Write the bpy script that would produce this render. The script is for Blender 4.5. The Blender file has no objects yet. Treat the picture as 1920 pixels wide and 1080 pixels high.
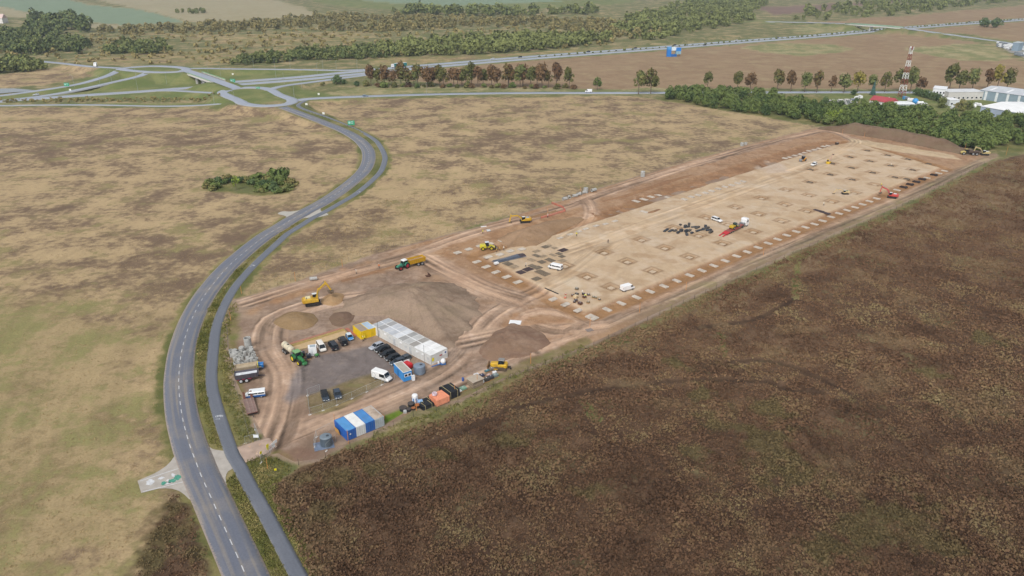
import bpy, math, random
import numpy as np
from mathutils import Vector, Matrix
R = math.radians
rnd = random.Random(7)
rng = np.random.default_rng(7)
S = bpy.context.scene
C = S.collection

# ------------------------------------------------------------------ camera, sky, sun, exposure
F, HC = 1400.0, 103.0                       # focal length in photo pixels, flying height in metres
TH = math.atan(627 / F)
cd = bpy.data.cameras.new('camera')
cd.sensor_width = 36; cd.lens = 36 * F / 1920
cd.clip_start = 0.5; cd.clip_end = 30000
cam = bpy.data.objects.new('camera', cd); C.objects.link(cam)
cam.location = (0, 0, HC); cam.rotation_euler = (R(90) - TH, 0, 0)
S.camera = cam
SUN_EL, SUN_AZ = 48, 200                    # degrees; azimuth clockwise from +Y
w = bpy.data.worlds.new('World'); S.world = w; w.use_nodes = True
nt = w.node_tree; bg = nt.nodes['Background']
sky = nt.nodes.new('ShaderNodeTexSky'); sky.sky_type = 'NISHITA'; sky.sun_disc = False
sky.sun_elevation = R(SUN_EL); sky.sun_rotation = R(SUN_AZ); sky.dust_density = 4.0; sky.altitude = 200
hs = nt.nodes.new('ShaderNodeHueSaturation'); hs.inputs['Saturation'].default_value = 0.22   # overcast: cloud-grey light
nt.links.new(sky.outputs[0], hs.inputs['Color']); nt.links.new(hs.outputs[0], bg.inputs[0])
bg.inputs[1].default_value = 0.13
sl = bpy.data.lights.new('sun', 'SUN'); sl.energy = 1.25; sl.angle = R(20); sl.color = (1, .975, .94)
so = bpy.data.objects.new('sun', sl); C.objects.link(so)
so.rotation_euler = (R(90 - SUN_EL), 0, R(180 - SUN_AZ)) ; so.location = (0, -50, 300)
vs = S.view_settings; vs.view_transform = 'Standard'; vs.look = 'None'; vs.gamma = 1; vs.use_curve_mapping = False
vs.exposure = 0.42

# ------------------------------------------------------------------ helpers
def W(x, y, z=0.0):
    """point of the level z seen at photo pixel x, y (used to survey the place)"""
    a = (x - 960) / F; b = (540 - y) / F; c, s = math.cos(TH), math.sin(TH)
    dx, dy, dz = a, c + b * s, -s + b * c
    t = (z - HC) / dz
    return (dx * t, dy * t)
def WL(pts, z=0.0): return [W(*p[:2], p[2] if len(p) > 2 else z) for p in pts]
def lin(h):
    h = h.lstrip('#'); o = []
    for i in (0, 2, 4):
        v = int(h[i:i + 2], 16) / 255; o.append(v / 12.92 if v <= .04045 else ((v + .055) / 1.055) ** 2.4)
    return tuple(o)
ALB = 0.66                                   # photo colours are brighter than the surfaces' own albedo
def alb(h): return tuple(min(.8, v * ALB) for v in lin(h))

ONES = 'zeroth first second third fourth fifth sixth seventh eighth ninth tenth eleventh twelfth thirteenth fourteenth fifteenth sixteenth seventeenth eighteenth nineteenth'.split()
def nth(k):
    if k < 20: return ONES[k]
    t_ = ('twenty', 'thirty', 'forty', 'fifty')[k // 10 - 2]; return (t_[:-1] + 'ieth') if k % 10 == 0 else t_ + '-' + ONES[k % 10]
TAB = rng.random((256, 256)).astype(np.float32)
def vn(x, y):
    xi = np.floor(x).astype(np.int64); yi = np.floor(y).astype(np.int64)
    fx = (x - xi).astype(np.float32); fy = (y - yi).astype(np.float32)
    fx = fx * fx * (3 - 2 * fx); fy = fy * fy * (3 - 2 * fy)
    a = TAB[yi & 255, xi & 255]; b = TAB[yi & 255, (xi + 1) & 255]; c = TAB[(yi + 1) & 255, xi & 255]; d = TAB[(yi + 1) & 255, (xi + 1) & 255]
    return a + (b - a) * fx + (c - a) * fy + (a - b - c + d) * fx * fy
def fbm(x, y, o=4):
    s = 0; am = .5; t = 0
    for i in range(o):
        s = s + am * vn(x * 2 ** i + 17.3 * i, y * 2 ** i + 9.1 * i); t += am; am *= .5
    return s / t
def sst(a, b, x):
    t = np.clip((x - a) / (b - a), 0, 1); return t * t * (3 - 2 * t)
def sdpoly(P, X, Y):
    """signed distance to a polygon, positive inside"""
    d = np.full(X.shape, 1e9, np.float32); ins = np.zeros(X.shape, bool)
    n = len(P)
    for i in range(n):
        ax, ay = P[i]; bx, by = P[(i + 1) % n]
        ex, ey = bx - ax, by - ay; L = ex * ex + ey * ey + 1e-9
        t = np.clip(((X - ax) * ex + (Y - ay) * ey) / L, 0, 1)
        d = np.minimum(d, (X - ax - t * ex) ** 2 + (Y - ay - t * ey) ** 2)
        if ay != by:
            c = ((ay > Y) != (by > Y)) & (X < (bx - ax) * (Y - ay) / (by - ay) + ax); ins ^= c
    d = np.sqrt(d); return np.where(ins, d, -d)
def sdline(P, X, Y):
    """distance to a polyline, side-signed offset, length along it"""
    d = np.full(X.shape, 1e9, np.float32); off = np.zeros(X.shape, np.float32); al = np.zeros(X.shape, np.float32); acc = 0
    zz = np.zeros(X.shape, np.float32)
    for i in range(len(P) - 1):
        ax, ay = P[i][:2]; bx, by = P[i + 1][:2]
        ex, ey = bx - ax, by - ay; L = math.hypot(ex, ey) + 1e-6
        t = np.clip(((X - ax) * ex + (Y - ay) * ey) / (L * L), 0, 1)
        dd = np.hypot(X - ax - t * ex, Y - ay - t * ey)
        m = dd < d
        d = np.where(m, dd, d); off = np.where(m, (ex * (Y - ay) - ey * (X - ax)) / L, off); al = np.where(m, acc + t * L, al)
        if len(P[i]) > 2: zz = np.where(m, P[i][2] + t * (P[i + 1][2] - P[i][2]), zz)
        acc += L
    return d, off, al, zz
def smooth(P, step=3.0, closed=False):
    """Catmull-Rom through world points (any dimension), resampled"""
    P = [np.array(p, float) for p in P]; n = len(P); out = []
    rngi = range(n) if closed else range(n - 1)
    for i in rngi:
        if closed: a, b, c, d = P[i - 1], P[i], P[(i + 1) % n], P[(i + 2) % n]
        else: a, b, c, d = P[max(i - 1, 0)], P[i], P[i + 1], P[min(i + 2, n - 1)]
        k = max(1, int(np.linalg.norm(c - b) / step))
        for j in range(k):
            t = j / k
            out.append(.5 * ((2 * b) + (c - a) * t + (2 * a - 5 * b + 4 * c - d) * t * t + (3 * b - a - 3 * c + d) * t ** 3))
    if not closed: out.append(P[-1])
    return [tuple(p) for p in out]

def link(o, parent=None):
    C.objects.link(o)
    if parent is not None: o.parent = parent
    return o
def tag(o, label=None, cat=None, group=None, kind=None):
    for k, v in (('label', label), ('category', cat), ('group', group), ('kind', kind)):
        if v: o[k] = v
    return o
def thing(name, label, cat, loc=(0, 0, 0), rz=0, group=None):
    o = bpy.data.objects.new(name, None); o.empty_display_size = .3
    C.objects.link(o); o.location = loc; o.rotation_euler = (0, 0, rz)
    return tag(o, label, cat, group)
def copytree(o, parent=None):
    c = o.copy(); C.objects.link(c)
    if parent is not None: c.parent = parent
    for ch in list(o.children): copytree(ch, c)
    return c
def fast(name, V, Fc, mat=None, parent=None, smoothf=False):
    """mesh from big numpy arrays; Fc is (n,3) or (n,4)"""
    V = np.asarray(V, np.float32); Fc = np.asarray(Fc, np.int32); k = Fc.shape[1]
    m = bpy.data.meshes.new(name); m.vertices.add(len(V)); m.vertices.foreach_set('co', V.ravel())
    m.loops.add(Fc.size); m.loops.foreach_set('vertex_index', Fc.ravel())
    m.polygons.add(len(Fc)); m.polygons.foreach_set('loop_start', np.arange(0, Fc.size, k, dtype=np.int32))
    m.update(calc_edges=True); m.validate()
    if smoothf: m.polygons.foreach_set('use_smooth', np.ones(len(m.polygons), bool))
    if mat: m.materials.append(mat)
    return link(bpy.data.objects.new(name, m), parent)
class MB:
    def __init__(s): s.v = []; s.f = []
    def add(s, V, Fc):
        o = len(s.v); s.v += [tuple(p) for p in V]; s.f += [tuple(i + o for i in f) for f in Fc]; return s
    def box(s, x, y, z, sx, sy, sz, rz=0, tx=1, ty=1, ry=0):
        """box standing on z, optionally tapered at the top"""
        V = [(a * sx / 2 * (tx if k else 1), b * sy / 2 * (ty if k else 1), sz * k) for k in (0, 1) for a, b in ((-1, -1), (1, -1), (1, 1), (-1, 1))]
        if ry: V = [(p[0] * math.cos(ry) + p[2] * math.sin(ry), p[1], -p[0] * math.sin(ry) + p[2] * math.cos(ry)) for p in V]
        c, q = math.cos(rz), math.sin(rz)
        V = [(x + c * p[0] - q * p[1], y + q * p[0] + c * p[1], z + p[2]) for p in V]
        return s.add(V, [(3, 2, 1, 0), (4, 5, 6, 7), (0, 1, 5, 4), (1, 2, 6, 5), (2, 3, 7, 6), (3, 0, 4, 7)])
    def cyl(s, p0, p1, r0, r1=None, n=10, cap=True):
        r1 = r0 if r1 is None else r1; p0, p1 = Vector(p0), Vector(p1); d = (p1 - p0).normalized()
        u = d.orthogonal().normalized(); v = d.cross(u); V = []
        for p, r in ((p0, r0), (p1, r1)):
            V += [p + (u * math.cos(2 * math.pi * i / n) + v * math.sin(2 * math.pi * i / n)) * r for i in range(n)]
        Fc = [(i, (i + 1) % n, n + (i + 1) % n, n + i) for i in range(n)]
        if cap: Fc += [tuple(range(n - 1, -1, -1)), tuple(range(n, 2 * n))]
        return s.add(V, Fc)
    def pipe(s, p0, p1, r, ri, n=14):
        """hollow pipe"""
        p0, p1 = Vector(p0), Vector(p1); d = (p1 - p0).normalized(); u = d.orthogonal().normalized(); v = d.cross(u); V = []
        for p, q in ((p0, r), (p1, r), (p1, ri), (p0, ri)):
            V += [p + (u * math.cos(2 * math.pi * i / n) + v * math.sin(2 * math.pi * i / n)) * q for i in range(n)]
        return s.add(V, [(k * n + i, k * n + (i + 1) % n, ((k + 1) % 4) * n + (i + 1) % n, ((k + 1) % 4) * n + i) for k in range(4) for i in range(n)])
    def bar(s, p0, p1, w, h=None):
        h = h or w; p0, p1 = Vector(p0), Vector(p1); d = (p1 - p0).normalized()
        u = Vector((0, 0, 1)).cross(d); u = u.normalized() if u.length > .01 else Vector((1, 0, 0)); v = d.cross(u)
        V = [p + u * a * w / 2 + v * b * h / 2 for p in (p0, p1) for a, b in ((-1, -1), (1, -1), (1, 1), (-1, 1))]
        return s.add(V, [(3, 2, 1, 0), (4, 5, 6, 7), (0, 1, 5, 4), (1, 2, 6, 5), (2, 3, 7, 6), (3, 0, 4, 7)])
    def loft(s, secs, ch=.12):
        """body along x: sections (x, z0, z1, half width) with chamfered corners"""
        V = []
        for x, z0, z1, hw in secs:
            c = min(ch, (z1 - z0) * .4, hw * .4)
            V += [(x, -hw + c, z0), (x, hw - c, z0), (x, hw, z0 + c), (x, hw, z1 - c), (x, hw - c, z1), (x, -hw + c, z1), (x, -hw, z1 - c), (x, -hw, z0 + c)]
        n = len(secs); Fc = [(k * 8 + i, (k + 1) * 8 + i, (k + 1) * 8 + (i + 1) % 8, k * 8 + (i + 1) % 8) for k in range(n - 1) for i in range(8)]
        Fc += [tuple(range(8)), tuple(range((n - 1) * 8 + 7, (n - 1) * 8 - 1, -1))]
        return s.add(V, Fc)
    def frustum(s, x0, x1, z0, hw0, x2, x3, z1, hw1):
        V = [(x0, -hw0, z0), (x1, -hw0, z0), (x1, hw0, z0), (x0, hw0, z0), (x2, -hw1, z1), (x3, -hw1, z1), (x3, hw1, z1), (x2, hw1, z1)]
        return s.add(V, [(3, 2, 1, 0), (4, 5, 6, 7), (0, 1, 5, 4), (1, 2, 6, 5), (2, 3, 7, 6), (3, 0, 4, 7)])
    def prism(s, prof, y0, y1):
        n = len(prof); V = [(x, y0, z) for x, z in prof] + [(x, y1, z) for x, z in prof]
        return s.add(V, [(i, (i + 1) % n, n + (i + 1) % n, n + i) for i in range(n)] + [tuple(range(n - 1, -1, -1)), tuple(range(n, 2 * n))])
    def ball(s, c, rx, ry, rz, n=10, m=6, z0=-1):
        V = []; Fc = []
        for j in range(m + 1):
            a = math.asin(z0) + (math.pi / 2 - math.asin(z0)) * j / m
            V += [(c[0] + rx * math.cos(a) * math.cos(2 * math.pi * i / n), c[1] + ry * math.cos(a) * math.sin(2 * math.pi * i / n), c[2] + rz * math.sin(a)) for i in range(n)]
        Fc = [(j * n + i, j * n + (i + 1) % n, (j + 1) * n + (i + 1) % n, (j + 1) * n + i) for j in range(m) for i in range(n)]
        return s.add(V, Fc)
    def mesh(s, name, mat, sm=False):
        m = bpy.data.meshes.new(name); m.from_pydata(s.v, [], s.f); m.update()
        if mat: m.materials.append(mat)
        if sm:
            for p in m.polygons: p.use_smooth = True
        return m
    def build(s, name, mat, parent=None, loc=None, rz=None, sm=False):
        o = link(bpy.data.objects.new(name, s.mesh(name, mat, sm)), parent)
        if loc is not None: o.location = loc
        if rz is not None: o.rotation_euler = (0, 0, rz)
        return o

# ------------------------------------------------------------------ materials
_m = {}
def pm(h, rough=.6, var=.18, sc=1.5, metal=0.0, dirt=0.0, raw=False, bump=0.0):
    """painted / plain surface: noise in colour and gloss, optional dirt"""
    k = (h, rough, var, sc, metal, dirt, bump)
    if k in _m: return _m[k]
    m = bpy.data.materials.new('surface_' + h.strip('#')); m.use_nodes = True; n = m.node_tree.nodes; L = m.node_tree.links
    b = n['Principled BSDF']; b.inputs['Metallic'].default_value = metal
    col = lin(h) if raw else tuple(min(.82, v * .80) for v in lin(h))
    tc = n.new('ShaderNodeTexCoord'); nz = n.new('ShaderNodeTexNoise'); nz.inputs['Scale'].default_value = sc; nz.inputs['Detail'].default_value = 6
    oi = n.new('ShaderNodeObjectInfo'); va = n.new('ShaderNodeVectorMath'); va.operation = 'ADD'
    L.new(tc.outputs['Object'], va.inputs[0]); L.new(oi.outputs['Location'], va.inputs[1]); L.new(va.outputs[0], nz.inputs['Vector'])
    mr = n.new('ShaderNodeMapRange'); mr.inputs[1].default_value = .3; mr.inputs[2].default_value = .7; mr.inputs[3].default_value = 1 - var; mr.inputs[4].default_value = 1 + var * .6
    L.new(nz.outputs['Fac'], mr.inputs[0])
    mx = n.new('ShaderNodeMix'); mx.data_type = 'RGBA'; mx.blend_type = 'MULTIPLY'; mx.inputs[0].default_value = 1
    mx.inputs[6].default_value = (*col, 1); L.new(mr.outputs[0], mx.inputs[7]); out = mx.outputs[2]
    if dirt:
        n2 = n.new('ShaderNodeTexNoise'); n2.inputs['Scale'].default_value = sc * .7; n2.inputs['Detail'].default_value = 8; n2.inputs['Roughness'].default_value = .7
        L.new(va.outputs[0], n2.inputs['Vector'])
        m2 = n.new('ShaderNodeMapRange'); m2.inputs[1].default_value = .5; m2.inputs[2].default_value = .68; m2.inputs[4].default_value = dirt; L.new(n2.outputs['Fac'], m2.inputs[0])
        d = n.new('ShaderNodeMix'); d.data_type = 'RGBA'; L.new(m2.outputs[0], d.inputs[0]); L.new(out, d.inputs[6]); d.inputs[7].default_value = (.19, .14, .10, 1); out = d.outputs[2]
    L.new(out, b.inputs['Base Color'])
    r = n.new('ShaderNodeMapRange'); r.inputs[3].default_value = rough * .8; r.inputs[4].default_value = min(1, rough * 1.2); L.new(nz.outputs['Fac'], r.inputs[0]); L.new(r.outputs[0], b.inputs['Roughness'])
    if bump:
        bp = n.new('ShaderNodeBump'); bp.inputs['Strength'].default_value = bump; bp.inputs['Distance'].default_value = .05; L.new(nz.outputs['Fac'], bp.inputs['Height']); L.new(bp.outputs[0], b.inputs['Normal'])
    _m[k] = m; return m
def ground_mat(name, s1, s2, s3, bump, rough=.95, aniso=None):
    """earth and grass: two tones in blotches, a third in patches, fine mottle; tones come from the attributes colA, colB, colC, prm"""
    m = bpy.data.materials.new(name); m.use_nodes = True; n = m.node_tree.nodes; L = m.node_tree.links; b = n['Principled BSDF']
    b.inputs['Roughness'].default_value = rough; b.inputs['Specular IOR Level'].default_value = .15
    g = n.new('ShaderNodeNewGeometry')
    def noise(sc, det, ro=.6, off=0):
        mp = n.new('ShaderNodeMapping'); mp.inputs['Location'].default_value = (off, off * .7, 0); mp.inputs['Scale'].default_value = (sc, sc, sc)
        L.new(g.outputs['Position'], mp.inputs[0]); t = n.new('ShaderNodeTexNoise'); t.inputs['Scale'].default_value = 1; t.inputs['Detail'].default_value = det; t.inputs['Roughness'].default_value = ro
        L.new(mp.outputs[0], t.inputs['Vector']); return t.outputs['Fac']
    def mth(op, a, b_, clamp=False):
        q = n.new('ShaderNodeMath'); q.operation = op; q.use_clamp = clamp
        for i, v in enumerate((a, b_)):
            if isinstance(v, (int, float)): q.inputs[i].default_value = v
            else: L.new(v, q.inputs[i])
        return q.outputs[0]
    def att(nm):
        a = n.new('ShaderNodeAttribute'); a.attribute_name = nm; return a
    pr = att('prm'); sp = n.new('ShaderNodeSeparateColor'); L.new(pr.outputs['Color'], sp.inputs[0])
    n0 = noise(s1 * .2, 3, .55, 210); n1 = noise(s1, 7, .62); n2 = noise(s2, 5, .6, 31); n3 = noise(s3, 5, .7, 77); n4 = noise(s1 * .8, 5, .6, 500)
    mixn = mth('ADD', mth('ADD', mth('MULTIPLY', n1, .44), mth('MULTIPLY', n2, .34)), mth('MULTIPLY', n0, .22))
    thr = mth('SUBTRACT', .78, mth('MULTIPLY', sp.outputs[0], .56))          # prm.r is the share of the second tone
    bl = n.new('ShaderNodeMapRange'); bl.interpolation_type = 'SMOOTHSTEP'; L.new(mixn, bl.inputs[0]); L.new(mth('SUBTRACT', thr, .07), bl.inputs[1]); L.new(mth('ADD', thr, .07), bl.inputs[2])
    a, b2, c2 = att('colA'), att('colB'), att('colC')
    x1 = n.new('ShaderNodeMix'); x1.data_type = 'RGBA'; L.new(bl.outputs[0], x1.inputs[0]); L.new(a.outputs['Color'], x1.inputs[6]); L.new(b2.outputs['Color'], x1.inputs[7])
    gm = n.new('ShaderNodeMapRange'); gm.interpolation_type = 'SMOOTHSTEP'; L.new(mth('ADD', mth('MULTIPLY', n4, .7), mth('MULTIPLY', n2, .3)), gm.inputs[0])
    t2 = mth('SUBTRACT', .74, mth('MULTIPLY', sp.outputs[2], .48)); L.new(mth('SUBTRACT', t2, .07), gm.inputs[1]); L.new(mth('ADD', t2, .07), gm.inputs[2])
    x2 = n.new('ShaderNodeMix'); x2.data_type = 'RGBA'; L.new(gm.outputs[0], x2.inputs[0]); L.new(x1.outputs[2], x2.inputs[6]); L.new(c2.outputs['Color'], x2.inputs[7])
    fine = mth('ADD', 1.0, mth('MULTIPLY', mth('SUBTRACT', mth('ADD', mth('MULTIPLY', n3, .6), mth('MULTIPLY', n2, .4)), .5), mth('MULTIPLY', sp.outputs[1], 4.0)))
    fine = mth('MAXIMUM', fine, .25)
    x3 = n.new('ShaderNodeMix'); x3.data_type = 'RGBA'; x3.blend_type = 'MULTIPLY'; x3.inputs[0].default_value = 1; L.new(x2.outputs[2], x3.inputs[6]); L.new(fine, x3.inputs[7])
    L.new(x3.outputs[2], b.inputs['Base Color'])
    bp = n.new('ShaderNodeBump'); bp.inputs['Strength'].default_value = bump; bp.inputs['Distance'].default_value = .35
    L.new(mth('ADD', n2, mth('MULTIPLY', n3, .5)), bp.inputs['Height']); L.new(bp.outputs[0], b.inputs['Normal'])
    return m
def set_attr(o, **kw):
    for k, v in kw.items():
        a = o.data.attributes.new(k, 'FLOAT_COLOR', 'POINT'); v4 = np.ones((len(v), 4), np.float32); v4[:, :v.shape[1]] = v; a.data.foreach_set('color', v4.ravel())
def asphalt(name, h, h2, edge, stripes=.35):
    m = bpy.data.materials.new(name); m.use_nodes = True; n = m.node_tree.nodes; L = m.node_tree.links; b = n['Principled BSDF']; b.inputs['Roughness'].default_value = .48
    b.inputs['Specular IOR Level'].default_value = .6
    uv = n.new('ShaderNodeUVMap'); uv.uv_map = 'lane'
    def noise(vec, sc, det=5):
        mp = n.new('ShaderNodeMapping'); mp.inputs['Scale'].default_value = sc; L.new(vec, mp.inputs[0]); t = n.new('ShaderNodeTexNoise'); t.inputs['Scale'].default_value = 1; t.inputs['Detail'].default_value = det
        L.new(mp.outputs[0], t.inputs['Vector']); return t.outputs['Fac']
    def mr(v, a, b_, c=0, d=1):
        q = n.new('ShaderNodeMapRange'); q.interpolation_type = 'SMOOTHSTEP'; L.new(v, q.inputs[0]); q.inputs[1].default_value = a; q.inputs[2].default_value = b_; q.inputs[3].default_value = c; q.inputs[4].default_value = d; return q.outputs[0]
    g = n.new('ShaderNodeNewGeometry')
    st = noise(uv.outputs[0], (7, .02, 1)); bl = noise(g.outputs['Position'], (.12, .12, .12)); gr = noise(g.outputs['Position'], (2.5, 2.5, 2.5), 6)
    mx = n.new('ShaderNodeMix'); mx.data_type = 'RGBA'; mx.inputs[6].default_value = (*alb(h), 1); mx.inputs[7].default_value = (*alb(h2), 1)
    ad = n.new('ShaderNodeMath'); ad.operation = 'ADD'; ad.use_clamp = True; L.new(mr(st, .47, .62, 0, stripes), ad.inputs[0]); L.new(mr(bl, .5, .66, 0, .45), ad.inputs[1]); L.new(ad.outputs[0], mx.inputs[0])
    # dusty margins (u near 0 and 1)
    sx = n.new('ShaderNodeSeparateXYZ'); L.new(uv.outputs[0], sx.inputs[0])
    ab = n.new('ShaderNodeMath'); ab.operation = 'SUBTRACT'; L.new(sx.outputs[0], ab.inputs[0]); ab.inputs[1].default_value = .5
    ab2 = n.new('ShaderNodeMath'); ab2.operation = 'ABSOLUTE'; L.new(ab.outputs[0], ab2.inputs[0])
    ab3 = n.new('ShaderNodeMath'); ab3.operation = 'ADD'; L.new(ab2.outputs[0], ab3.inputs[0]); L.new(mr(gr, .2, .8, -.03, .03), ab3.inputs[1])
    m2 = n.new('ShaderNodeMix'); m2.data_type = 'RGBA'; L.new(mr(ab3.outputs[0], .435, .49, 0, .85), m2.inputs[0]); L.new(mx.outputs[2], m2.inputs[6]); m2.inputs[7].default_value = (*alb(edge), 1)
    m3 = n.new('ShaderNodeMix'); m3.data_type = 'RGBA'; m3.blend_type = 'MULTIPLY'; m3.inputs[0].default_value = 1; L.new(m2.outputs[2], m3.inputs[6]); L.new(mr(gr, .25, .75, .9, 1.08), m3.inputs[7])
    L.new(m3.outputs[2], b.inputs['Base Color'])
    return m
def leaf_mat(name, cols, trans=.0):
    m = bpy.data.materials.new(name); m.use_nodes = True; n = m.node_tree.nodes; L = m.node_tree.links; b = n['Principled BSDF']; b.inputs['Roughness'].default_value = .8; b.inputs['Specular IOR Level'].default_value = .2
    g = n.new('ShaderNodeNewGeometry'); oi = n.new('ShaderNodeObjectInfo')
    def noise(sc, det):
        t = n.new('ShaderNodeTexNoise'); t.inputs['Scale'].default_value = sc; t.inputs['Detail'].default_value = det; L.new(g.outputs['Position'], t.inputs['Vector']); return t.outputs['Fac']
    a = noise(.09, 2); c = noise(.75, 3)
    s = n.new('ShaderNodeMath'); s.operation = 'MULTIPLY_ADD'; L.new(a, s.inputs[0]); s.inputs[1].default_value = .9; s.inputs[2].default_value = -.2
    s2 = n.new('ShaderNodeMath'); s2.operation = 'MULTIPLY_ADD'; L.new(c, s2.inputs[0]); s2.inputs[1].default_value = .6; L.new(s.outputs[0], s2.inputs[2])
    s3 = n.new('ShaderNodeMath'); s3.operation = 'MULTIPLY_ADD'; L.new(oi.outputs['Random'], s3.inputs[0]); s3.inputs[1].default_value = .5; L.new(s2.outputs[0], s3.inputs[2])
    s4 = n.new('ShaderNodeMath'); s4.operation = 'MULTIPLY_ADD'; L.new(g.outputs['Random Per Island'], s4.inputs[0]); s4.inputs[1].default_value = .35; L.new(s3.outputs[0], s4.inputs[2])
    r = n.new('ShaderNodeValToRGB'); L.new(s4.outputs[0], r.inputs[0])
    e = r.color_ramp.elements; k = len(cols)
    while len(e) < k: e.new(.5)
    for i, h in enumerate(cols): e[i].position = .28 + .75 * i / (k - 1); e[i].color = (*lin(h), 1)
    L.new(r.outputs[0], b.inputs['Base Color']); return m
GLASS = pm('#1c242b', .12, .1, 1); TYRE = pm('#1b1a19', .85, .2, 4, dirt=.5); RIM = pm('#9a9b9c', .4, .15, 5); DARK = pm('#222224', .6, .2, 3, dirt=.3)
STEEL = pm('#8d9094', .45, .2, 2, .3, dirt=.2); WHITE = pm('#f4f5f6', .35, .05, 1); CONC = pm('#dedbd6', .9, .12, 1.2, dirt=.12); REDL = pm('#8c1512', .3, .1); LAMP = pm('#e8ecee', .15, .05); WOOD = pm('#b58a58', .8, .3, 3); PLATE = pm('#e9e6d8', .5, .05)
# ------------------------------------------------------------------ the lie of the land
def road(pts, z=0.0, closed=False, step=3.0):
    P = []
    for p in pts:
        zz = p[2] if len(p) > 2 else z
        P.append((*W(p[0], p[1], zz), zz))
    return smooth(P, step, closed)
RB = 4.0; BR = 6.5
MAIN = road([(505, 1180), (482, 1128), (460, 1077), (445.3, 1043.6), (430, 1009.5), (415.4, 977), (401.8, 946.7), (388.7, 917.6), (376.6, 891), (366.8, 864.6), (357, 839), (350, 814.8), (343.7, 791),
    (339.7, 769), (337, 747.5), (335.6, 726.7), (335.3, 706.7), (337, 687.5), (339, 669), (342.5, 651), (347, 634), (352.5, 617), (358.6, 601), (365.8, 586), (373.6, 571), (382, 557), (391, 544), (401.4, 531),
    (411.7, 518), (422, 506.7), (433.6, 494.7), (445.8, 484), (457.7, 473.8), (470.2, 463.3), (483, 453.3), (496, 443.5), (510, 434.6), (523.8, 426.5), (537, 418), (550, 410), (564.6, 402.3), (577, 395), (590, 388.3),
    (605, 380), (631.7, 363), (663, 339), (681.7, 321), (690, 305), (691.5, 290), (687, 277), (672, 261.6), (647.8, 247, .3), (617, 234, 1), (584, 221, 2.2), (551.6, 209, 3.3), (530, 201, RB)], step=2.5)
PATH = road([(640, 1225), (600, 1150), (560, 1080), (539, 1041.5), (515.6, 997), (492, 952.6), (468, 911), (450, 875.6), (437, 855), (425, 822), (415, 792.6), (407, 766), (398, 730), (396.5, 705), (398, 680), (400, 657.8), (403.6, 624),
    (412, 594), (424.4, 566), (441, 538), (457.8, 517.5), (474.4, 499.4), (494, 480), (519, 457), (540, 438), (565, 422.7), (586, 409), (606.7, 398.8), (636, 382), (665, 365), (686, 348.8), (702.5, 334), (715, 319.6), (721, 303), (721.5, 293),
    (716, 279.7), (705, 264.4), (688, 253), (671.7, 245), (653.6, 236.7, .3), (630, 227, 1), (605, 217, 2), (584, 210, 2.8), (566, 203, 3.5), (559, 197.5, RB), (566, 192, RB), (576, 187.5, RB)], step=2.5)
EAST = road([(545, 190, RB), (575, 186, RB), (620, 183.5, 3), (684, 181, 1.5), (780, 178), (900, 175.5), (1000, 174.5), (1190, 174.5), (1460, 173.5), (1700, 173.5), (1960, 176), (2300, 182)], step=8)
MWAY = road([(-250, 208), (-100, 196.5), (0, 187.5), (100, 180), (190, 174), (260, 169.5), (352, 162.5), (440, 156.5), (560, 147.5), (640, 139.5), (740, 130), (860, 119.5), (1000, 108), (1200, 93), (1400, 77.5), (1540, 67), (1640, 57.5), (1720, 51), (1820, 43.5), (1960, 34), (2200, 18)], step=10)
LOOPE = road([(440, 166.5), (475, 164.5), (503, 167.5), (522, 178), (548, 188), (537, 196), (495, 199), (460, 195.5), (446, 188), (428, 181), (418, 173)], RB, True, 3)
LOOPW = road([(228, 129.5), (255, 126), (290, 124.3), (330, 126), (350, 130), (337, 134.5), (300, 136), (255, 133.5)], BR, True, 4)
BRID = road([(344, 131.5, BR), (365, 138, BR), (400, 150, BR), (432, 161.5, 5.5), (445, 167, RB)], step=4)
RAMPN = road([(350, 129, BR), (380, 128.5, 6), (440, 129.5, 4), (560, 130.8, 1.2), (650, 132, 0), (735, 127.5, 0)], step=8)
RAMPS = road([(503, 169.5, RB), (520, 164, RB), (545, 159.5, 2.5), (600, 152.3, 1), (680, 141.8, 0), (745, 133, 0)], step=6)
RAMPW = road([(226, 130, BR), (203, 142, 5), (150, 157.5, 3), (80, 169, 1), (0, 180, 0), (-150, 197, 0)], step=8)
RAMPV = road([(278, 136, BR), (262, 143, 5.5), (203, 156.5, 3.5), (135, 171, 1), (75, 181, 0), (0, 189.5, 0)], step=8)
SLIP = road([(420, 176, RB), (400, 174.5, 3.2), (372, 173, 2), (330, 170.5, .8), (280, 170, 0)], step=6)
FOOT = road([(452, 189.5, RB), (425, 193.5, 2.5), (380, 197.5, 1), (300, 199.5, 0), (160, 197, 0), (0, 198.5, 0), (-150, 203, 0)], step=6)
LANE = road([(226, 128, BR), (170, 125, 4), (120, 119.5, 2), (62, 113.5, 0), (20, 107, 0)], step=8)
OVER = road([(1400, 40.5, 0), (1480, 41.5, 2), (1560, 43.5, 5), (1610, 46.5, 7), (1690, 52.5, 7), (1760, 62, 4), (1858, 76, 0), (1905, 84, 0), (2100, 130, 0)], step=10)
ramped = [(LOOPE + LOOPE[:1], 8), (LOOPW + LOOPW[:1], 8), (BRID, 9), (MAIN[-60:], 8), (PATH[-60:], 5), (EAST[:26], 7), (RAMPN, 6), (RAMPS, 6), (RAMPW, 6), (RAMPV, 6), (SLIP, 6), (FOOT, 4), (LANE, 6), (OVER, 8)]
islE = WL([(425, 174), (462, 168), (500, 171), (515, 180), (536, 188), (530, 193), (495, 196), (462, 190), (448, 183)], RB)
islW = WL([(236, 130), (290, 126), (340, 130), (300, 134.5)], BR)
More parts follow.
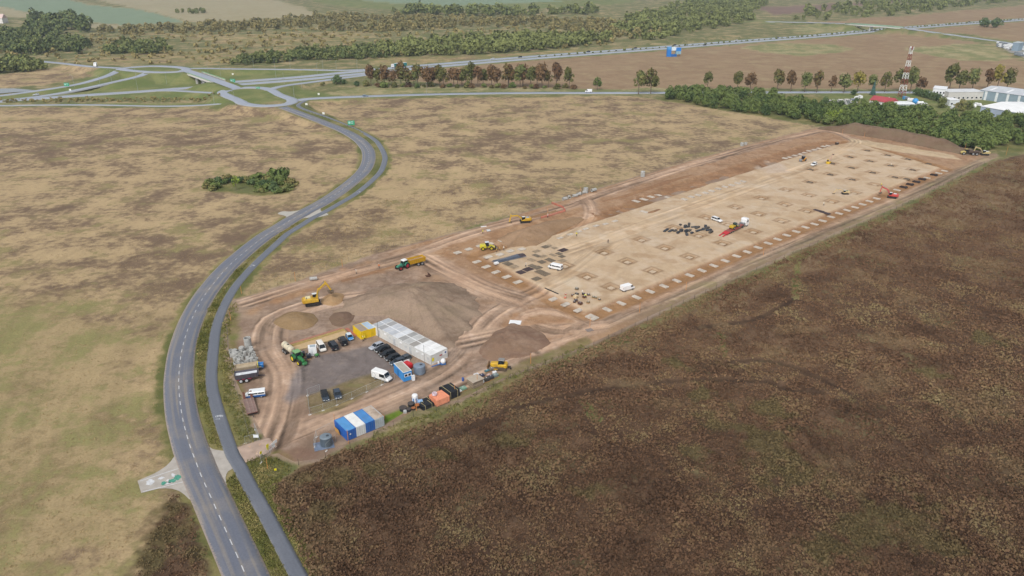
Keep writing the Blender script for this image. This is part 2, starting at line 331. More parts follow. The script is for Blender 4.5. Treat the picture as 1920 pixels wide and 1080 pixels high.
SITE = WL([(424, 640), (426, 600), (440, 562), (470, 555), (560, 527), (700, 478), (900, 425), (1110, 358), (1300, 300), (1440, 262), (1540, 238), (1600, 236), (1700, 252), (1820, 279), (1872, 290), (1852, 302), (1700, 378), (1500, 466), (1300, 556), (1110, 645), (960, 703), (860, 752), (770, 768), (720, 800), (640, 838), (600, 862), (550, 868), (520, 852), (478, 860), (447, 862), (443, 842), (478, 828), (498, 826), (470, 780), (440, 715)])
def land(X, Y):
    """height of the natural ground: motorway at 0, interchange on embankments"""
    Z = np.zeros(X.shape, np.float32)
    m = (Y > 380) & (Y < 1500)
    if m.any():
        x, y = X[m], Y[m]; z = np.zeros(x.shape, np.float32)
        for P, hw in ramped:
            xs = [p[0] for p in P]; ys = [p[1] for p in P]
            k = (x > min(xs) - 30) & (x < max(xs) + 30) & (y > min(ys) - 30) & (y < max(ys) + 30)
            if not k.any(): continue
            d, o, a, zz = sdline(P, x[k], y[k]); z[k] = np.maximum(z[k], zz - np.maximum(0, d - hw) * .45)
        for P, zz in ((islE, RB + .5), (islW, BR + .3)):
            z = np.maximum(z, zz + np.minimum(0, sdpoly(P, x, y)) * .45)
        d = sdline(MWAY, x, y)[0]
        z = np.minimum(z, np.maximum(0, d - 15) * .55)
        Z[m] = z
    return Z
# zones of ground: polygon (photo pixels surveyed on the level), edge softness m, tones A B C, (share of B, fine mottle, share of C)
G = {}
def zone(name, A, B, Cc, r, f, g): G[name] = (np.array(alb(A)), np.array(alb(B)), np.array(alb(Cc)), (r, f, g))
zone('scrub', '#B7A57C', '#938862', '#76794C', .45, .3, .55)
zone('straw', '#C9B087', '#826D59', '#9C9163', .49, .36, .34)
zone('straw_near', '#BCA67D', '#927F5E', '#9A9362', .46, .36, .46)
zone('straw2', '#BFA87C', '#86735A', '#8F8A5A', .45, .22, .50)
zone('weed', '#80664F', '#5E4838', '#7C7150', .50, .60, .30)
zone('weed_tan', '#967E62', '#79614A', '#897D58', .48, .60, .36)
zone('verge', '#8B8652', '#A3956A', '#6C7040', .45, .32, .50)
zone('green', '#8A8E58', '#9F9868', '#76824C', .45, .24, .5)
zone('brown', '#AC9273', '#9D8265', '#B39E7A', .5, .09, .35)
zone('pale', '#BDB187', '#A99B70', '#8C8E5E', .5, .2, .5)
zone('teal', '#8FA084', '#869A7A', '#A2A482', .4, .06, .2)
zone('tan', '#B8AD8C', '#AFA27F', '#A6A681', .5, .08, .3)
zone('plough', '#93796C', '#876F62', '#9C8470', .5, .1, .3)
zone('lot', '#B5B2AC', '#A5A29C', '#C0BDB6', .5, .1, .3)
zone('dirt', '#B29B88', '#9A806C', '#A8927A', .5, .2, .4)
ZL = [
 ('tan', [(100, -20), (420, -20), (560, 12), (600, 30), (360, 42), (270, 20)], 10), ('teal', [(-400, -20), (60, -20), (160, 8), (270, 20), (352, 42), (240, 47), (150, 40), (0, 14), (-400, -2)], 6),
 ('tan', [(-400, -1), (0, 15), (150, 41), (235, 49), (190, 55), (60, 33), (-400, 20)], 8), ('green', [(420, -25), (1200, -25), (1190, 5), (1060, 15), (760, 20), (640, 12)], 14), ('teal', [(560, -20), (900, -20), (1060, 4), (840, 12), (700, 4)], 10),
 ('plough', [(1420, 14), (1600, 6), (1720, -2), (1560, 18), (1450, 30)], 8), ('brown', [(1480, 47), (1700, 30), (1990, 4), (2300, -8), (2300, 10), (1960, 32), (1690, 52), (1600, 50)], 8),
 ('pale', [(1480, 56), (1530, 46), (1610, 52), (1660, 57), (1590, 62), (1500, 62)], 8), ('brown', [(1700, 57), (1960, 38), (2300, 14), (2300, 75), (1900, 77), (1800, 63)], 8),
 ('straw2', [(230, 62), (430, 66), (560, 62), (680, 58), (700, 68), (560, 84), (440, 86), (330, 70)], 14), ('straw2', [(280, 98), (430, 100), (560, 84), (700, 82), (720, 88), (500, 104), (430, 112), (400, 122), (150, 120), (155, 108)], 12),
 ('straw2', [(690, 108), (900, 104), (1180, 88), (1230, 88), (1060, 101), (860, 115), (700, 125)], 8), ('straw', [(0, 140), (90, 128), (200, 128), (160, 146), (80, 160), (0, 165), (-100, 160), (-100, 145)], 8),
 ('brown', [(690, 138), (800, 129), (1000, 114), (1200, 99), (1400, 83), (1540, 73), (1640, 64), (1720, 66), (1850, 82), (1905, 112), (2000, 135), (2400, 150), (2400, 172), (1200, 169), (900, 164), (760, 150)], 6),
 ('pale', [(1385, 90), (1450, 82), (1560, 85), (1610, 92), (1560, 100), (1500, 106), (1420, 96)], 5), ('pale', [(1690, 92), (1740, 88), (1800, 82), (1860, 84), (1898, 110), (1870, 115), (1800, 113), (1745, 104)], 4), ('pale', [(760, 158), (880, 164), (1180, 168), (1180, 172), (900, 172), (640, 179), (590, 178), (680, 162)], 5), ('pale', [(1190, 165), (1700, 167), (2300, 172), (2300, 176), (1400, 172), (1190, 172)], 5),
 ('lot', [(1868, 80), (1920, 80), (2000, 96), (2000, 112), (1920, 108), (1890, 96)], 3),
 ('green', [(-300, 190), (0, 181), (120, 160), (230, 126), (300, 122), (420, 128), (700, 132), (720, 134), (640, 150), (560, 164), (610, 176), (690, 184), (560, 198), (480, 206), (380, 199), (0, 198), (-300, 206)], 5), ('scrub', [(-40, 190), (200, 183), (400, 188), (400, 193), (100, 195), (-40, 196)], 4),
 ('straw', [(-1400, 207), (-300, 205), (0, 201), (380, 204), (480, 209), (545, 210), (617, 240), (660, 262), (675, 290), (668, 322), (640, 352), (575, 390), (500, 437), (430, 488), (370, 550), (325, 620), (300, 700), (300, 770), (328, 850), (360, 930), (400, 1060), (430, 1220), (-1400, 1400)], 1.5),
 ('straw', [(575, 190), (700, 186), (1180, 180), (1255, 190), (1400, 214), (1545, 240), (1420, 268), (1200, 334), (1000, 390), (800, 452), (560, 540), (440, 580), (428, 575), (450, 540), (500, 485), (600, 410), (700, 343), (732, 300), (718, 268), (660, 236), (580, 203)], 1.5),
 ('weed', [(640, 1230), (590, 1130), (545, 1040), (510, 960), (500, 915), (560, 880), (700, 826), (860, 772), (960, 712), (1100, 652), (1300, 560), (1500, 470), (1700, 384), (1860, 304), (1940, 284), (2200, 268), (4200, 260), (4200, 1600), (700, 1400)], 1.2),
 ('verge', [(384, 350), (398, 340), (440, 335), (500, 332), (545, 338), (558, 350), (540, 362), (500, 367), (440, 362), (400, 359)], 2.5), ('scrub', [(430, 352), (445, 345), (470, 347), (485, 355), (470, 362), (440, 360)], 2),
 ('weed_tan', [(1120, 655), (1300, 563), (1500, 473), (1700, 386), (1860, 306), (1960, 290), (2200, 280), (2200, 420), (1900, 400), (1650, 440), (1450, 540), (1300, 610), (1150, 690)], 6),
 ('straw_near', [(-600, 620), (150, 560), (310, 600), (290, 700), (290, 800), (330, 900), (300, 960), (220, 1080), (150, 1300), (-900, 1300)], 22),
 ('verge', [(1540, 236), (1600, 236), (1700, 252), (1820, 280), (1900, 284), (2300, 270), (2300, 200), (1700, 190), (1250, 170), (1240, 188), (1400, 213)], 3),
 ('green', [(1540, 175), (1700, 176), (1800, 185), (1920, 190), (1920, 215), (1700, 210), (1560, 205)], 4),
 ('weed', [(245, 1085), (268, 1030), (300, 975), (322, 928), (338, 928), (365, 980), (398, 1075), (415, 1160), (230, 1200)], 6),
]
ROW = None
def ground_fields(X, Y, wob=True):
    global ROW
    n = X.shape[0]; ROW = np.zeros(n, np.float32)
    A = np.zeros((n, 3), np.float32); B = A.copy(); Cc = A.copy(); P = A.copy(); weedm = np.zeros(n, np.float32)
    a, b, c, p = G['scrub']; A[:] = a; B[:] = b; Cc[:] = c; P[:] = p
    q = fbm(X / 9, Y / 9, 3) - .5; q2 = fbm(X / 2.2 + 50, Y / 2.2, 3) - .5
    def put(name, wt, idx):
        a, b, c, p = G[name]; k = wt[:, None]
        A[idx] += (a - A[idx]) * k; B[idx] += (b - B[idx]) * k; Cc[idx] += (c - Cc[idx]) * k; P[idx] += (np.array(p) - P[idx]) * k
    for name, pts, soft in ZL:
        poly = WL(pts); xs = [t[0] for t in poly]; ys = [t[1] for t in poly]
        idx = np.nonzero((X > min(xs) - 2 * soft) & (X < max(xs) + 2 * soft) & (Y > min(ys) - 2 * soft) & (Y < max(ys) + 2 * soft))[0]
        if not len(idx): continue
        d = sdpoly(poly, X[idx], Y[idx]) + (q[idx] * 2.2 + q2[idx] * 1.2) * soft
        wt = sst(-soft * .5, soft * .5, d); put(name, wt, idx)
        if name.startswith('weed'): weedm[idx] = np.maximum(weedm[idx] , wt)
        elif name in ('straw', 'straw_near', 'verge', 'green'): weedm[idx] *= 1 - wt
    # verges beside the roads and paths
    for P2, lo, hi in ((MAIN, 0, 6.0), (PATH, 0, 4.2), (EAST, 0, 9), (OVER, 0, 22), (MWAY, 0, 22)):
        xs = [t[0] for t in P2]; ys = [t[1] for t in P2]
        idx = np.nonzero((X > min(xs) - 40) & (X < max(xs) + 40) & (Y > min(ys) - 40) & (Y < max(ys) + 40))[0]
        if not len(idx): continue
        d0, o0, a0, _ = sdline(P2, X[idx], Y[idx]); d = d0 + q2[idx] * 3.5 + q[idx] * 2
        if P2 is MAIN: ROW[idx] = (vn(o0 / 1.3 + 90, a0 / 45) * .6 + vn(o0 / 3.4, a0 / 80 + 7) * .4 - .5) * (1 - sst(120, 220, d0))
        wt = 1 - sst(hi * .72, hi * 1.08, d); put('verge' if P2 in (MAIN, PATH) else 'green', wt * .9, idx); weedm[idx] *= 1 - wt
    d = sdpoly(SITE, X, Y); wt = sst(-1.6, .3, d + q2 * 2.5); put('dirt', wt, np.arange(n)); weedm *= 1 - sst(-2.5, -.5, d)
    dd = sdline(WL([(650, 848), (700, 830), (860, 778), (960, 718), (1110, 660), (1300, 571), (1500, 481), (1700, 392), (1850, 311)]), X, Y)[0] + q2 * 3 + q * 3; wt = (1 - sst(1.0, 3.6, dd)) * .85 * (1 - sst(-2, .3, d)); put('verge', wt, np.arange(n)); weedm *= 1 - wt * .7
    # grass strip between the fence and the weeds, mown track through the weeds
    for pts, wd, nm in (([(1496, 480), (1494, 520), (1492, 562), (1520, 566)], 1.3, 'verge'), ([(1350, 625), (1358, 668)], .8, 'verge'), ([(1095, 755), (1120, 790)], 1.0, 'green')):
        dd = sdline(WL(pts), X, Y)[0] + q2 * 2; wt = 1 - sst(wd * .6, wd * 1.3, dd); put(nm, wt, np.arange(n)); weedm *= 1 - wt
    return A, B, Cc, P, weedm
TRK = [WL(p) for p in ([(790, 840), (850, 820), (960, 770), (1060, 745), (1160, 728), (1260, 716), (1360, 715), (1440, 722), (1490, 735), (1540, 742)], [(1370, 680), (1420, 676), (1460, 682), (1520, 705), (1590, 738)], [(1300, 620), (1420, 600), (1496, 562)])]
# fan-shaped sheet, finer where it is near
rows = [62.0]
while rows[-1] < 9000:
    y = rows[-1]; st = .36 * ((y * y + HC * HC) / (102 * 102 + HC * HC)) ** .98
    if 470 < y < 900: st = min(st, 3.0)
    rows.append(y + min(st, 400))
rows = np.array(rows, np.float32)
cols = np.linspace(-.9, .9, 900).astype(np.float32)
YY, TT = np.meshgrid(rows, cols, indexing='ij'); XX = (TT * (YY + 12)); gx, gy = XX.ravel(), YY.ravel()
A_, B_, C_, P_, wm = ground_fields(gx, gy)
gz = land(gx, gy)
rw = (1 + ROW * .22 * (1 - wm))[:, None]; A_ *= rw; B_ *= rw; C_ *= rw
def weed_h(x, y): return np.maximum(0, fbm(x / 1.7, y / 1.7, 3) - .42) * 1.2 + np.maximum(0, fbm(x / 5.5 + 40, y / 5.5, 3) - .4) * 2.2
rough = weed_h(gx, gy)
tr = np.ones(gx.shape, np.float32)
for t in TRK:
    d = sdline(t, gx, gy)[0]; tr *= sst(.25, .75, np.abs(d - .0) + .0)
    wt = (1 - sst(.5, 1.3, d)) * wm; A_ *= (1 - .4 * wt)[:, None]; B_ *= (1 - .4 * wt)[:, None]; C_ *= (1 - .4 * wt)[:, None]
near = 1 - sst(330, 520, gy)
OLV = [(1440, 830, 7), (1490, 890, 8), (1340, 800, 5), (1620, 1000, 7), (1690, 980, 8), (1270, 690, 4), (1430, 770, 5), (1760, 1020, 6), (1290, 850, 3.5), (1100, 930, 3), (1320, 740, 4), (1740, 700, 4), (1560, 1030, 5), (1850, 640, 5), (960, 830, 4), (640, 900, 3), (700, 880, 3), (820, 860, 3), (560, 900, 3), (600, 960, 3), (300, 1000, 4), (330, 955, 3), (375, 1040, 3), (272, 1060, 4)]
TAN = [(1590, 905, 5), (1650, 720, 6), (1700, 560, 7), (1840, 760, 6), (1860, 500, 8), (1460, 660, 5), (1660, 640, 6), (1500, 620, 6), (1880, 880, 5), (1350, 610, 5), (1780, 420, 9), (1840, 350, 12), (1620, 520, 7), (1560, 870, 4), (1430, 1020, 3), (1250, 760, 4), (1180, 720, 5), (1000, 790, 4), (880, 830, 4), (760, 870, 3), (650, 940, 3), (620, 1020, 4), (560, 950, 3.5), (700, 860, 3)]
DRK = [(1540, 940, 7), (1660, 910, 4), (1340, 960, 9), (1200, 1020, 9), (1500, 1060, 8), (1000, 1000, 8), (1800, 1060, 7), (1720, 830, 8), (1330, 690, 6), (1600, 760, 9)]
def weed_patch(X, Y):
    e = fbm(X / 3.0 + 11, Y / 3.0, 4) - .5; out = []
    for L_ in (OLV, TAN, DRK):
        w_ = np.zeros(X.shape, np.float32)
        for px, py, r in L_:
            c = W(px, py); d = np.hypot((X - c[0]) * .8, Y - c[1]) / r + e * 2.2; w_ = np.maximum(w_, 1 - sst(.35, 1.1, d))
        out.append(w_)
    q_ = sdline(WL([(500, 880), (520, 930), (560, 1010), (620, 1120)]), X, Y)[0] + e * 9; out[1] = np.maximum(out[1], (1 - sst(1.5, 5, q_)) * .9)
    q_ = sdline(WL([(520, 892), (600, 872), (700, 836), (860, 782), (960, 722), (1110, 664), (1300, 575)]), X, Y)[0] + e * 8; out[1] = np.maximum(out[1], (1 - sst(1.5, 4.5, q_)) * .7)
    out[2] = np.maximum(out[2] * .38, .34 * (1 - sst(120, 190, Y + e * 60)))
    out[0] = out[0] * .55; out[1] = out[1] * .6
    return out
pk = weed_patch(gx, gy)
for w_, a_, b_ in zip(pk, ('#86804F', '#9C8563', '#44332A'), ('#6E6844', '#806B51', '#33251F')):
    k_ = (w_ * wm)[:, None]; A_ += (np.array(alb(a_), np.float32) - A_) * k_; B_ += (np.array(alb(b_), np.float32) - B_) * k_; C_ += (np.array(alb(a_), np.float32) - C_) * k_
gz += wm * near * rough * (.35 + .65 * tr)
gz += np.maximum(0, fbm(gx / 60, gy / 60, 2) - .5) * 8 * sst(800, 1000, gy) * (np.minimum(1, sdline(MWAY, gx, gy)[0] / 60) > .6)
gz -= sst(1.5, 4.5, sdpoly(SITE, gx, gy)) * .9
nr, nc = len(rows), len(cols); ii = np.arange(nr * nc).reshape(nr, nc)
quads = np.stack([ii[:-1, :-1], ii[:-1, 1:], ii[1:, 1:], ii[1:, :-1]], -1).reshape(-1, 4)
GM = ground_mat('field_ground', 1 / 16, 1 / 3.0, 1 / .55, .55)
go = fast('ground', np.stack([gx, gy, gz], -1), quads, GM, smoothf=True); set_attr(go, colA=A_, colB=B_, colC=C_, prm=P_); tag(go, kind='structure')
mb = MB(); mb.add([(-14000, -9000, -1.2), (14000, -9000, -1.2), (14000, 14000, -1.2), (-14000, 14000, -1.2)], [(0, 1, 2, 3)])
far = mb.build('terrain', pm('#a59a72', .95, .25, .004)); tag(far, kind='structure')

# ------------------------------------------------------------------ construction site: earthworks sheet in the site's own axes
SA = R(41.3); SO = np.array(W(1108, 596)); su = np.array((math.cos(SA), math.sin(SA))); sv = np.array((-math.sin(SA), math.cos(SA)))
ga = np.arange(-118, 342, .45, dtype=np.float32); gb = np.arange(-26, 96, .45, dtype=np.float32)
AA, BBs = np.meshgrid(ga, gb, indexing='ij'); sx = (SO[0] + AA * su[0] + BBs * sv[0]).astype(np.float32); sy = (SO[1] + AA * su[1] + BBs * sv[1]).astype(np.float32)
PLAT = WL([(1098, 586), (1760, 316), (1600, 268), (1560, 275), (1330, 347), (1160, 404), (1050, 440), (905, 482)])
fx, fy = sx.ravel(), sy.ravel()
dS = sdpoly(SITE, fx, fy); dP = sdpoly(PLAT, fx, fy)
n1 = fbm(fx / 6, fy / 6, 4) - .5; n2 = fbm(fx / 1.3 + 9, fy / 1.3, 3) - .5
ez = .12 + n1 * .35 * sst(0, 6, dS) + n2 * .10
PH = .75
plat = sst(-1.0, .6, dP + n1 * 1.2)
ez = ez * (1 - plat) + (PH + n1 * .12 + n2 * .03) * plat
# trench where the edge footings stand
tr1 = sst(-7.0, -5.8, dP + n1 * .8) * (1 - sst(-2.2, -1.0, dP + n1 * .6)); ez -= tr1 * .25 * (1 - plat)
PITS = [(1133, 473), (1176.7, 490), (1101, 518), (1146, 538), (1059, 498), (1203, 449), (1246.7, 464.5), (1292.5, 481), (1223.7, 507.5), (1355, 456), (1310, 441), (1324, 407.5), (1263, 426.7), (1365, 420), (1379, 388), (1428, 371), (1422.5, 401), (1412.5, 434), (1465, 414), (1471, 383), (1475, 355.5),
 (1520, 317.5), (1556.7, 326.7), (1518, 341), (1516.7, 365.5), (1513, 395), (1559, 377.5), (1598, 336), (1601.7, 361), (1640, 345.5), (1594, 294), (1596.7, 314), (1631.7, 301.7), (1636, 323), (1664, 290.5), (1670, 310), (1677.5, 331.7), (1701.7, 298), (1711, 318), (1700, 335), (1741, 306.7), (1560, 306), (1626, 281.7)]
pitm = np.zeros(fx.shape, np.float32); PITW = []
for i, p in enumerate(PITS):
    c = W(p[0], p[1], PH); PITW.append(c)
    dx, dy = fx - c[0], fy - c[1]; k = np.nonzero((np.abs(dx) < 6) & (np.abs(dy) < 6))[0]
    u = np.abs(dx[k] * su[0] + dy[k] * su[1]); v = np.abs(dx[k] * sv[0] + dy[k] * sv[1]); d = np.maximum(u, v)
    hw = 1.95; pit = 1 - sst(hw - .5, hw + .1, d + n2[k] * .3); rim = np.exp(-((d - hw - .55) / .5) ** 2)
    ez[k] += -pit * (.62) + rim * .16 * (.5 + n2[k] * 2); pitm[k] = np.maximum(pitm[k], np.maximum(pit, rim * .7))
# dug-out area along the upper side
DUG = WL([(1125, 410), (1120, 398), (1180, 374), (1290, 335), (1420, 296), (1540, 262), (1583, 266), (1550, 276), (1470, 300), (1380, 340), (1280, 378), (1165, 412)])
dD = sdpoly(DUG, fx, fy); dug = sst(-.2, 1.6, dD + n1 * 1.5) * (1 - plat); ez -= dug * (.35 + .5 * sst(-.05, .12, fbm(fx / 9 + 5, fy / 9, 3) - .5))
UPB = WL([(1105, 405), (1115, 392), (1150, 402), (1160, 412), (1135, 425)])
# tracks worn by lorries
TR = [([(447, 852), (480, 842), (520, 824), (600, 792), (700, 757), (790, 717), (850, 682), (885, 640), (915, 600), (960, 570), (1010, 545), (1060, 520), (1100, 490), (1140, 457), (1180, 430)], 6.5), ([(470, 565), (560, 537), (660, 510), (760, 482), (870, 442), (960, 417), (1060, 390), (1100, 374), (1200, 340), (1330, 300), (1440, 270), (1540, 246), (1590, 258), (1600, 270), (1540, 300), (1440, 345)], 5.0), ([(1060, 445), (1095, 420), (1108, 395), (1100, 378)], 4), ([(800, 488), (850, 515), (905, 542), (960, 560)], 7), ([(870, 718), (1000, 660), (1110, 618), (1300, 538), (1500, 452), (1700, 367), (1850, 299)], 3.2), ([(1075, 470), (1250, 410), (1420, 350), (1560, 300)], 7), ([(500, 826), (520, 770), (530, 700), (505, 650), (520, 600), (600, 570), (660, 560)], 8), ([(880, 640), (960, 625), (1040, 620), (1110, 612)], 6), ([(1000, 660), (960, 630), (985, 590), (1040, 585), (1090, 605), (1060, 622), (1010, 612)], 3)]
light = np.zeros(fx.shape, np.float32); streak = np.zeros(fx.shape, np.float32)
for pts, hw in TR:
    P = smooth(WL(pts), 4.0); xs = [t[0] for t in P]; ys = [t[1] for t in P]
    k = np.nonzero((fx > min(xs) - 12) & (fx < max(xs) + 12) & (fy > min(ys) - 12) & (fy < max(ys) + 12))[0]
    d, o, a, _ = sdline(P, fx[k], fy[k]); wt = 1 - sst(hw * .55, hw * 1.05, d + n1[k] * 4)
    s = fbm(o / 1.1 + 40, a / 28, 3) - .5
    streak[k] = np.where(wt > np.abs(streak[k]) * .01, streak[k] * (1 - wt) + s * wt, streak[k]); light[k] = np.maximum(light[k], wt)
ez += streak * light * .38 * (1 - pitm) * (1 - plat * .8)
# ruts wandering over the whole site
rut = np.zeros(fx.shape, np.float32)
for k, (sc, wd) in enumerate(((15, .010), (22, .008), (11, .012), (30, .007))):
    f = fbm(fx / sc + 31 * k + 2.5 * n1 * 0, fy / sc - 17 * k, 2); g = np.abs(f - .5); rut = np.maximum(rut, np.exp(-(g / wd) ** 2)); rut = np.maximum(rut, .8 * np.exp(-((g - 2.1 * wd * (18 / sc)) / (wd * .6)) ** 2))
    g2 = np.abs(f - .62); rut = np.maximum(rut, .8 * np.exp(-(g2 / wd) ** 2))
rut *= sst(.5, 4, dS) * (1 - pitm) * (.35 + .65 * sst(-.1, .2, n1 + .1)); ez -= rut * .07 * (1 - plat * .6)
# tones
def tone(h): return np.array(alb(h), np.float32)
nv = len(fx); EA = np.tile(tone('#BBA390'), (nv, 1)); EB = np.tile(tone('#9B826F'), (nv, 1)); EC = np.tile(tone('#AE9680'), (nv, 1)); EP = np.tile(np.array((.48, .16, .4), np.float32), (nv, 1))
def put(wt, a, b, c=None):
    k = wt[:, None]; global EA, EB, EC
    EA = EA + (tone(a) - EA) * k; EB = EB + (tone(b) - EB) * k
    if c: EC = EC + (tone(c) - EC) * k
def zn(pts, soft): return sst(-soft, soft, sdpoly(WL(pts), fx, fy) + n1 * soft * 3)
east = sst(-30, -8, AA.ravel() + n1 * 10); put(east * .9, '#C8A585', '#AE8867', '#BC9876')               # sandier towards the platform
put(zn([(470, 566), (560, 540), (700, 492), (900, 428), (1080, 385), (1060, 440), (880, 480), (760, 500), (640, 530), (560, 560), (480, 585)], 3), '#CBA784', '#B08866', '#BE9874')
put(zn([(985, 585), (1090, 610), (1010, 660), (950, 655), (930, 620)], 3), '#CDA681', '#B98F6C', '#C09C7C')
put(light * .75, '#C9AE98', '#B3967F', '#BEA189')
put(tr1 * sst(-8, -5, dP) * (1 - light * .5), '#BC936B', '#A77F58', '#B28963')
put(dug * .9, '#B8916F', '#A07858', '#AD8866')
put(zn([(1125, 405), (1180, 378), (1230, 372), (1260, 385), (1165, 412)], 2) * .8, '#A98560', '#977150', '#A07A58')
put(plat, '#E0C7AA', '#D3B795', '#DBC09F')
put(plat * sst(.0, .16, n1) * .7, '#CDAF8D', '#C1A17E')
put(plat * sst(.04, .2, fbm(fx / 14 + 70, fy / 14, 3) - .5) * .6, '#E3CFB6', '#D8C0A2')
put(zn([(1415, 312), (1440, 300), (1470, 312), (1480, 325), (1440, 328)], 2) * .9, '#E2CDB8', '#D4BBA3', '#DCC7B2')
put(zn([(1590, 258), (1700, 276), (1790, 292), (1800, 300), (1690, 286), (1595, 268)], 1.2) * .9, '#E6D0B2', '#DAC09C', '#DCC4A0')
put(zn([(1050, 532), (1080, 522), (1092, 540), (1078, 548)], .8) * .8, '#EAD6BC', '#E2CCB0', '#E4D0B4')
put(zn([(1108, 553), (1118, 546), (1126, 558), (1112, 560)], .5) * .8, '#EAD6BC', '#E2CCB0', '#E4D0B4')
put(np.clip(pitm, 0, 1) * .9, '#957049', '#83623F', '#8B6946')
lot = zn([(548, 712), (560, 690), (600, 668), (690, 652), (712, 660), (752, 688), (720, 700), (690, 706), (640, 720), (600, 738), (560, 742), (545, 760), (530, 750)], 1.3); put(lot * .92, '#8E8583', '#857B78', '#9B8E86')
grassp = np.maximum.reduce([zn([(575, 745), (600, 735), (700, 700), (728, 712), (640, 770), (585, 780)], .8) * .75, zn([(425, 600), (432, 570), (450, 600), (445, 650), (460, 760), (478, 825), (445, 835), (430, 760), (426, 680)], 1.0), zn([(715, 790), (750, 770), (860, 735), (960, 690), (1100, 632), (1110, 645), (960, 705), (860, 753), (770, 770), (725, 803)], .8) * .8, zn([(500, 862), (520, 845), (552, 862), (548, 870)], .7)])
put(grassp, '#9C8B66', '#877A50', '#7E8048'); EP[:, 1] += grassp * .12
gg = zn([(715, 782), (752, 768), (758, 776), (720, 795)], .7); put(gg, '#6F8A2F', '#5F7E2A', '#7E9038')
fence_strip = (1 - sst(2, 7.5, dS + n1 * 3)) * sst(-8, 20, AA.ravel()) * (BBs.ravel() < 10); put(fence_strip * .8, '#A8967E', '#96826C', '#8F8560')
darkp = zn([(505, 860), (560, 838), (602, 850), (590, 868), (550, 868)], .8); put(darkp * .7, '#9B7C6B', '#8A6C5C', '#93765F')
EP[:, 1] += light * .03; mul = (1 + streak * light * (1.9 - 1.1 * plat) - rut * (.20 - plat * .10) + n2 * .22 * (1 - plat * .7))[:, None]; EA *= mul; EB *= mul; EC *= mul
EP[:, 0] += (.06 - plat * .05); EP[:, 1] -= plat * .07
ez = np.where(dS < 1.2, ez * sst(-.3, 1.2, dS) - .1 * (1 - sst(-.3, 1.2, dS)), ez)
keep = (dS > -.8).reshape(AA.shape); kq = keep[:-1, :-1] | keep[1:, :-1] | keep[:-1, 1:] | keep[1:, 1:]
na, nb = AA.shape; ii = np.arange(na * nb).reshape(na, nb); quads = np.stack([ii[:-1, :-1], ii[1:, :-1], ii[1:, 1:], ii[:-1, 1:]], -1)[kq]
used = np.unique(quads); remap = np.full(na * nb, -1, np.int64); remap[used] = np.arange(len(used))
SM = ground_mat('site_earth', 1 / 9, 1 / 2.0, 1 / .45, .35)
eo = fast('construction_ground', np.stack([fx, fy, ez], -1)[used], remap[quads], SM, smoothf=True); set_attr(eo, colA=EA[used], colB=EB[used], colC=EC[used], prm=EP[used]); tag(eo, kind='structure')
EZ = ez.reshape(AA.shape); KEEP = keep
def hz(x, y):
    """ground level at a place"""
    r = np.array((x, y)) - SO; a = (r @ su - ga[0]) / .45; b = (r @ sv - gb[0]) / .45
    i, j = int(round(a)), int(round(b))
    if 0 <= i < na and 0 <= j < nb and KEEP[i, j]: return float(EZ[i, j])
    return float(land(np.array([x], np.float32), np.array([y], np.float32))[0])
def G0(px, py):
    """ground point seen at a photo pixel, with its level"""
    z = 0.0
    for _ in range(3):
        x, y = W(px, py, z); z = hz(x, y)
    return (x, y, z)
def ang(p, q):
    a, b = G0(*p), G0(*q); return math.atan2(b[1] - a[1], b[0] - a[0])
# heaps
HEAPS = []
def heap(label, pts, h, cols, peak=None, prof=1.0, seed=0, rough=.25, flat=.0, cat='heap'):
    P = smooth(WL(pts), 1.2, True); P = np.array([p[:2] for p in P]); P = P + (P - P.mean(0)) * ((fbm(P[:, 0] / 3.5 + seed * 9, P[:, 1] / 3.5, 3) - .5) * .35)[:, None]; c = np.array(W(*peak)) if peak else P.mean(0)
    m = 26; V = []; n = len(P)
    for k in range(m + 1):
        t = k / m; q = c + (P - c) * (1 - t) ** .9 * 1.0; V.append(np.column_stack([q, np.full(n, t)]))
    V = np.concatenate(V); X, Y, t = V[:, 0] + seed * 31, V[:, 1], V[:, 2]
    base = np.array([hz(*p) for p in P]); base = np.tile(base, m + 1)
    s = np.minimum(1, t / (1 - flat)); z = h * (s * s * (3 - 2 * s) * .55 + .45 * s ** .8)
    z = z + (fbm(X / 5, Y / 5, 4) - .5) * h * rough * 2 * s + (fbm(X / 1.6, Y / 1.6, 3) - .5) * .7 * np.minimum(1, s * 4)
    V[:, 2] = base * (1 - s) + .1 + z - .45 * (t == 0)
    ii = np.arange((m + 1) * n).reshape(m + 1, n); j = np.roll(ii, -1, 1)
    q = np.stack([ii[:-1], j[:-1], j[1:], ii[1:]], -1).reshape(-1, 4)
    o = fast('soil_heap', V, q, SM, smoothf=True); N = len(V)
    set_attr(o, colA=np.tile(tone(cols[0]), (N, 1)), colB=np.tile(tone(cols[1]), (N, 1)), colC=np.tile(tone(cols[2]), (N, 1)), prm=np.tile(np.array((.5, .3, .4), np.float32), (N, 1)))
    tag(o, label, cat); return o
heap('broad grey-brown spoil mound behind the long office row', [(618, 588), (650, 562), (700, 545), (760, 534), (830, 532), (880, 546), (903, 573), (896, 603), (872, 628), (846, 648), (812, 640), (768, 612), (735, 596), (690, 594)], 3.8, ('#AE9782', '#8D7765', '#9F8B75'), (770, 562), 1.2, 1, .3, .25)
heap('low oval tan sand heap beside the cycle path end of the site', [(510, 606), (522, 593), (548, 585), (580, 588), (597, 598), (590, 612), (560, 620), (530, 617)], 1.8, ('#A68B69', '#937856', '#9C8260'), None, .5, 2, .08, .3)
heap('orange-tan sand heap at the tracks of the large excavator', [(600, 566), (612, 554), (632, 549), (646, 556), (640, 568), (618, 575)], 1.6, ('#C2A078', '#B08B64', '#B8946C'), None, .7, 3, .15)
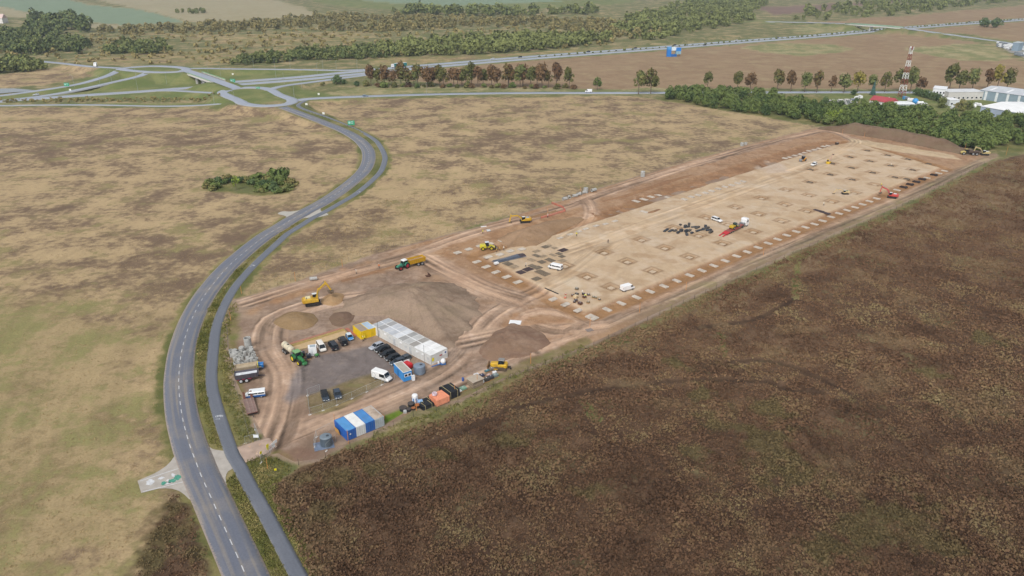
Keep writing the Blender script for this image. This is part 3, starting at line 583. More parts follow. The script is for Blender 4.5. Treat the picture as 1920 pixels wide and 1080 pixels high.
heap('small dark brown soil heap behind the parked minivans', [(618, 598), (630, 586), (652, 583), (664, 590), (660, 604), (640, 612), (622, 610)], 1.3, ('#8E7463', '#7C6454', '#86705C'), None, .6, 4, .3)
heap('brown soil heap with a dark damp flank near the bulldozer', [(898, 668), (905, 645), (930, 620), (972, 608), (1008, 620), (1034, 644), (1005, 662), (955, 676), (920, 678)], 1.6, ('#A58A75', '#8C6F5D', '#987C66'), (945, 642), .7, 5, .2, .2)
heap('tall brown soil heap below the yellow excavator with folded arm', [(938, 452), (955, 438), (985, 428), (1035, 414), (1092, 408), (1090, 416), (1050, 434), (1022, 456), (990, 468), (955, 464)], 3.0, ('#B39476', '#9E8063', '#A98A6A'), (985, 444), .5, 6, .14)
def berm(label, pts, hw, h, cols):
    P = smooth(WL(pts), 1.5); P = np.array([p[:2] for p in P]); T = np.gradient(P, axis=0); T /= np.linalg.norm(T, axis=1)[:, None]; N = np.column_stack([-T[:, 1], T[:, 0]])
    k = 22; V = []; n = len(P); e = np.minimum(1, np.minimum(np.arange(n), np.arange(n)[::-1]) / 14.0)
    for j in range(k + 1):
        s = -1 + 2 * j / k; q = P + N * (s * hw * (.6 + .4 * e))[:, None]
        z = h * e * np.minimum(1, (1 - abs(s)) * 1.5) ** 1.1 * (.8 + .4 * fbm(P[:, 0] / 8, P[:, 1] / 8 + s, 3)) + (fbm(q[:, 0] / 1.5, q[:, 1] / 1.5, 3) - .5) * .4
        V.append(np.column_stack([q, np.where(abs(s) > .99, -.9, z + .1)]))
    V = np.concatenate(V); ii = np.arange((k + 1) * n).reshape(k + 1, n); q = np.stack([ii[:-1, :-1], ii[:-1, 1:], ii[1:, 1:], ii[1:, :-1]], -1).reshape(-1, 4)
    o = fast('earth_bank', V, q, SM, smoothf=True); M = len(V)
    set_attr(o, colA=np.tile(tone(cols[0]), (M, 1)), colB=np.tile(tone(cols[1]), (M, 1)), colC=np.tile(tone(cols[2]), (M, 1)), prm=np.tile(np.array((.5, .2, .5), np.float32), (M, 1))); tag(o, label, 'bank')
berm('long brown earth bank along the green thicket at the far end', [(1535, 240), (1580, 246), (1640, 254), (1720, 268), (1795, 284), (1822, 291)], 7.5, 5.2, ('#8F7763', '#79624F', '#85725C'))
berm('low brown spoil ridge beside the upper haul road', [(985, 412), (1020, 402), (1045, 396)], 2.2, 1.3, ('#A98868', '#967355', '#9E7C5C'))

for lab_, pts_, hw_, h_ in (('low brown ridge of dug earth at the near end of the dug-out ground', [(1106, 400), (1125, 407), (1150, 415), (1166, 414)], 1.8, 1.1), ('low brown ridge of dug earth below the bluish slabs', [(1166, 391), (1190, 398), (1215, 402), (1245, 392), (1265, 384)], 2.2, 1.3), ('brown ridge of dug earth right of the white chalky patch', [(1425, 305), (1448, 318), (1476, 326)], 1.8, 1.0), ('long low ridge beside the upper haul road bend', [(1130, 378), (1180, 366), (1240, 346), (1300, 327)], 1.5, .9), ('low spoil ridge along the near upper haul road', [(640, 528), (700, 511), (760, 494)], 1.4, .8)): berm(lab_, pts_, hw_, h_, ('#B08A68', '#98745A', '#A58062'))

# ------------------------------------------------------------------ roads
RM = asphalt('asphalt_main', '#757A88', '#98918B', '#B0A092', .8); PMt = asphalt('asphalt_path', '#747984', '#82858E', '#8C8A86', .3); FM = asphalt('asphalt_far', '#B2BAC9', '#ADB2BD', '#A6A6A2', .3)  # far asphalt paler and bluer: sky reflection put into its colour
def strip(name, P, wd, mat, dz=.12, closed=False, parent=None, cut=None, skirt=True):
    P3 = np.array([(p[0], p[1], (p[2] if len(p) > 2 else 0)) for p in P]); n = len(P3)
    T = (np.roll(P3, -1, 0) - np.roll(P3, 1, 0)) if closed else np.gradient(P3, axis=0)
    T[:, 2] = 0; T /= np.linalg.norm(T, axis=1)[:, None]; N = np.column_stack([-T[:, 1], T[:, 0], np.zeros(n)])
    L = np.concatenate([[0], np.cumsum(np.linalg.norm(np.diff(P3[:, :2], axis=0), axis=1))])
    us = [-.5, -.25, 0, .25, .5]; V = np.concatenate([P3 + N * u * wd + np.array((0, 0, dz)) for u in us])
    if skirt: V = np.concatenate([V, P3 + N * -.53 * wd + np.array((0, 0, -.6)), P3 + N * .53 * wd + np.array((0, 0, -.6))])
    k = 5; e = n if closed else n - 1; Fc = []
    order = [5, 0, 1, 2, 3, 4, 6] if skirt else [0, 1, 2, 3, 4]
    for a, b in zip(order[:-1], order[1:]):
        for i in range(e): j = (i + 1) % n; Fc.append((a * n + i, a * n + j, b * n + j, b * n + i))
    Fc = [f[::-1] for f in Fc]
    o = fast(name, V, Fc, mat, parent); m = o.data; uv = m.uv_layers.new(name='lane')
    uu = np.concatenate([np.full(n, u + .5) for u in us] + ([np.zeros(n), np.ones(n)] if skirt else [])); vv = np.tile(L, 7 if skirt else 5)
    li = np.empty(len(m.loops), np.int32); m.loops.foreach_get('vertex_index', li); uv.data.foreach_set('uv', np.column_stack([uu[li], vv[li]]).astype(np.float32).ravel())
    if parent is None: tag(o, kind='structure')
    return o
PAINT = pm('#d9dbde', .6, .15, 2, dirt=.3)
rd = strip('road', MAIN, 7.4, RM)
def along(P, s0, s1, off, wd, name, parent, dz=.128, mat=None):
    """painted strip from s0 to s1 metres along P at offset off"""
    P3 = np.array([(p[0], p[1], p[2] if len(p) > 2 else 0) for p in P]); L = np.concatenate([[0], np.cumsum(np.linalg.norm(np.diff(P3[:, :2], axis=0), axis=1))])
    s = np.linspace(s0, s1, max(2, int((s1 - s0) / 2.5) + 1)); Q = np.column_stack([np.interp(s, L, P3[:, i]) for i in range(3)]); Q2 = np.column_stack([np.interp(s + .5, L, P3[:, i]) for i in range(3)]); T = Q2 - Q
    T[:, 2] = 0; nn = np.linalg.norm(T, axis=1)[:, None]; T = np.where(nn > 1e-6, T / np.maximum(nn, 1e-6), T); T[nn[:, 0] < 1e-6] = T[0]; N = np.column_stack([-T[:, 1], T[:, 0], np.zeros(len(T))])
    V = np.concatenate([Q + N * (off + wd / 2) + (0, 0, dz), Q + N * (off - wd / 2) + (0, 0, dz)]); n = len(Q)
    return fast(name, V, [(i, i + n, i + n + 1, i + 1) for i in range(n - 1)], mat or PAINT, parent)
LM = sum(math.dist(MAIN[i][:2], MAIN[i + 1][:2]) for i in range(len(MAIN) - 1))
s = 3.0
while s < LM - 45: along(MAIN, s, s + 1.8, 0, .16, 'lane_dash', rd); s += 4.05 if s < 100 else 4.4
along(MAIN, LM - 40, LM - 4, 0, .2, 'centre_line', rd)
ptr = strip('cycle_path', PATH, 3.0, PMt, dz=.10)
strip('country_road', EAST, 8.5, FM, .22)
for off, nm in ((-8.2, 'motorway'), (8.2, 'motorway')):
    P3 = np.array(MWAY); T = np.gradient(P3, axis=0); T[:, 2] = 0; T /= np.linalg.norm(T, axis=1)[:, None]; Q = P3 + np.column_stack([-T[:, 1], T[:, 0], 0 * T[:, 0]]) * off
    if off > 0: Q = Q[Q[:, 0] > W(352, 160)[0]]
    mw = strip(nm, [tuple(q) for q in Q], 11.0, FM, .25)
    LW = sum(math.dist(Q[i][:2], Q[i + 1][:2]) for i in range(len(Q) - 1))
    for o2 in (-5.0, 5.0): along([tuple(q) for q in Q], 0, LW, o2, .35, 'edge_line', mw, .262)
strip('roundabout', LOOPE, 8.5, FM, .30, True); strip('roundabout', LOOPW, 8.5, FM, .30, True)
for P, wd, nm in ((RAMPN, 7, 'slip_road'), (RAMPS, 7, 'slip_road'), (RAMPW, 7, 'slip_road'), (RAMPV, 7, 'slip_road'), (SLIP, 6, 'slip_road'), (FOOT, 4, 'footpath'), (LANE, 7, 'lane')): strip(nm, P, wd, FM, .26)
def sheet(name, pts, mat, dz, zl=0.0, kind='structure'):
    P = smooth(WL(pts, zl), 1.0, True) if len(pts) > 8 and not (len(pts) == 16) else [(*p, 0) for p in WL(pts, zl)]
    mb = MB(); mb.add([(p[0], p[1], zl + dz) for p in P], [tuple(range(len(P)))]); o = mb.build(name, mat); tag(o, kind=kind); return o
APR = pm('#b7b0a7', .9, .14, .6, dirt=.25, bump=.2); APR2 = pm('#b9b5ab', .9, .12, .8, dirt=.12)
def poly_up(o):
    if o.data.polygons[0].normal.z < 0: o.data.flip_normals()
for nm, pts, mt, dz in (('driveway', [(331, 846), (327, 856), (320, 866), (312, 874), (302, 881), (290, 888), (258, 902), (265, 925), (296, 917), (310, 916), (323, 917), (336, 921), (346, 928), (355, 937), (375, 925), (350, 870)], APR, .085), ('driveway', [(380, 815), (388, 832), (398, 842), (424, 846), (446, 843), (462, 866), (440, 877), (428, 884), (423, 896), (424, 912), (400, 880), (378, 840)], APR, .085), ('driveway', [(545, 411), (534, 405), (521, 401), (530, 396.5), (545, 397), (562, 394), (580, 386), (590, 388), (565, 405)], APR2, .085), ('driveway', [(560, 407), (585, 397), (600, 391), (602, 396), (616, 402), (605, 406), (590, 408), (572, 409), (555, 413)], APR2, .085), ('crossing', [(445, 841), (480, 829), (504, 823), (520, 839), (500, 852), (461, 869)], pm('#b9a190', .95, .2, .5, dirt=.35, bump=.3), .24)):
    poly_up(sheet(nm, pts, mt, dz))
# sports-court paint on the left driveway
dw = [W(*p) for p in ((263, 902.5), (336.5, 878.5), (346, 903.5), (268, 922.5))]
def qbil(u, v): return tuple((dw[0][i] * (1 - u) + dw[1][i] * u) * (1 - v) + (dw[3][i] * (1 - u) + dw[2][i] * u) * v for i in (0, 1))
drv = bpy.data.objects['driveway']; mk = MB()
for (u0, v0), (u1, v1) in (((0, 0), (1, 0)), ((1, 0), (1, 1)), ((1, 1), (0, 1))):
    a, b = qbil(u0, v0), qbil(u1, v1); mk.bar((*a, .095), (*b, .095), .16, .006)
mk.build('court_line', PAINT, drv)
def blob(name, u, v, ru, rv, mat, n=11, seed=1):
    r = random.Random(seed); m = MB(); V = [qbil(u, v)]
    for i in range(n * 2):
        a = math.pi * i / n; k = r.uniform(.55, 1); V.append(qbil(u + ru * k * math.cos(a), v + rv * k * math.sin(a)))
    m.add([(*p, .097) for p in V], [(0, i + 1, (i + 1) % (2 * n) + 1) for i in range(2 * n)]); o = m.build(name, mat, drv); 
    if o.data.polygons[0].normal.z < 0: o.data.flip_normals()
TEALP = pm('#4f9c86', .7, .25, 3); 
for k, (u, v, ru, rv, mt) in enumerate(((.22, .38, .12, .3, PAINT), (.5, .3, .10, .12, PAINT), (.80, .35, .06, .16, PAINT), (.64, .62, .05, .1, PAINT), (.52, .75, .10, .16, TEALP), (.72, .72, .12, .18, TEALP), (.88, .6, .10, .25, TEALP), (.62, .85, .12, .08, PAINT))): blob('paint_patch', u, v, ru, rv, mt, seed=k)
# bicycle symbols on the path
def symbol(px, py, a):
    x, y = W(px, py); m = MB()
    for q in (-.55, .55):
        n = 12; m.add([(q + r * math.cos(2 * math.pi * i / n), r * math.sin(2 * math.pi * i / n), 0) for r in (.38, .26) for i in range(n)], [(i, (i + 1) % n, n + (i + 1) % n, n + i) for i in range(n)])
    for p0, p1 in (((-.55, 0), (-.1, .45)), ((-.1, .45), (.35, .5)), ((.35, .5), (.55, 0)), ((-.1, .45), (.1, 0)), ((.1, 0), (.35, .5)), ((-.55, 0), (.1, 0))): m.bar((*p0, 0), (*p1, 0), .1, .004)
    m.bar((-.5, -1.2, 0), (.5, -1.2, 0), .12, .004); m.bar((.5, -1.2, 0), (.3, -1.4, 0), .12, .004); m.bar((.5, -1.2, 0), (.3, -1.0, 0), .12, .004)
    o = m.build('bicycle_marking', PAINT, ptr, (x, y, .107), a)
symbol(411, 781, R(5)); symbol(474.5, 498, R(-35)); symbol(674, 360, R(-50))
# bridge over the motorway
def bridge(label, P, i0, i1, wd, depth, piers, parapet):
    P = np.array(P)[i0:i1]; mid = P[len(P) // 2]; t = thing('bridge', label, 'bridge', (mid[0], mid[1], mid[2]))
    T = np.gradient(P, axis=0); T[:, 2] = 0; T /= np.linalg.norm(T, axis=1)[:, None]; N = np.column_stack([-T[:, 1], T[:, 0], 0 * T[:, 0]]); n = len(P); Q = P - mid
    def swept(name, o0, o1, z0, z1, mat):
        V = np.concatenate([Q + N * o + (0, 0, z) for o, z in ((o0, z0), (o1, z0), (o1, z1), (o0, z1))]); Fc = [(a * n + i, a * n + i + 1, b * n + i + 1, b * n + i) for a, b in ((0, 1), (1, 2), (2, 3), (3, 0)) for i in range(n - 1)]
        Fc += [(0, n, 2 * n, 3 * n), (n - 1, 4 * n - 1, 3 * n - 1, 2 * n - 1)]
        return fast(name, V, Fc, mat, t)
    swept('deck', -wd / 2, wd / 2, -depth, .2, CONC); swept('road_surface', -wd / 2 + 1, wd / 2 - 1, .21, .33, FM)
    for sgn in (-1, 1): swept('parapet', sgn * (wd / 2 - .35), sgn * wd / 2, .2, .9, parapet[0]); swept('railing', sgn * (wd / 2 - .2), sgn * (wd / 2 - .1), .9, 1.6, parapet[1])
    for f in piers:
        q = Q[int(f * (n - 1))]; N0 = N[int(f * (n - 1))]; m = MB(); a = math.atan2(N0[1], N0[0])
        for k in (-1, 0, 1): m.box(q[0] + N0[0] * k * wd * .32, q[1] + N0[1] * k * wd * .32, -mid[2], .9, 1.6, mid[2] - depth + .05 + q[2], a + math.pi / 2)
        m.build('pier', CONC, t)
    for f in (0, n - 1):
        m = MB(); a = math.atan2(N[f][1], N[f][0]); m.box(Q[f][0], Q[f][1], -mid[2], 2.0, wd, mid[2] + Q[f][2] - .1, a + math.pi / 2); m.build('abutment', CONC, t)
    return t
dB = sdline(MWAY, np.array([p[0] for p in BRID], np.float32), np.array([p[1] for p in BRID], np.float32))[0]; kk = np.nonzero(dB < 26)[0]
bridge('concrete road bridge with green railing between the two roundabouts', BRID, max(0, kk[0] - 1), kk[-1] + 2, 13, 1.0, (.35, .68), (pm('#cfcabd', .8, .1), pm('#7fae84', .6, .1)))
strip('road', BRID, 9, FM, .345, skirt=False)
dB = sdline(MWAY, np.array([p[0] for p in OVER], np.float32), np.array([p[1] for p in OVER], np.float32))[0]; kk = np.nonzero(dB < 34)[0]
bridge('pale green overbridge crossing the distant motorway', OVER, max(0, kk[0] - 1), kk[-1] + 2, 11, 1.2, (.3, .55, .8), (pm('#a9b9a4', .8, .1), pm('#8fae92', .6, .1)))
strip('road', OVER, 8, FM, .345)
# pond
WATER = bpy.data.materials.new('pond_water'); WATER.use_nodes = True; b = WATER.node_tree.nodes['Principled BSDF']; b.inputs['Base Color'].default_value = (.10, .12, .13, 1); b.inputs['Roughness'].default_value = .06
tn = WATER.node_tree.nodes.new('ShaderNodeTexNoise'); tn.inputs['Scale'].default_value = .8; bp = WATER.node_tree.nodes.new('ShaderNodeBump'); bp.inputs['Strength'].default_value = .05; WATER.node_tree.links.new(tn.outputs[0], bp.inputs['Height']); WATER.node_tree.links.new(bp.outputs[0], b.inputs['Normal'])
poly_up(sheet('pond_water', [(-60, 173), (-20, 168), (20, 166.5), (45, 168), (70, 171), (55, 172.5), (30, 173.5), (0, 176), (-30, 178), (-60, 180)], WATER, .35))
# ------------------------------------------------------------------ vehicles
def on_mesh(label, px, py):
    """point of a heap's surface met by the line of sight through a photo pixel"""
    o = [q for q in bpy.data.objects if q.get('label') == label][0]; V = np.empty(len(o.data.vertices) * 3, np.float32); o.data.vertices.foreach_get('co', V); V = V.reshape(-1, 3)
    best = None
    for k in range(40):
        z = 5.0 - k * .13; x, y = W(px, py, z); d = np.hypot(V[:, 0] - x, V[:, 1] - y); i = int(np.argmin(d))
        if d[i] < 1.5 and V[i, 2] >= z - .1: return (x, y, float(V[i, 2]) - .12)
    return (x, y, hz(x, y))
_wh = {}
def wheel_at(t, x, y, r, wd, rim=None, rz=0.0, z=None):
    rim = rim or RIM; k = (round(r, 2), round(wd, 2), rim.name)
    if k not in _wh:
        a = MB().cyl((0, -wd / 2, 0), (0, wd / 2, 0), r, r, 16); b = MB()
        for s in (-1, 1): b.cyl((0, s * wd * .5, 0), (0, s * (wd * .5 + .012), 0), r * .6, r * .52, 12)
        _wh[k] = (a.mesh('wheel', TYRE), b.mesh('rim', rim))
    w_ = link(bpy.data.objects.new('wheel', _wh[k][0]), t); w_.location = (x, y, r if z is None else z); w_.rotation_euler = (0, 0, rz); link(bpy.data.objects.new('rim', _wh[k][1]), w_); return w_
def place(name, label, cat, a, b=None, rz=None, group=None):
    """thing standing midway between two ground pixels, pointing from the first to the second"""
    if b:
        p, q = G0(*a), G0(*b); rz = math.atan2(q[1] - p[1], q[0] - p[0]); x, y = (p[0] + q[0]) / 2, (p[1] + q[1]) / 2
    else: x, y, _ = G0(*a)
    return thing(name, label, cat, (x, y, hz(x, y) + .02), rz or 0, group)
def car(label, a, b, paint, kind='car', L=4.5, Wd=1.82, roofc=None, name='parked_car', cat='car', group=None):
    t = place(name, label, cat, a, b, group=group); P = pm(paint, .25, .06, 1); hw = Wd / 2; rc = pm(roofc, .25, .06, 1) if roofc else P
    if kind == 'minivan': H, zb, secs, gh = 1.92, 1.08, [(-.5, .4, .95, .45), (-.49, .3, 1.12, .49), (.25, .28, 1.12, .5), (.42, .3, 1.02, .49), (.5, .42, .78, .43)], (-.49, .36, -.47, .2)
    elif kind == 'suv': H, zb, secs, gh = 1.68, 1.05, [(-.5, .45, .9, .44), (-.48, .34, 1.06, .49), (.2, .32, 1.06, .5), (.42, .34, .96, .48), (.5, .45, .75, .42)], (-.48, .24, -.43, .08)
    elif kind == 'hatch': H, zb, secs, gh = 1.47, .92, [(-.5, .4, .8, .43), (-.48, .28, .94, .48), (.2, .25, .93, .5), (.42, .28, .8, .48), (.5, .4, .62, .41)], (-.48, .25, -.38, .06)
    else: H, zb, secs, gh = 1.48, .93, [(-.5, .38, .8, .42), (-.48, .27, .95, .47), (-.3, .23, .97, .5), (.2, .23, .94, .5), (.42, .26, .8, .48), (.5, .38, .6, .41)], (-.48, .23, -.41, .05)
    MB().loft([(x * L, z0, z1, w2 * Wd) for x, z0, z1, w2 in secs], .14).build('body', P, t)
    MB().frustum(gh[0] * L, gh[1] * L, zb - .02, hw * .93, gh[2] * L, gh[3] * L, H - .05, hw * .78).build('window', GLASS, t)
    MB().frustum(gh[2] * L - .02, gh[3] * L + .02, H - .055, hw * .80, gh[2] * L + .06, gh[3] * L - .08, H, hw * .72).build('roof', rc, t)
    m = MB()
    for s in (-1, 1):
        for x0, x1 in ((gh[0] + .005, gh[2] + .005), (gh[1] - .004, gh[3] - .002), (-.15, -.15)): m.bar((x0 * L, s * hw * .935, zb - .03), (x1 * L, s * hw * .785, H - .04), .07)
    m.build('pillar', rc, t)
    for s in (-1, 1):
        MB().box(.478 * L, s * hw * .62, secs[-1][1] + .22, .12, .34, .16, tx=.8).build('headlight', LAMP, t); MB().box(-.487 * L, s * hw * .72, secs[1][2] - .32, .1, .22, .26).build('tail_light', REDL, t)
        MB().box(gh[1] * L * .62, s * (hw + .07), zb, .12, .16, .12).build('mirror', P, t)
    MB().box(.5 * L - .02, 0, .5, .05, .5, .11).box(-.5 * L + .02, 0, .6, .05, .5, .11).build('number_plate', PLATE, t)
    for x in (-.31, .30):
        for s in (-1, 1): wheel_at(t, x * L, s * (hw - .1), .33, .2)
    return t
def van(label, a, b, paint, L=5.5, Wd=2.0, H=2.45, windows='cab', lower=None, name='parked_van', group=None, nose=.27):
    t = place(name, label, 'van', a, b, group=group); P = pm(paint, .3, .05, .8); hw = Wd / 2; xn = .5 - nose
    MB().loft([(-.5 * L, .5, H - .12, hw * .94), (-.492 * L, .4, H, hw), (xn * L - .25, .38, H, hw), (xn * L + .1, .38, H - .12, hw), (.36 * L, .38, 1.25, hw), (.47 * L, .4, 1.02, hw * .95), (.5 * L, .5, .8, hw * .86)], .16).build('body', P, t)
    if lower: MB().loft([(-.499 * L, .42, 1.1, hw * 1.0), (-.49 * L, .4, 1.12, hw + .012), (.36 * L, .39, 1.12, hw + .012), (.47 * L, .41, .9, hw * .96), (.503 * L, .5, .78, hw * .87)], .1).build('lower_body', pm(lower, .25, .05), t)
    x0, x1 = xn * L + .12, .355 * L; dz = (H - .14 - 1.27)
    n = Vector((dz, 0, x1 - x0)).normalized() * .02
    MB().add([(x1 + n.x - .02, -hw * .86, 1.30 + n.z), (x1 + n.x - .02, hw * .86, 1.30 + n.z), (x0 + n.x + .03, hw * .82, H - .2 + n.z), (x0 + n.x + .03, -hw * .82, H - .2 + n.z)], [(0, 1, 2, 3)]).build('windscreen', GLASS, t)
    for s in (-1, 1):
        MB().prism([(xn * L - .45, 1.3), (.33 * L, 1.3), (xn * L + .22, H - .28), (xn * L - .45, H - .28)], s * hw - .01, s * (hw + .012)).build('side_window', GLASS, t)
        ws = {'cab': [], 'crew': [(-.02, .16)], 'full': [(-.46, -.16), (-.14, .16)]}[windows]
        for u, v in ws: MB().box((u + v) / 2 * L, s * hw, 1.3, (v - u) * L, .03, H - 1.65).build('side_window', GLASS, t)
        MB().box(.478 * L, s * hw * .68, .78, .1, .3, .2).build('headlight', LAMP, t); MB().box(-.497 * L, s * hw * .88, 1.0, .05, .14, .5).build('tail_light', REDL, t); MB().box(.3 * L, s * (hw + .1), 1.3, .12, .2, .28).build('mirror', DARK, t)
    if windows == 'full': MB().box(-.498 * L, 0, 1.3, .03, hw * 1.6, H - 1.7).build('rear_window', GLASS, t)
    MB().box(.5 * L - .02, 0, .42, .12, Wd * .8, .2).box(-.5 * L, 0, .42, .1, Wd * .9, .18).build('bumper', DARK, t)
    for x in (-.3, .31):
        for s in (-1, 1): wheel_at(t, x * L, s * (hw - .12), .36, .24)
    return t
BLK = '#17191d'
car('black roofed estate car parked alone beside a hatchback in front of the mesh fence', (606.5, 735), (613.5, 757.5), '#38434f', 'estate', 4.7, roofc=BLK)
car('dark blue-grey hatchback right of the black roofed estate car', (630, 733), (636, 752.5), '#3a4656', 'hatch', 4.1)
car('silver car, first in the row before the long office', (717.5, 648), (694.5, 657), '#aeb4bd', 'estate', 4.5)
car('black car right beside the silver car', (730, 653.5), (704.5, 662), BLK, 'estate', 4.7)
car('black car in the middle of the row before the long office', (739.5, 662), (713, 670), BLK, 'estate', 4.7)
car('black car, fourth in the row before the long office', (750, 670), (723, 678), '#191c20', 'hatch', 4.5)
car('dark grey-blue car half hidden behind the small blue cabin', (757.5, 678), (733, 686), '#39424d', 'estate', 4.5)
car('dark grey car parked tight against the long office behind the others', (766, 672), (751, 679), '#4c5158', 'hatch', 4.0)
car('cream white minivan right of the white toilet cabin', (597, 645), (608.5, 663.5), '#efeae2', 'minivan', 4.9, 1.9)
car('dark blue-black minivan between the cream minivan and the black one', (631.5, 660), (618.5, 644), '#262b35', 'minivan', 4.9, 1.9)
car('black boxy minivan nearest the small blue car', (648, 651), (638, 637), '#1f2228', 'minivan', 4.7, 1.85)
car('small bright blue car beside the yellow cabin', (652.5, 630.5), (659.5, 640), '#3c8fd0', 'hatch', 3.6, 1.65, roofc='#d8e6f0')
t = van('white high roofed van by the small blue cabin', (700, 706), (734, 717), '#f3f3f2', 5.5, 2.05, 2.55, 'crew')
m = MB(); n_ = 16
for s in (-1,): m.add([(-1.9 + r * math.cos(2 * math.pi * i / n_), s * 1.03 * 1.003, 1.45 + r * math.sin(2 * math.pi * i / n_)) for r in (.62, .5) for i in range(n_)], [(i, (i + 1) % n_, n_ + (i + 1) % n_, n_ + i) for i in range(n_)])
m.build('ring_emblem', pm('#b4bcc4', .4), t)
van('blue and white minibus beside the rusty low trailer', (494, 742), (464.5, 746), '#eceff0', 5.0, 1.92, 1.98, 'full', lower='#2f5f9e', nose=.24)
van('white minibus with dark windows among the steel mats', (1052.5, 507), (1029.5, 502), '#f4f5f5', 5.2, 1.95, 2.1, 'full', nose=.22)
van('white panel van alone at the near end of the sand platform', (1166, 546.5), (1186, 541), '#fafafa', 5.0, 1.95, 2.15, 'cab')
car('white estate car far out on the sand platform beside a dark pit', (1531, 308), (1520.5, 312.5), '#f4f5f5', 'suv', 4.7)
t = car('white pickup with a dark load bed left of the low loader lorry', (1337.5, 412), (1350.5, 417), '#f1f2f2', 'suv', 5.2); MB().box(-1.35, 0, 1.0, 2.2, 1.6, .35).build('load_bed', DARK, t)
# cars on the roads
def oncar(label, px, py, P, rev, paint, kind='estate', off=0, L=4.5, z=.3):
    c = np.array(W(px, py)); Q = np.array([p[:2] for p in P]); i = int(np.argmin(((Q - c) ** 2).sum(1))); i = min(max(i, 1), len(Q) - 2); d = Q[i + 1] - Q[i - 1]; d /= np.linalg.norm(d); nn = np.array((-d[1], d[0])); zz = P[i][2] if len(P[i]) > 2 else 0
    q = Q[i] + nn * off; a = math.atan2(d[1], d[0]) + (math.pi if rev else 0)
    t = car(label, (700, 700), (701, 700), paint, kind, L, name='car') if kind != 'van' else van(label, (700, 700), (701, 700), paint, L, name='van', windows='cab')
    t.location = (q[0], q[1], zz + z); t.rotation_euler = (0, 0, a); return t
oncar('light blue-grey car driving on the country road near the roundabout', 684, 181, EAST, False, '#9fb3c4', 'estate', -2, 4.6)
oncar('white van driving on the country road', 1101, 174, EAST, True, '#f2f2f2', 'van', 2, 5.6)
oncar('silver car on the motorway at the far left', 75, 181, MWAY, True, '#dde2e6', 'estate', 8, 4.6)
for lab, px, py, off, pc in (('white car on the motorway behind the avenue', 935, 113, 9, '#eceeee'), ('dark car on the motorway behind the avenue', 975, 110, 7, '#2c3238'), ('dark car on the motorway right of the avenue', 1105, 100, 9, '#30363c'), ('black car on the motorway approaching the blue frame', 1198, 93, 9, '#26292e'), ('dark car on the motorway above the blue frame', 1267, 87, 9, '#3a3f46'), ('white car on the motorway right of the blue frame', 1384, 78, 9, '#f0f0f0'), ('grey car on the motorway right of the blue frame', 1462, 72, 8, '#5b6168'), ('dark car on the near carriageway below the frame', 1320, 85, -9, '#31363c'), ('white car on the motorway under the far overbridge', 1610, 60, 8, '#f2f2f2'), ('dark car on the motorway beyond the overbridge', 1824, 43, 8, '#3a3d42')): oncar(lab, px, py, MWAY, True, pc, 'estate', off, 4.7)
def wheels(t, xs, hw, r, wd, rim=None):
    for x in xs:
        for s in (-1, 1): wheel_at(t, x, s * hw, r, wd, rim)
def onroad(name, label, cat, px, py, P, rev, off):
    c = np.array(W(px, py)); Q = np.array([p[:2] for p in P]); i = int(np.argmin(((Q - c) ** 2).sum(1))); i = min(max(i, 1), len(Q) - 2); d = Q[i + 1] - Q[i - 1]; d /= np.linalg.norm(d); q = Q[i] + np.array((-d[1], d[0])) * off
    return thing(name, label, cat, (q[0], q[1], P[i][2] + .3), math.atan2(d[1], d[0]) + (math.pi if rev else 0))
t = onroad('lorry', 'green curtain-sided articulated lorry with a white cab on the motorway', 'lorry', 757, 128, MWAY, True, 9)
MB().loft([(5.6, .6, 3.0, 1.2), (5.8, .5, 3.6, 1.25), (7.6, .5, 3.5, 1.25), (8.0, .6, 2.4, 1.22), (8.1, .7, 1.5, 1.2)]).build('cab', WHITE, t); MB().box(7.95, 0, 1.9, .1, 2.1, .8).build('windscreen', GLASS, t)
MB().box(-1.6, 0, 1.15, 13.4, 2.5, 2.8).build('trailer_body', pm('#1f7d7d', .5, .15, .5), t); MB().box(-1.6, 0, 3.96, 13.3, 2.4, .05).build('roof', WHITE, t); MB().box(0, 0, .9, 15, 1, .25).build('chassis', DARK, t)
for s in (-1, 1): MB().box(-2.2, s * 1.255, 2.0, 5, .02, 1.0).build('lettering_band', pm('#bfe3e3', .5, .2, 2), t)
wheels(t, (-6.6, -5.3, -4.0, 4.6, 7.0), 1.05, .5, .35)
t = onroad('lorry', 'white box lorry entering the small roundabout', 'lorry', 224, 129, LANE, False, 0); t.rotation_euler[2] = R(-70)
MB().box(-1.2, 0, 1.0, 6.0, 2.4, 2.7).build('box_body', WHITE, t); MB().loft([(1.9, .5, 2.6, 1.15), (3.2, .5, 2.6, 1.15), (3.7, .6, 1.5, 1.1)]).build('cab', WHITE, t); MB().box(3.5, 0, 1.5, .1, 1.9, .7, ry=-.3).build('windscreen', GLASS, t); wheels(t, (-3, 2.6), 1.0, .48, .32)

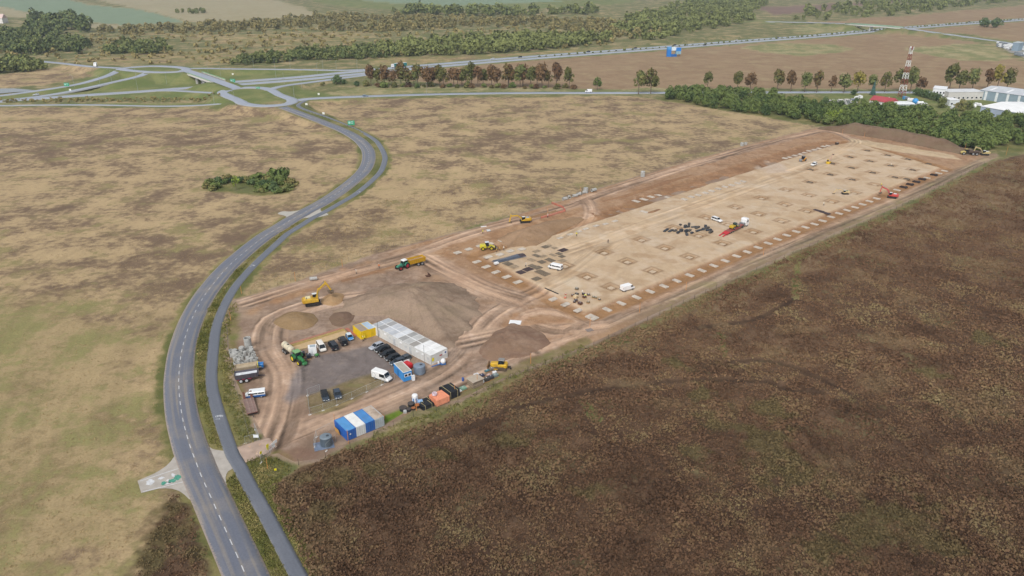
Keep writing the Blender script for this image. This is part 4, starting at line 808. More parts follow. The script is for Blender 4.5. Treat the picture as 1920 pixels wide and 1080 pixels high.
# ------------------------------------------------------------------ plant and machines
YEL = '#d9ae2e'; PY = lambda h=YEL: pm(h, .5, .18, 1.2, dirt=.55)
def excavator(label, a, rz, paint=YEL, s=1.0, boom=62, stick=-55, hr=None, cabc=None, name='excavator'):
    t = place(name, label, 'excavator', a, rz=rz); t.scale = (s, s, s); P = PY(paint)
    tr = hr or 0.0
    for q in (-1, 1):
        m = MB(); pr = [(-2.1, .15), (-1.9, .02), (1.9, .02), (2.15, .2), (2.25, .5), (2.1, .8), (1.9, .9), (-1.9, .9), (-2.15, .75), (-2.25, .45)]; m.prism(pr, q * 1.05 - .3, q * 1.05 + .3)
        for i in range(12): m.box(-1.9 + i * .345, q * 1.05, .9, .12, .62, .05)
        o = m.build('track', DARK, t); o.rotation_euler = (0, 0, tr)
    MB().box(0, 0, .45, 2.2, 1.6, .4).cyl((0, 0, .8), (0, 0, 1.05), .8, .8, 14).build('undercarriage', DARK, t).rotation_euler = (0, 0, tr)
    MB().loft([(-2.6, 1.1, 2.1, 1.0), (-2.3, 1.05, 2.3, 1.25), (-.6, 1.05, 2.35, 1.35), (1.5, 1.05, 1.75, 1.3), (1.6, 1.1, 1.6, 1.2)], .15).build('house', P, t)
    MB().loft([(-2.95, 1.2, 1.95, .9), (-2.7, 1.0, 2.2, 1.25), (-2.35, 1.0, 2.2, 1.32)], .2).build('counterweight', pm('#c89a1c' if paint == YEL else paint, .5, .15, dirt=.3), t)
    MB().box(-1.2, .1, 2.34, 1.4, 1.6, .08).build('engine_cover', pm(cabc or '#e8dcae', .5, .1), t); MB().cyl((-1.7, -.7, 2.3), (-1.7, -.7, 2.75), .08, .08, 8).build('exhaust', DARK, t)
    MB().frustum(.05, 1.55, 1.7, .5, .15, 1.35, 2.95, .45).build('cab', GLASS, t).location = (0, .82, 0)
    MB().box(.75, .82, 2.93, 1.3, .98, .09).build('cab_roof', pm('#e9ecec', .5, .08), t)
    m = MB()
    for x in (.1, 1.45):
        for y in (.34, 1.3): m.bar((x, y, 1.7), (x * .88 + .09, .82 + (y - .82) * .92, 2.95), .08)
    m.build('cab_frame', P if not cabc else DARK, t)
    b0 = Vector((1.2, -.15, 1.75)); a1 = R(boom); k1 = b0 + Vector((math.cos(a1) * 2.9, 0, math.sin(a1) * 2.9)); a2 = R(boom - 38); e1 = k1 + Vector((math.cos(a2) * 2.7, 0, math.sin(a2) * 2.7)); a3 = R(stick); e2 = e1 + Vector((math.cos(a3) * 2.7, 0, math.sin(a3) * 2.7)); back = e1 - Vector((math.cos(a3) * .7, 0, math.sin(a3) * .7))
    m = MB(); m.bar(b0, k1 + (k1 - b0) * .03, .42, .62); m.bar(k1, e1, .40, .5); m.build('boom', P, t)
    MB().bar(back, e2, .34, .42).build('stick', P, t)
    m = MB(); m.bar(b0 + Vector((.5, .3, -.1)), k1 - Vector((.2, -.3, .2)), .14); m.bar(b0 + Vector((.5, -.3, -.1)), k1 - Vector((.2, .3, .2)), .14); m.bar(k1 + Vector((0, 0, .45)), back + Vector((0, 0, .1)), .14); m.build('hydraulic_ram', STEEL, t)
    bk = MB(); a4 = a3 - R(70); c = e2; pts = []
    for j in range(7): q = a3 + R(50) - R(35) * j; pts.append((c.x + math.cos(q) * .85 - .1, c.z + math.sin(q) * .75 - .25))
    bk.prism(pts[:6], -.7 - .15, .7 - .15)
    for j in range(5): bk.box(pts[5][0], -.72 + j * .29, pts[5][1] - .06, .28, .08, .08)
    bk.build('bucket', pm('#6e5b47', .7, .25, 2, dirt=.5), t); return t
excavator('large yellow excavator with raised arm by the orange sand heap', (587, 571), R(22), YEL, 1.12, 74, -62)
excavator('yellow excavator with a dark cab and arm bent down at the upper haul road', (984, 417), R(190), YEL, .95, 35, -78, cabc='#a9b3c0')
excavator('red excavator digging at the right edge of the platform', (1672, 371), R(150), '#cf4a44', .9, 55, -80, cabc='#e8eaea')
excavator('small tan excavator with a green cab on the platform', (1584, 364), R(178), '#d9bf8c', .68, 30, -60, cabc='#4d7a5c')
excavator('pale yellow excavator standing behind the dump truck', (1845, 291), R(176), '#cdbb84', .95, 50, -75, cabc='#c9d3d0')
def tractor(label, a, b, paint, rim, roof, s=1.0, weight=True):
    t = place('tractor', label, 'tractor', a, b); t.scale = (s, s, s); P = pm(paint, .35, .1, 1, dirt=.15); RM_ = pm(rim, .4, .08)
    MB().loft([(-.2, .9, 1.75, .42), (.3, .85, 1.8, .45), (1.9, .85, 1.62, .4), (2.4, .9, 1.45, .36), (2.5, 1.0, 1.3, .3)], .12).build('bonnet', P, t)
    MB().box(.2, 0, .55, 3.6, .5, .45).build('chassis', DARK, t); MB().frustum(-1.5, .25, 1.2, .78, -1.35, .05, 2.7, .68).build('cab', GLASS, t); MB().loft([(-1.55, 2.68, 2.8, .7), (-1.4, 2.66, 2.95, .82), (0, 2.66, 2.95, .82), (.15, 2.68, 2.8, .75)], .06).build('cab_roof', pm(roof, .4, .08), t)
    m = MB()
    for x0, x1 in ((-1.5, -1.36), (-.5, -.5), (.25, .05)):
        for q in (-1, 1): m.bar((x0, q * .78, 1.2), (x1, q * .68, 2.7), .08)
    m.build('cab_frame', P, t)
    for q in (-1, 1):
        wheel_at(t, -1.0, q * 1.0, .98, .62, RM_); wheel_at(t, 1.7, q * .95, .7, .5, RM_)
        m = MB()
        for i in range(7): a0 = R(20 + i * 22); a1 = R(42 + i * 22); m.bar((-1.0 + math.cos(a0) * 1.06, q * 1.0, .98 + math.sin(a0) * 1.06), (-1.0 + math.cos(a1) * 1.06, q * 1.0, .98 + math.sin(a1) * 1.06), .6, .05)
        m.build('mudguard', P, t)
    MB().cyl((.5, .45, 1.5), (.5, .45, 2.9), .07, .07, 8).build('exhaust', DARK, t)
    if weight: MB().loft([(2.5, .5, .9, .5), (2.7, .4, 1.1, .62), (3.2, .45, 1.05, .6), (3.4, .55, .9, .5)], .1).build('front_weight', P, t)
    return t
tractor('green tractor with yellow wheel rims pulling a cream tanker', (551, 671), (571, 685.5), '#2f7a43', '#e6cf1f', '#7fae74', 1.1)
t = place('tanker_trailer', 'cream cylindrical slurry tanker hitched behind the green tractor', 'trailer', (530, 652), (554, 671))
m = MB().cyl((-2.4, 0, 1.75), (2.2, 0, 1.75), .92, .92, 18); m.cyl((2.2, 0, 1.75), (2.55, 0, 1.75), .92, .45, 18); m.cyl((-2.4, 0, 1.75), (-2.75, 0, 1.75), .92, .45, 18); m.build('tank', pm('#ddd2b6', .45, .12, .8, dirt=.2), t)
m = MB()
for x in (-1.2, 1.2): m.cyl((x, 0, 1.75), (x + .1, 0, 1.75), .94, .94, 18)
m.build('tank_band', STEEL, t); MB().box(0, 0, .75, 5.4, .9, .2).bar((2.6, 0, .8), (4.2, 0, .7), .2).build('frame', pm('#8b919c', .6, .2, dirt=.3), t); MB().cyl((-2.75, 0, 1.6), (-3.5, 0, 1.9), .35, .6, 12).build('suction_port', pm('#5c3a2c', .8, .3, dirt=.3), t); MB().box(.2, 0, 2.62, .5, .5, .15).build('hatch', DARK, t)
for x in (-1.0, .3):
    for q in (-1, 1): wheel_at(t, x, q * 1.05, .62, .5)
tractor('teal green tractor with a white roof hauling the yellow tipper', (765, 500), (746, 507), '#3f8f74', '#b02b3c', '#f2f4f2', 1.1, False)
def tipper(label, a, b, body, floor, axle, s=1.0, rimc=None, L=6.0, H=1.5, stripe=None):
    t = place('tipper_trailer', label, 'trailer', a, b); t.scale = (s, s, s); P = pm(body, .5, .15, .8, dirt=.35); hl = L / 2
    V = [(-hl, -1.1, 1.15), (hl - .4, -1.0, 1.15), (hl - .4, 1.0, 1.15), (-hl, 1.1, 1.15), (-hl - .1, -1.25, 1.15 + H), (hl, -1.22, 1.15 + H), (hl, 1.22, 1.15 + H), (-hl - .1, 1.25, 1.15 + H)]
    I = [(x * .975, y * .95, z + (.1 if z < 1.2 else 0)) for x, y, z in V]
    MB().add(V + I, [(3, 2, 1, 0), (0, 1, 5, 4), (1, 2, 6, 5), (2, 3, 7, 6), (3, 0, 4, 7), (8, 12, 13, 9), (9, 13, 14, 10), (10, 14, 15, 11), (11, 15, 12, 8), (4, 5, 13, 12), (5, 6, 14, 13), (6, 7, 15, 14), (7, 4, 12, 15)]).build('skip_body', P, t)
    fz = .55 * H; MB().add([(p_[0] * (1 + .01 * fz), p_[1] * (1 + .07 * fz), p_[2] + fz) for p_ in I[:4]], [(0, 1, 2, 3)]).build('floor', pm(floor, .6, .2, 1, dirt=.3), t)
    m = MB()
    for i in range(7): 
        x = -hl + .5 + i * (L - 1.2) / 6
        for q in (-1, 1): m.bar((x, q * 1.1, 1.2), (x, q * 1.28, 1.1 + H), .1)
    m.build('rib', P, t); MB().box(0, 0, .8, L * .95, .7, .3).bar((hl - .4, 0, .9), (hl + 1.4, 0, .7), .2).build('chassis', pm(axle, .6, .2, dirt=.3), t)
    if stripe: MB().box(-.8, -1.0, .95, L * .6, .5, .14).box(-.8, 1.0, .95, L * .6, .5, .14).build('side_stripe', pm(stripe, .5, .1), t)
    for x in (-1.7, -.3):
        for q in (-1, 1): wheel_at(t, x, q * 1.05, .6, .5, rimc)
    return t
tipper('yellow tipper trailer loaded behind the teal tractor', (791, 495), (769, 500), '#cfa11c', '#b4926c', '#6b5a3c', 1.1)
tipper('dark grey tipper trailer with a white floor and purple-red stripe', (447, 716), (483, 710), '#55525e', '#e9edf1', '#3a3540', 1.0, pm('#c9ccd0', .4), 6.0, 1.35, '#93304c')
tipper('rusty beige tipper trailer with a yellow nose beside the concrete rings', (447, 701), (481, 696), '#b9a88e', '#c3b296', '#6f5c48', .95, None, 6.0, 1.3)
t = bpy.data.objects[[o.name for o in bpy.data.objects if o.get('label', '').startswith('rusty beige tipper')][0]]; MB().box(3.05, 0, 1.2, .12, 2.3, 1.4).build('nose_panel', pm('#e9dc1f', .5, .1), t)
t = place('water_tank', 'bright blue square tank at the nose of the beige tipper', 'tank', (489, 690), rz=R(10)); MB().loft([(-.8, .1, 1.55, .75), (.8, .1, 1.55, .75)], .15).build('tank_body', pm('#2d86d6', .4, .06), t); MB().box(0, -.76, .6, .6, .03, .4).build('label_plate', WHITE, t); MB().cyl((.2, 0, 1.5), (.2, 0, 1.65), .2, .2, 10).build('lid', pm('#2d86d6', .4, .06), t); MB().cyl((.8, 0, .5), (1.5, -.2, .3), .06, .06, 6).build('hose', DARK, t)
# rusty low loader trailer
t = place('low_loader_trailer', 'rusty flat low loader trailer with raised ramps beside the minibus', 'trailer', (475, 782), (466, 751)); RUST = pm('#8a6357', .85, .25, 1.2, dirt=.3); L = 7.2
MB().box(0, 0, .75, L, 2.5, .18).build('frame', pm('#7a4438', .8, .25), t)
for i in range(8): MB().box(0, -1.08 + i * .31, .935, L - .1, .285, .05).build('plank', pm(('#92796f', '#8b7068', '#9a827a')[i % 3], .9, .25, 1.5), t)
for q in (-1, 1): MB().bar((L / 2, q * .85, .9), (L / 2 + 1.3, q * .85, 2.2), .55, .1).build('ramp', pm('#6e4030', .85, .3), t)
MB().box(-L / 2 + .1, 0, .5, .2, 2.3, .3).bar((-L / 2, 0, .7), (-L / 2 - 1.5, 0, .6), .2).build('drawbar', DARK, t); wheels(t, (-2.6, 1.2, 2.3), 1.0, .42, .3)
# yellow wheel loader
t = place('wheel_loader', 'bright yellow wheel loader working beside the edge footings', 'loader', (902, 468), (927, 467)); P = PY('#d8cd34')
MB().loft([(-3.0, .9, 1.9, .8), (-2.7, .8, 2.2, 1.0), (-.9, .8, 2.2, 1.0), (-.6, .8, 1.6, .9)], .2).build('engine_body', P, t); MB().frustum(-1.0, .5, 1.5, .7, -.9, .3, 3.0, .62).build('cab', GLASS, t); MB().box(-.3, 0, 3.0, 1.5, 1.45, .12).build('cab_roof', pm('#d5dbe6', .5), t); MB().box(1.0, 0, .8, 2.0, .9, .7).build('front_frame', P, t)
for q in (-1, 1): MB().bar((.8, q * .45, 1.8), (3.0, q * .45, .8), .2, .35).build('lift_arm', P, t)
MB().prism([(2.9, .2), (3.9, .15), (3.6, .5), (3.2, .95), (3.0, 1.2), (2.8, 1.0)], -1.3, 1.3).build('bucket', DARK, t); wheels(t, (-2.0, 1.3), .95, .72, .55, pm('#c9b91c', .5))
# bulldozer
t = place('bulldozer', 'yellow bulldozer with a grey roofed cab by the fence', 'bulldozer', (948, 692), (924, 690)); P = PY('#dcae1c')
for q in (-1, 1): MB().prism([(-2.2, .3), (-1.9, .03), (1.7, .03), (2.1, .35), (1.9, .8), (-1.2, 1.25), (-2.0, .9)], q * 1.0 - .3, q * 1.0 + .3).build('track', pm('#584a3c', .8, .3, dirt=.6), t)
MB().loft([(.1, .8, 1.9, .7), (.4, .7, 2.0, .75), (2.1, .7, 1.85, .7), (2.3, .8, 1.7, .6)], .12).build('engine_body', P, t); MB().loft([(-2.3, .9, 1.6, .8), (-2.0, .8, 1.9, 1.15), (-.3, .8, 1.8, 1.15), (.2, .8, 1.6, .9)], .15).build('rear_body', P, t); MB().frustum(-1.5, .25, 1.7, .72, -1.35, .05, 2.9, .62).build('cab', GLASS, t); MB().box(-.65, 0, 2.9, 1.7, 1.5, .16, tx=.9, ty=.9).build('cab_roof', pm('#8d8b88', .6), t)
MB().prism([(2.9, .1), (3.15, .05), (2.95, .7), (3.2, 1.35), (3.0, 1.35), (2.75, .7)], -1.7, 1.7).build('blade', pm('#8a6a45', .6, .3, dirt=.5), t)
for q in (-1, 1): MB().bar((.2, q * 1.4, .6), (2.85, q * 1.3, .55), .22).build('push_arm', P, t)
MB().prism([(-2.4, .9), (-3.2, 1.0), (-3.3, .3), (-3.0, .4), (-2.9, .75), (-2.4, .6)], -.3, .3).build('ripper', DARK, t)
# lorry with a low loader carrying a machine
t = place('low_loader_lorry', 'white lorry with a red low loader carrying a yellow machine', 'lorry', (1352, 443), (1403, 420)); RED = pm('#c02a33', .5, .12, 1, dirt=.15)
MB().loft([(6.3, .6, 3.0, 1.2), (6.5, .5, 3.5, 1.25), (8.2, .5, 3.4, 1.25), (8.6, .6, 2.4, 1.22), (8.7, .7, 1.5, 1.15)]).build('cab', WHITE, t); MB().box(8.58, 0, 1.9, .08, 2.0, .85).build('windscreen', GLASS, t); MB().box(4.6, 0, .75, 5.0, .9, .3).build('chassis', DARK, t); MB().box(5.5, 0, 1.0, 1.0, 2.2, .8).build('fuel_tank', STEEL, t)
for q in (-1, 1): MB().box(7.5, q * 1.26, 1.9, 1.0, .03, .8).build('side_window', GLASS, t)
MB().box(-1.8, 0, .75, 8.6, 2.5, .22).box(3.4, 0, 1.2, 2.6, 2.3, .2).build('trailer_deck', pm('#9c5048', .6, .2, dirt=.3), t)
MB().prism([(-6.1, .95), (-8.0, .45), (-8.0, .35), (-6.1, .6)], -1.25, 1.25).build('trailer_tail', RED, t)
for q in (-1, 1): MB().bar((-7.9, q * .8, .5), (-10.6, q * .8, .08), .6, .14).build('ramp', RED, t)
wheels(t, (-5.4, -4.1, -2.8, 4.2, 7.4), 1.02, .48, .34)
t2 = thing('compact_roller', 'yellow compact machine riding on the red low loader', 'roller', t.location, t.rotation_euler[2]); t2.location.z += .99; P = PY('#cfae2c'); MB().loft([(-3.4, .7, 1.5, .8), (-3.1, .6, 1.7, .9), (-1.6, .6, 1.6, .9), (-1.3, .6, 1.4, .8)], .12).build('engine_body', P, t2); MB().box(-.6, 0, 1.3, 1.3, 1.4, .1).build('seat_deck', DARK, t2); MB().frustum(-1.2, .1, 1.0, .7, -1.1, 0, 2.3, .62).build('cab', pm('#27403c', .2), t2); MB().bar((0, .6, .9), (2.4, .6, .7), .25).bar((0, -.6, .9), (2.4, -.6, .7), .25).build('drum_frame', P, t2); MB().cyl((1.7, -.75, .65), (1.7, .75, .65), .62, .62, 18).build('drum', STEEL, t2); wheels(t2, (-2.4,), .85, .62, .45)
# roller, telehandler, dump truck
t = place('roller', 'orange road roller with a dark cab on the far platform', 'roller', (1509, 301), (1501, 303.5)); P = PY('#e39a1e'); MB().loft([(-2.2, .7, 1.5, .8), (-1.9, .6, 1.8, .95), (-.3, .6, 1.7, .95), (0, .6, 1.4, .9)], .12).build('engine_body', P, t); MB().frustum(-.9, .5, 1.3, .75, -.8, .35, 2.8, .7).build('cab', GLASS, t); MB().box(-.2, 0, 2.8, 1.5, 1.6, .1).build('cab_roof', STEEL, t); MB().bar((.3, 1.05, .8), (2.6, 1.05, .8), .25, .4).bar((.3, -1.05, .8), (2.6, -1.05, .8), .25, .4).build('drum_frame', P, t); MB().cyl((1.9, -.95, .75), (1.9, .95, .75), .74, .74, 20).build('drum', STEEL, t); wheels(t, (-1.3,), .9, .72, .45)
t = place('telehandler', 'small yellow telehandler with its boom raised over a pit', 'telehandler', (1550, 309), (1557, 305)); P = PY('#e6bd22'); MB().loft([(-2.0, .6, 1.5, .8), (-1.7, .5, 1.7, 1.0), (1.2, .5, 1.3, 1.0), (1.6, .6, 1.1, .9)], .12).build('body', P, t); MB().frustum(-1.0, .3, 1.3, .4, -.9, .1, 2.5, .38).build('cab', GLASS, t).location = (0, .5, 0); MB().box(-.4, .5, 2.5, 1.2, .85, .1).build('cab_roof', P, t); MB().bar((-1.6, -.4, 1.7), (3.6, -.4, 3.9), .3, .35).bar((3.2, -.4, 3.7), (5.2, -.4, 4.4), .2, .22).build('boom', pm('#c9a08c', .6), t); MB().box(5.3, -.4, 4.0, .2, 1.0, .5).build('fork_carriage', DARK, t); wheels(t, (-1.2, 1.1), .85, .55, .4)
t = place('dump_truck', 'pale yellow articulated dump truck at the far corner of the site', 'dump truck', (1829, 291), (1806, 290)); P = PY('#cdb96c'); MB().loft([(2.2, .8, 1.9, .9), (2.5, .7, 2.1, 1.1), (4.2, .7, 1.7, 1.0), (4.6, .8, 1.4, .8)], .15).build('bonnet', P, t); MB().frustum(1.3, 2.7, 1.6, .8, 1.4, 2.5, 3.1, .72).build('cab', GLASS, t); MB().box(2.0, 0, 3.1, 1.4, 1.6, .1).build('cab_roof', P, t)
MB().add([(-4.2, -1.0, 1.4), (.6, -1.1, 1.3), (.6, 1.1, 1.3), (-4.2, 1.0, 1.4), (-4.9, -1.4, 2.2), (1.0, -1.45, 2.9), (1.0, 1.45, 2.9), (-4.9, 1.4, 2.2), (-4.6, -1.2, 2.0), (.8, -1.25, 1.9), (.8, 1.25, 1.9), (-4.6, 1.2, 2.0)], [(3, 2, 1, 0), (0, 1, 5, 4), (1, 2, 6, 5), (2, 3, 7, 6), (3, 0, 4, 7), (4, 5, 9, 8), (5, 6, 10, 9), (6, 7, 11, 10), (7, 4, 8, 11), (8, 9, 10, 11)]).build('dump_body', pm('#5c4d44', .7, .25, dirt=.4), t); MB().box(-.8, 0, .8, 7.4, .9, .5).build('chassis', DARK, t); wheels(t, (-3.3, -1.5, 3.2), 1.05, .82, .6)
# tipped-over dark thing on the mound: an excavator bucket
t = place('spare_bucket', 'dark rusty excavator bucket lying on the grey spoil mound', 'bucket', (802, 520), rz=R(30)); t.location = on_mesh('broad grey-brown spoil mound behind the long office row', 802, 519); MB().prism([(-.7, 0), (.6, -.05), (.9, .5), (.6, 1.0), (.1, 1.15), (.35, .75), (.45, .4), (.2, .2), (-.6, .25)], -.7, .7).build('shell', pm('#5a3a2a', .85, .3), t)
# ------------------------------------------------------------------ cabins and containers
def corr(m, p0, p1, z0, z1, out, n, d=.05):
    """corrugated wall from p0 to p1, ribs standing out"""
    p0, p1 = np.array(p0, float), np.array(p1, float); o = np.array(out[:2], float) * d; V = []; k = 4 * n
    for i in range(k + 1):
        t = i / k; q = p0 + (p1 - p0) * t + (o if (i % 4) in (1, 2) else 0); V += [(q[0], q[1], z0), (q[0], q[1], z1)]
    m.add(V, [(2 * i, 2 * i + 2, 2 * i + 3, 2 * i + 1) for i in range(k)])
def container(label, base, rz, wall, roofh, L=6.06, Wd=2.44, H=2.6, name='shipping_container', doors=True, dirtr=.3, cat='container', ribs=True, group=None, z=None):
    x, y = base; t = thing(name, label, cat, (x, y, (hz(x, y) if z is None else z) + .05), rz, group); P = pm(wall, .5, .1, 1, dirt=.08 if dirtr < .5 else .25); Rf = pm(roofh, .6, .12, .7, dirt=dirtr); hl, hw = L / 2, Wd / 2
    m = MB(); m.box(0, 0, .05, L - .12, Wd - .12, H - .2)
    if ribs:
        corr(m, (hl - .1, hw - .05), (-hl + .1, hw - .05), .15, H - .12, (0, 1, 0), 18, .045); corr(m, (-hl + .1, -hw + .05), (hl - .1, -hw + .05), .15, H - .12, (0, -1, 0), 18, .045); corr(m, (-hl + .05, hw - .1), (-hl + .05, -hw + .1), .15, H - .12, (-1, 0, 0), 7, .045)
        if not doors: corr(m, (hl - .05, -hw + .1), (hl - .05, hw - .1), .15, H - .12, (1, 0, 0), 7, .045)
    m.build('wall', P, t)
    m = MB()
    for a in (-1, 1):
        for b in (-1, 1): m.box(a * (hl - .06), b * (hw - .06), 0, .13, .13, H)
        m.box(0, a * (hw - .05), 0, L - .2, .11, .14); m.box(0, a * (hw - .05), H - .12, L - .2, .11, .12); m.box(a * (hl - .05), 0, 0, .11, Wd - .2, .14); m.box(a * (hl - .05), 0, H - .12, .11, Wd - .2, .12)
    m.build('corner_frame', P, t)
    m = MB(); m.box(0, 0, H - .1, L - .14, Wd - .14, .07)
    if ribs:
        for i in range(16): m.box(-hl + .35 + i * (L - .7) / 15, 0, H - .03, .16, Wd - .3, .03)
    m.build('roof', Rf, t)
    if doors:
        for s in (-1, 1):
            d = MB().box(hl - .03, s * (hw - .13) / 2, .16, .06, hw - .2, H - .32).build('door', P, t); m = MB()
            for q in (.25, .75): m.cyl((hl + .025, s * (hw - .2) * q + s * .05, .2), (hl + .025, s * (hw - .2) * q + s * .05, H - .2), .02, .02, 6)
            m.build('locking_bar', STEEL, d)
    return t
AX = R(39.3)                                   # long axis of the compound
e1 = np.array((math.cos(AX), math.sin(AX))); e2 = np.array((-math.sin(AX), math.cos(AX)))
fc = np.array(W(651.5, 828))                   # front corner of the four containers
labs = [('blue shipping container, nearest to the road, with a plywood board leaning on it', '#1f62b8', '#5c9fd8', .12), ('white shipping container between the two blue ones', '#e6e8e8', '#f2f2ee', .2), ('blue shipping container with a scuffed roof between white and rusty ones', '#2467bb', '#4f93d2', .35), ('grey-white shipping container with a rusty roof at the end of the row', '#b9c2c8', '#cbb9a8', .75)]
for i, (lab, wc, rc, dr) in enumerate(labs):
    c = fc + e1 * (1.22 + i * 2.47) + e2 * 3.05; t = container(lab, c, AX - math.pi / 2, wc, rc, dirtr=dr)
    if i == 0: MB().box(3.07, -.3, 1.4, .02, .35, .3).build('notice', WHITE, t)
bd = fc + e2 * 4.3 - e1 * .25; o = MB().box(0, 0, 0, 2.3, .05, 1.5).build('plywood_board', pm('#d9a95f', .7, .12, 1.5)); o.location = (bd[0], bd[1], hz(*bd) + .05); o.rotation_euler = (R(-9), 0, AX + math.pi / 2); tag(o, 'orange plywood board leaning on the side of the blue container', 'board')
# long grey office row: modules set side by side
oc = np.array(W(808, 686)); AO = R(-44.5); d1 = np.array((math.cos(AO), math.sin(AO))); d2 = np.array((-math.sin(AO), math.cos(AO))); nmod = 11
rcols = ['#b9bdc2', '#a8a8a8', '#c9ccd2', '#c2c6cc', '#dfe2e6', '#a6a6a4', '#c4c4c2', '#a39f99', '#f0f0f0', '#f6f6f5', '#eeeeec']
ordn = ('eleventh', 'tenth', 'ninth', 'eighth', 'seventh', 'sixth', 'fifth', 'fourth', 'third', 'second', 'first')
for i in range(nmod):
    c = oc - d1 * (1.22 + (nmod - 1 - i) * 2.445) + d2 * 3.05
    t = container('light grey office module, %s from the blue-signed end of the long row' % ordn[i], c, AO - math.pi / 2, '#dededb', rcols[i], 6.06, 2.43, 2.9, 'office_module', False, .12, 'cabin', False, 'office modules')
    if i in (2, 5, 8, 9): MB().box(3.05, .3, 1.9, .25, .8, .35).build('air_conditioner', WHITE, t)
    if i in (1, 4, 7): d = MB().box(3.0, -.4, .1, .05, .95, 2.05).build('door', pm('#c4c7ca', .5), t); MB().box(3.04, -.1, 1.0, .04, .1, .04).build('handle', DARK, d)
    elif i in (3, 6, 10): wn = MB().box(3.0, 0, 1.1, .05, .9, .8).build('window', pm('#c9cccd', .3, .05), t); MB().box(3.02, 0, 1.07, .05, 1.0, .05).build('sill', WHITE, wn)
    MB().box(0, 0, 2.87, .18, 2.3, .06).build('roof_strip', WHITE, t)
    if i == nmod - 1:
        MB().box(.9, -1.215, .8, 1.1, .03, 1.0).build('yellow_notice', pm('#f2e21c', .5), t) if False else MB().box(2.2, 1.215, .9, .75, .03, 1.0).build('yellow_notice', pm('#f2e21c', .5), t)
        MB().box(-2.0, 1.215, 1.4, 1.5, .03, 1.1).build('white_sign', WHITE, t); MB().cyl((-2.3, 1.23, 1.95), (-2.3, 1.245, 1.95), .3, .3, 14).build('blue_emblem', pm('#3a5a9c', .5), t); MB().box(-.6, 1.215, 1.5, .9, .03, .35).build('red_lettering', pm('#c03a3a', .5, .3, 6), t)
# two yellow cabins
yc = np.array(W(678, 638)); AY = R(37.5); y1 = np.array((math.cos(AY), math.sin(AY))); y2 = np.array((-math.sin(AY), math.cos(AY)))
for i, (lab, rc) in enumerate((('bright yellow cabin with a brown-grey roof behind the parked minivans', '#a59585'), ('bright yellow cabin with a pale blue roof next to the long office', '#b4c8dc'))):
    c = yc + y1 * (1.22 + 2.45 * i) + y2 * 2.6; t = container(lab, c, AY - math.pi / 2, '#f4cd10', rc, 5.2, 2.43, 2.6, 'yellow_cabin', False, .15, 'cabin', False)
    d = MB().box(2.58, 0, .1, .04, .9, 2.0).build('door', pm('#e2bd10', .5), t); MB().box(2.61, .3, 1.0, .04, .1, .04).build('handle', DARK, d)
# blue office cabin
bc = np.array(W(757, 717)); AB = R(-57); b1 = np.array((math.cos(AB), math.sin(AB))); b2 = np.array((-math.sin(AB), math.cos(AB))); c = bc - b1 * 3.0 + b2 * 1.25
t = container('small blue cabin with white framed windows beside the white van', c, AB, '#3d97de', '#b3aea2', 6.0, 2.44, 2.7, 'blue_cabin', False, .15, 'cabin', False)
for s in (-1, 1): MB().box(0, s * 1.15, 2.66, 6.0, .14, .08).build('roof_edge', WHITE, t); MB().box(s * 2.93, 0, 2.66, .14, 2.2, .082).build('roof_edge', WHITE, t)
for y in (-.45, .55): w_ = MB().box(2.99, y, 1.25, .06, .95, .9).build('window_frame', WHITE, t); MB().box(3.01, y, 1.38, .06, .7, .64).build('pane', GLASS, w_)
d = MB().box(-.4, -1.2, .1, .9, .05, 2.05).build('door', pm('#2a79bd', .5), t); MB().box(-.1, -1.23, 1.0, .1, .04, .04).build('handle', DARK, d)
# toilet cabin, boxes
t = place('toilet_cabin', 'tall white toilet cabin with a grey roof light between tractor and minivan', 'toilet', (587, 665), rz=R(15)); MB().box(0, 0, .1, 2.2, 2.0, 2.5, tx=.98, ty=.98).build('wall', WHITE, t); MB().box(0, 0, 2.6, 2.25, 2.05, .08).build('roof', WHITE, t); MB().box(.1, .1, 2.68, 1.5, 1.3, .05).build('roof_light', pm('#a8b4bc', .3), t); d = MB().box(-.3, -1.0, .15, .8, .05, 2.1).build('door', pm('#e6eaee', .4), t); MB().box(-.02, -1.04, 1.1, .08, .04, .1).build('handle', DARK, d)
def tank(label, px, py, h, wdt=1.0, hh=1.1, frame=None, cap=None, name='plastic_tank', rz=.3, d=None):
    t = place(name, label, 'tank', (px, py), rz=rz); MB().loft([(-wdt / 2, .12, hh, (d or wdt) / 2), (wdt / 2, .12, hh, (d or wdt) / 2)], .12).build('tank_body', pm(h, .45, .1, 2), t); MB().cyl((0, 0, hh), (0, 0, hh + .1), .14, .14, 10).build('cap', pm(cap or '#d8d8d8', .5), t); MB().box(0, 0, 0, wdt * 1.05, (d or wdt) * 1.05, .12).build('pallet', frame or WOOD, t); return t
tank('dark box shaped tank standing between the tanker and the toilet cabin', 567, 667, '#23272e', 1.5, 1.2); tank('dark blue-black box at the left foot of the toilet cabin', 579, 672, '#232733', 1.2, 1.4)
t = place('garden_roller', 'small green wheeled machine at the foot of the toilet cabin', 'machine', (594, 669), rz=R(30)); MB().loft([(-.5, .35, .9, .35), (.3, .3, 1.0, .4), (.7, .4, .7, .3)], .1).build('body', pm('#4d8a4a', .4), t); MB().bar((-.5, 0, .8), (-1.1, 0, 1.2), .06).build('handle', DARK, t); wheels(t, (-.3, .4), .38, .28, .15)
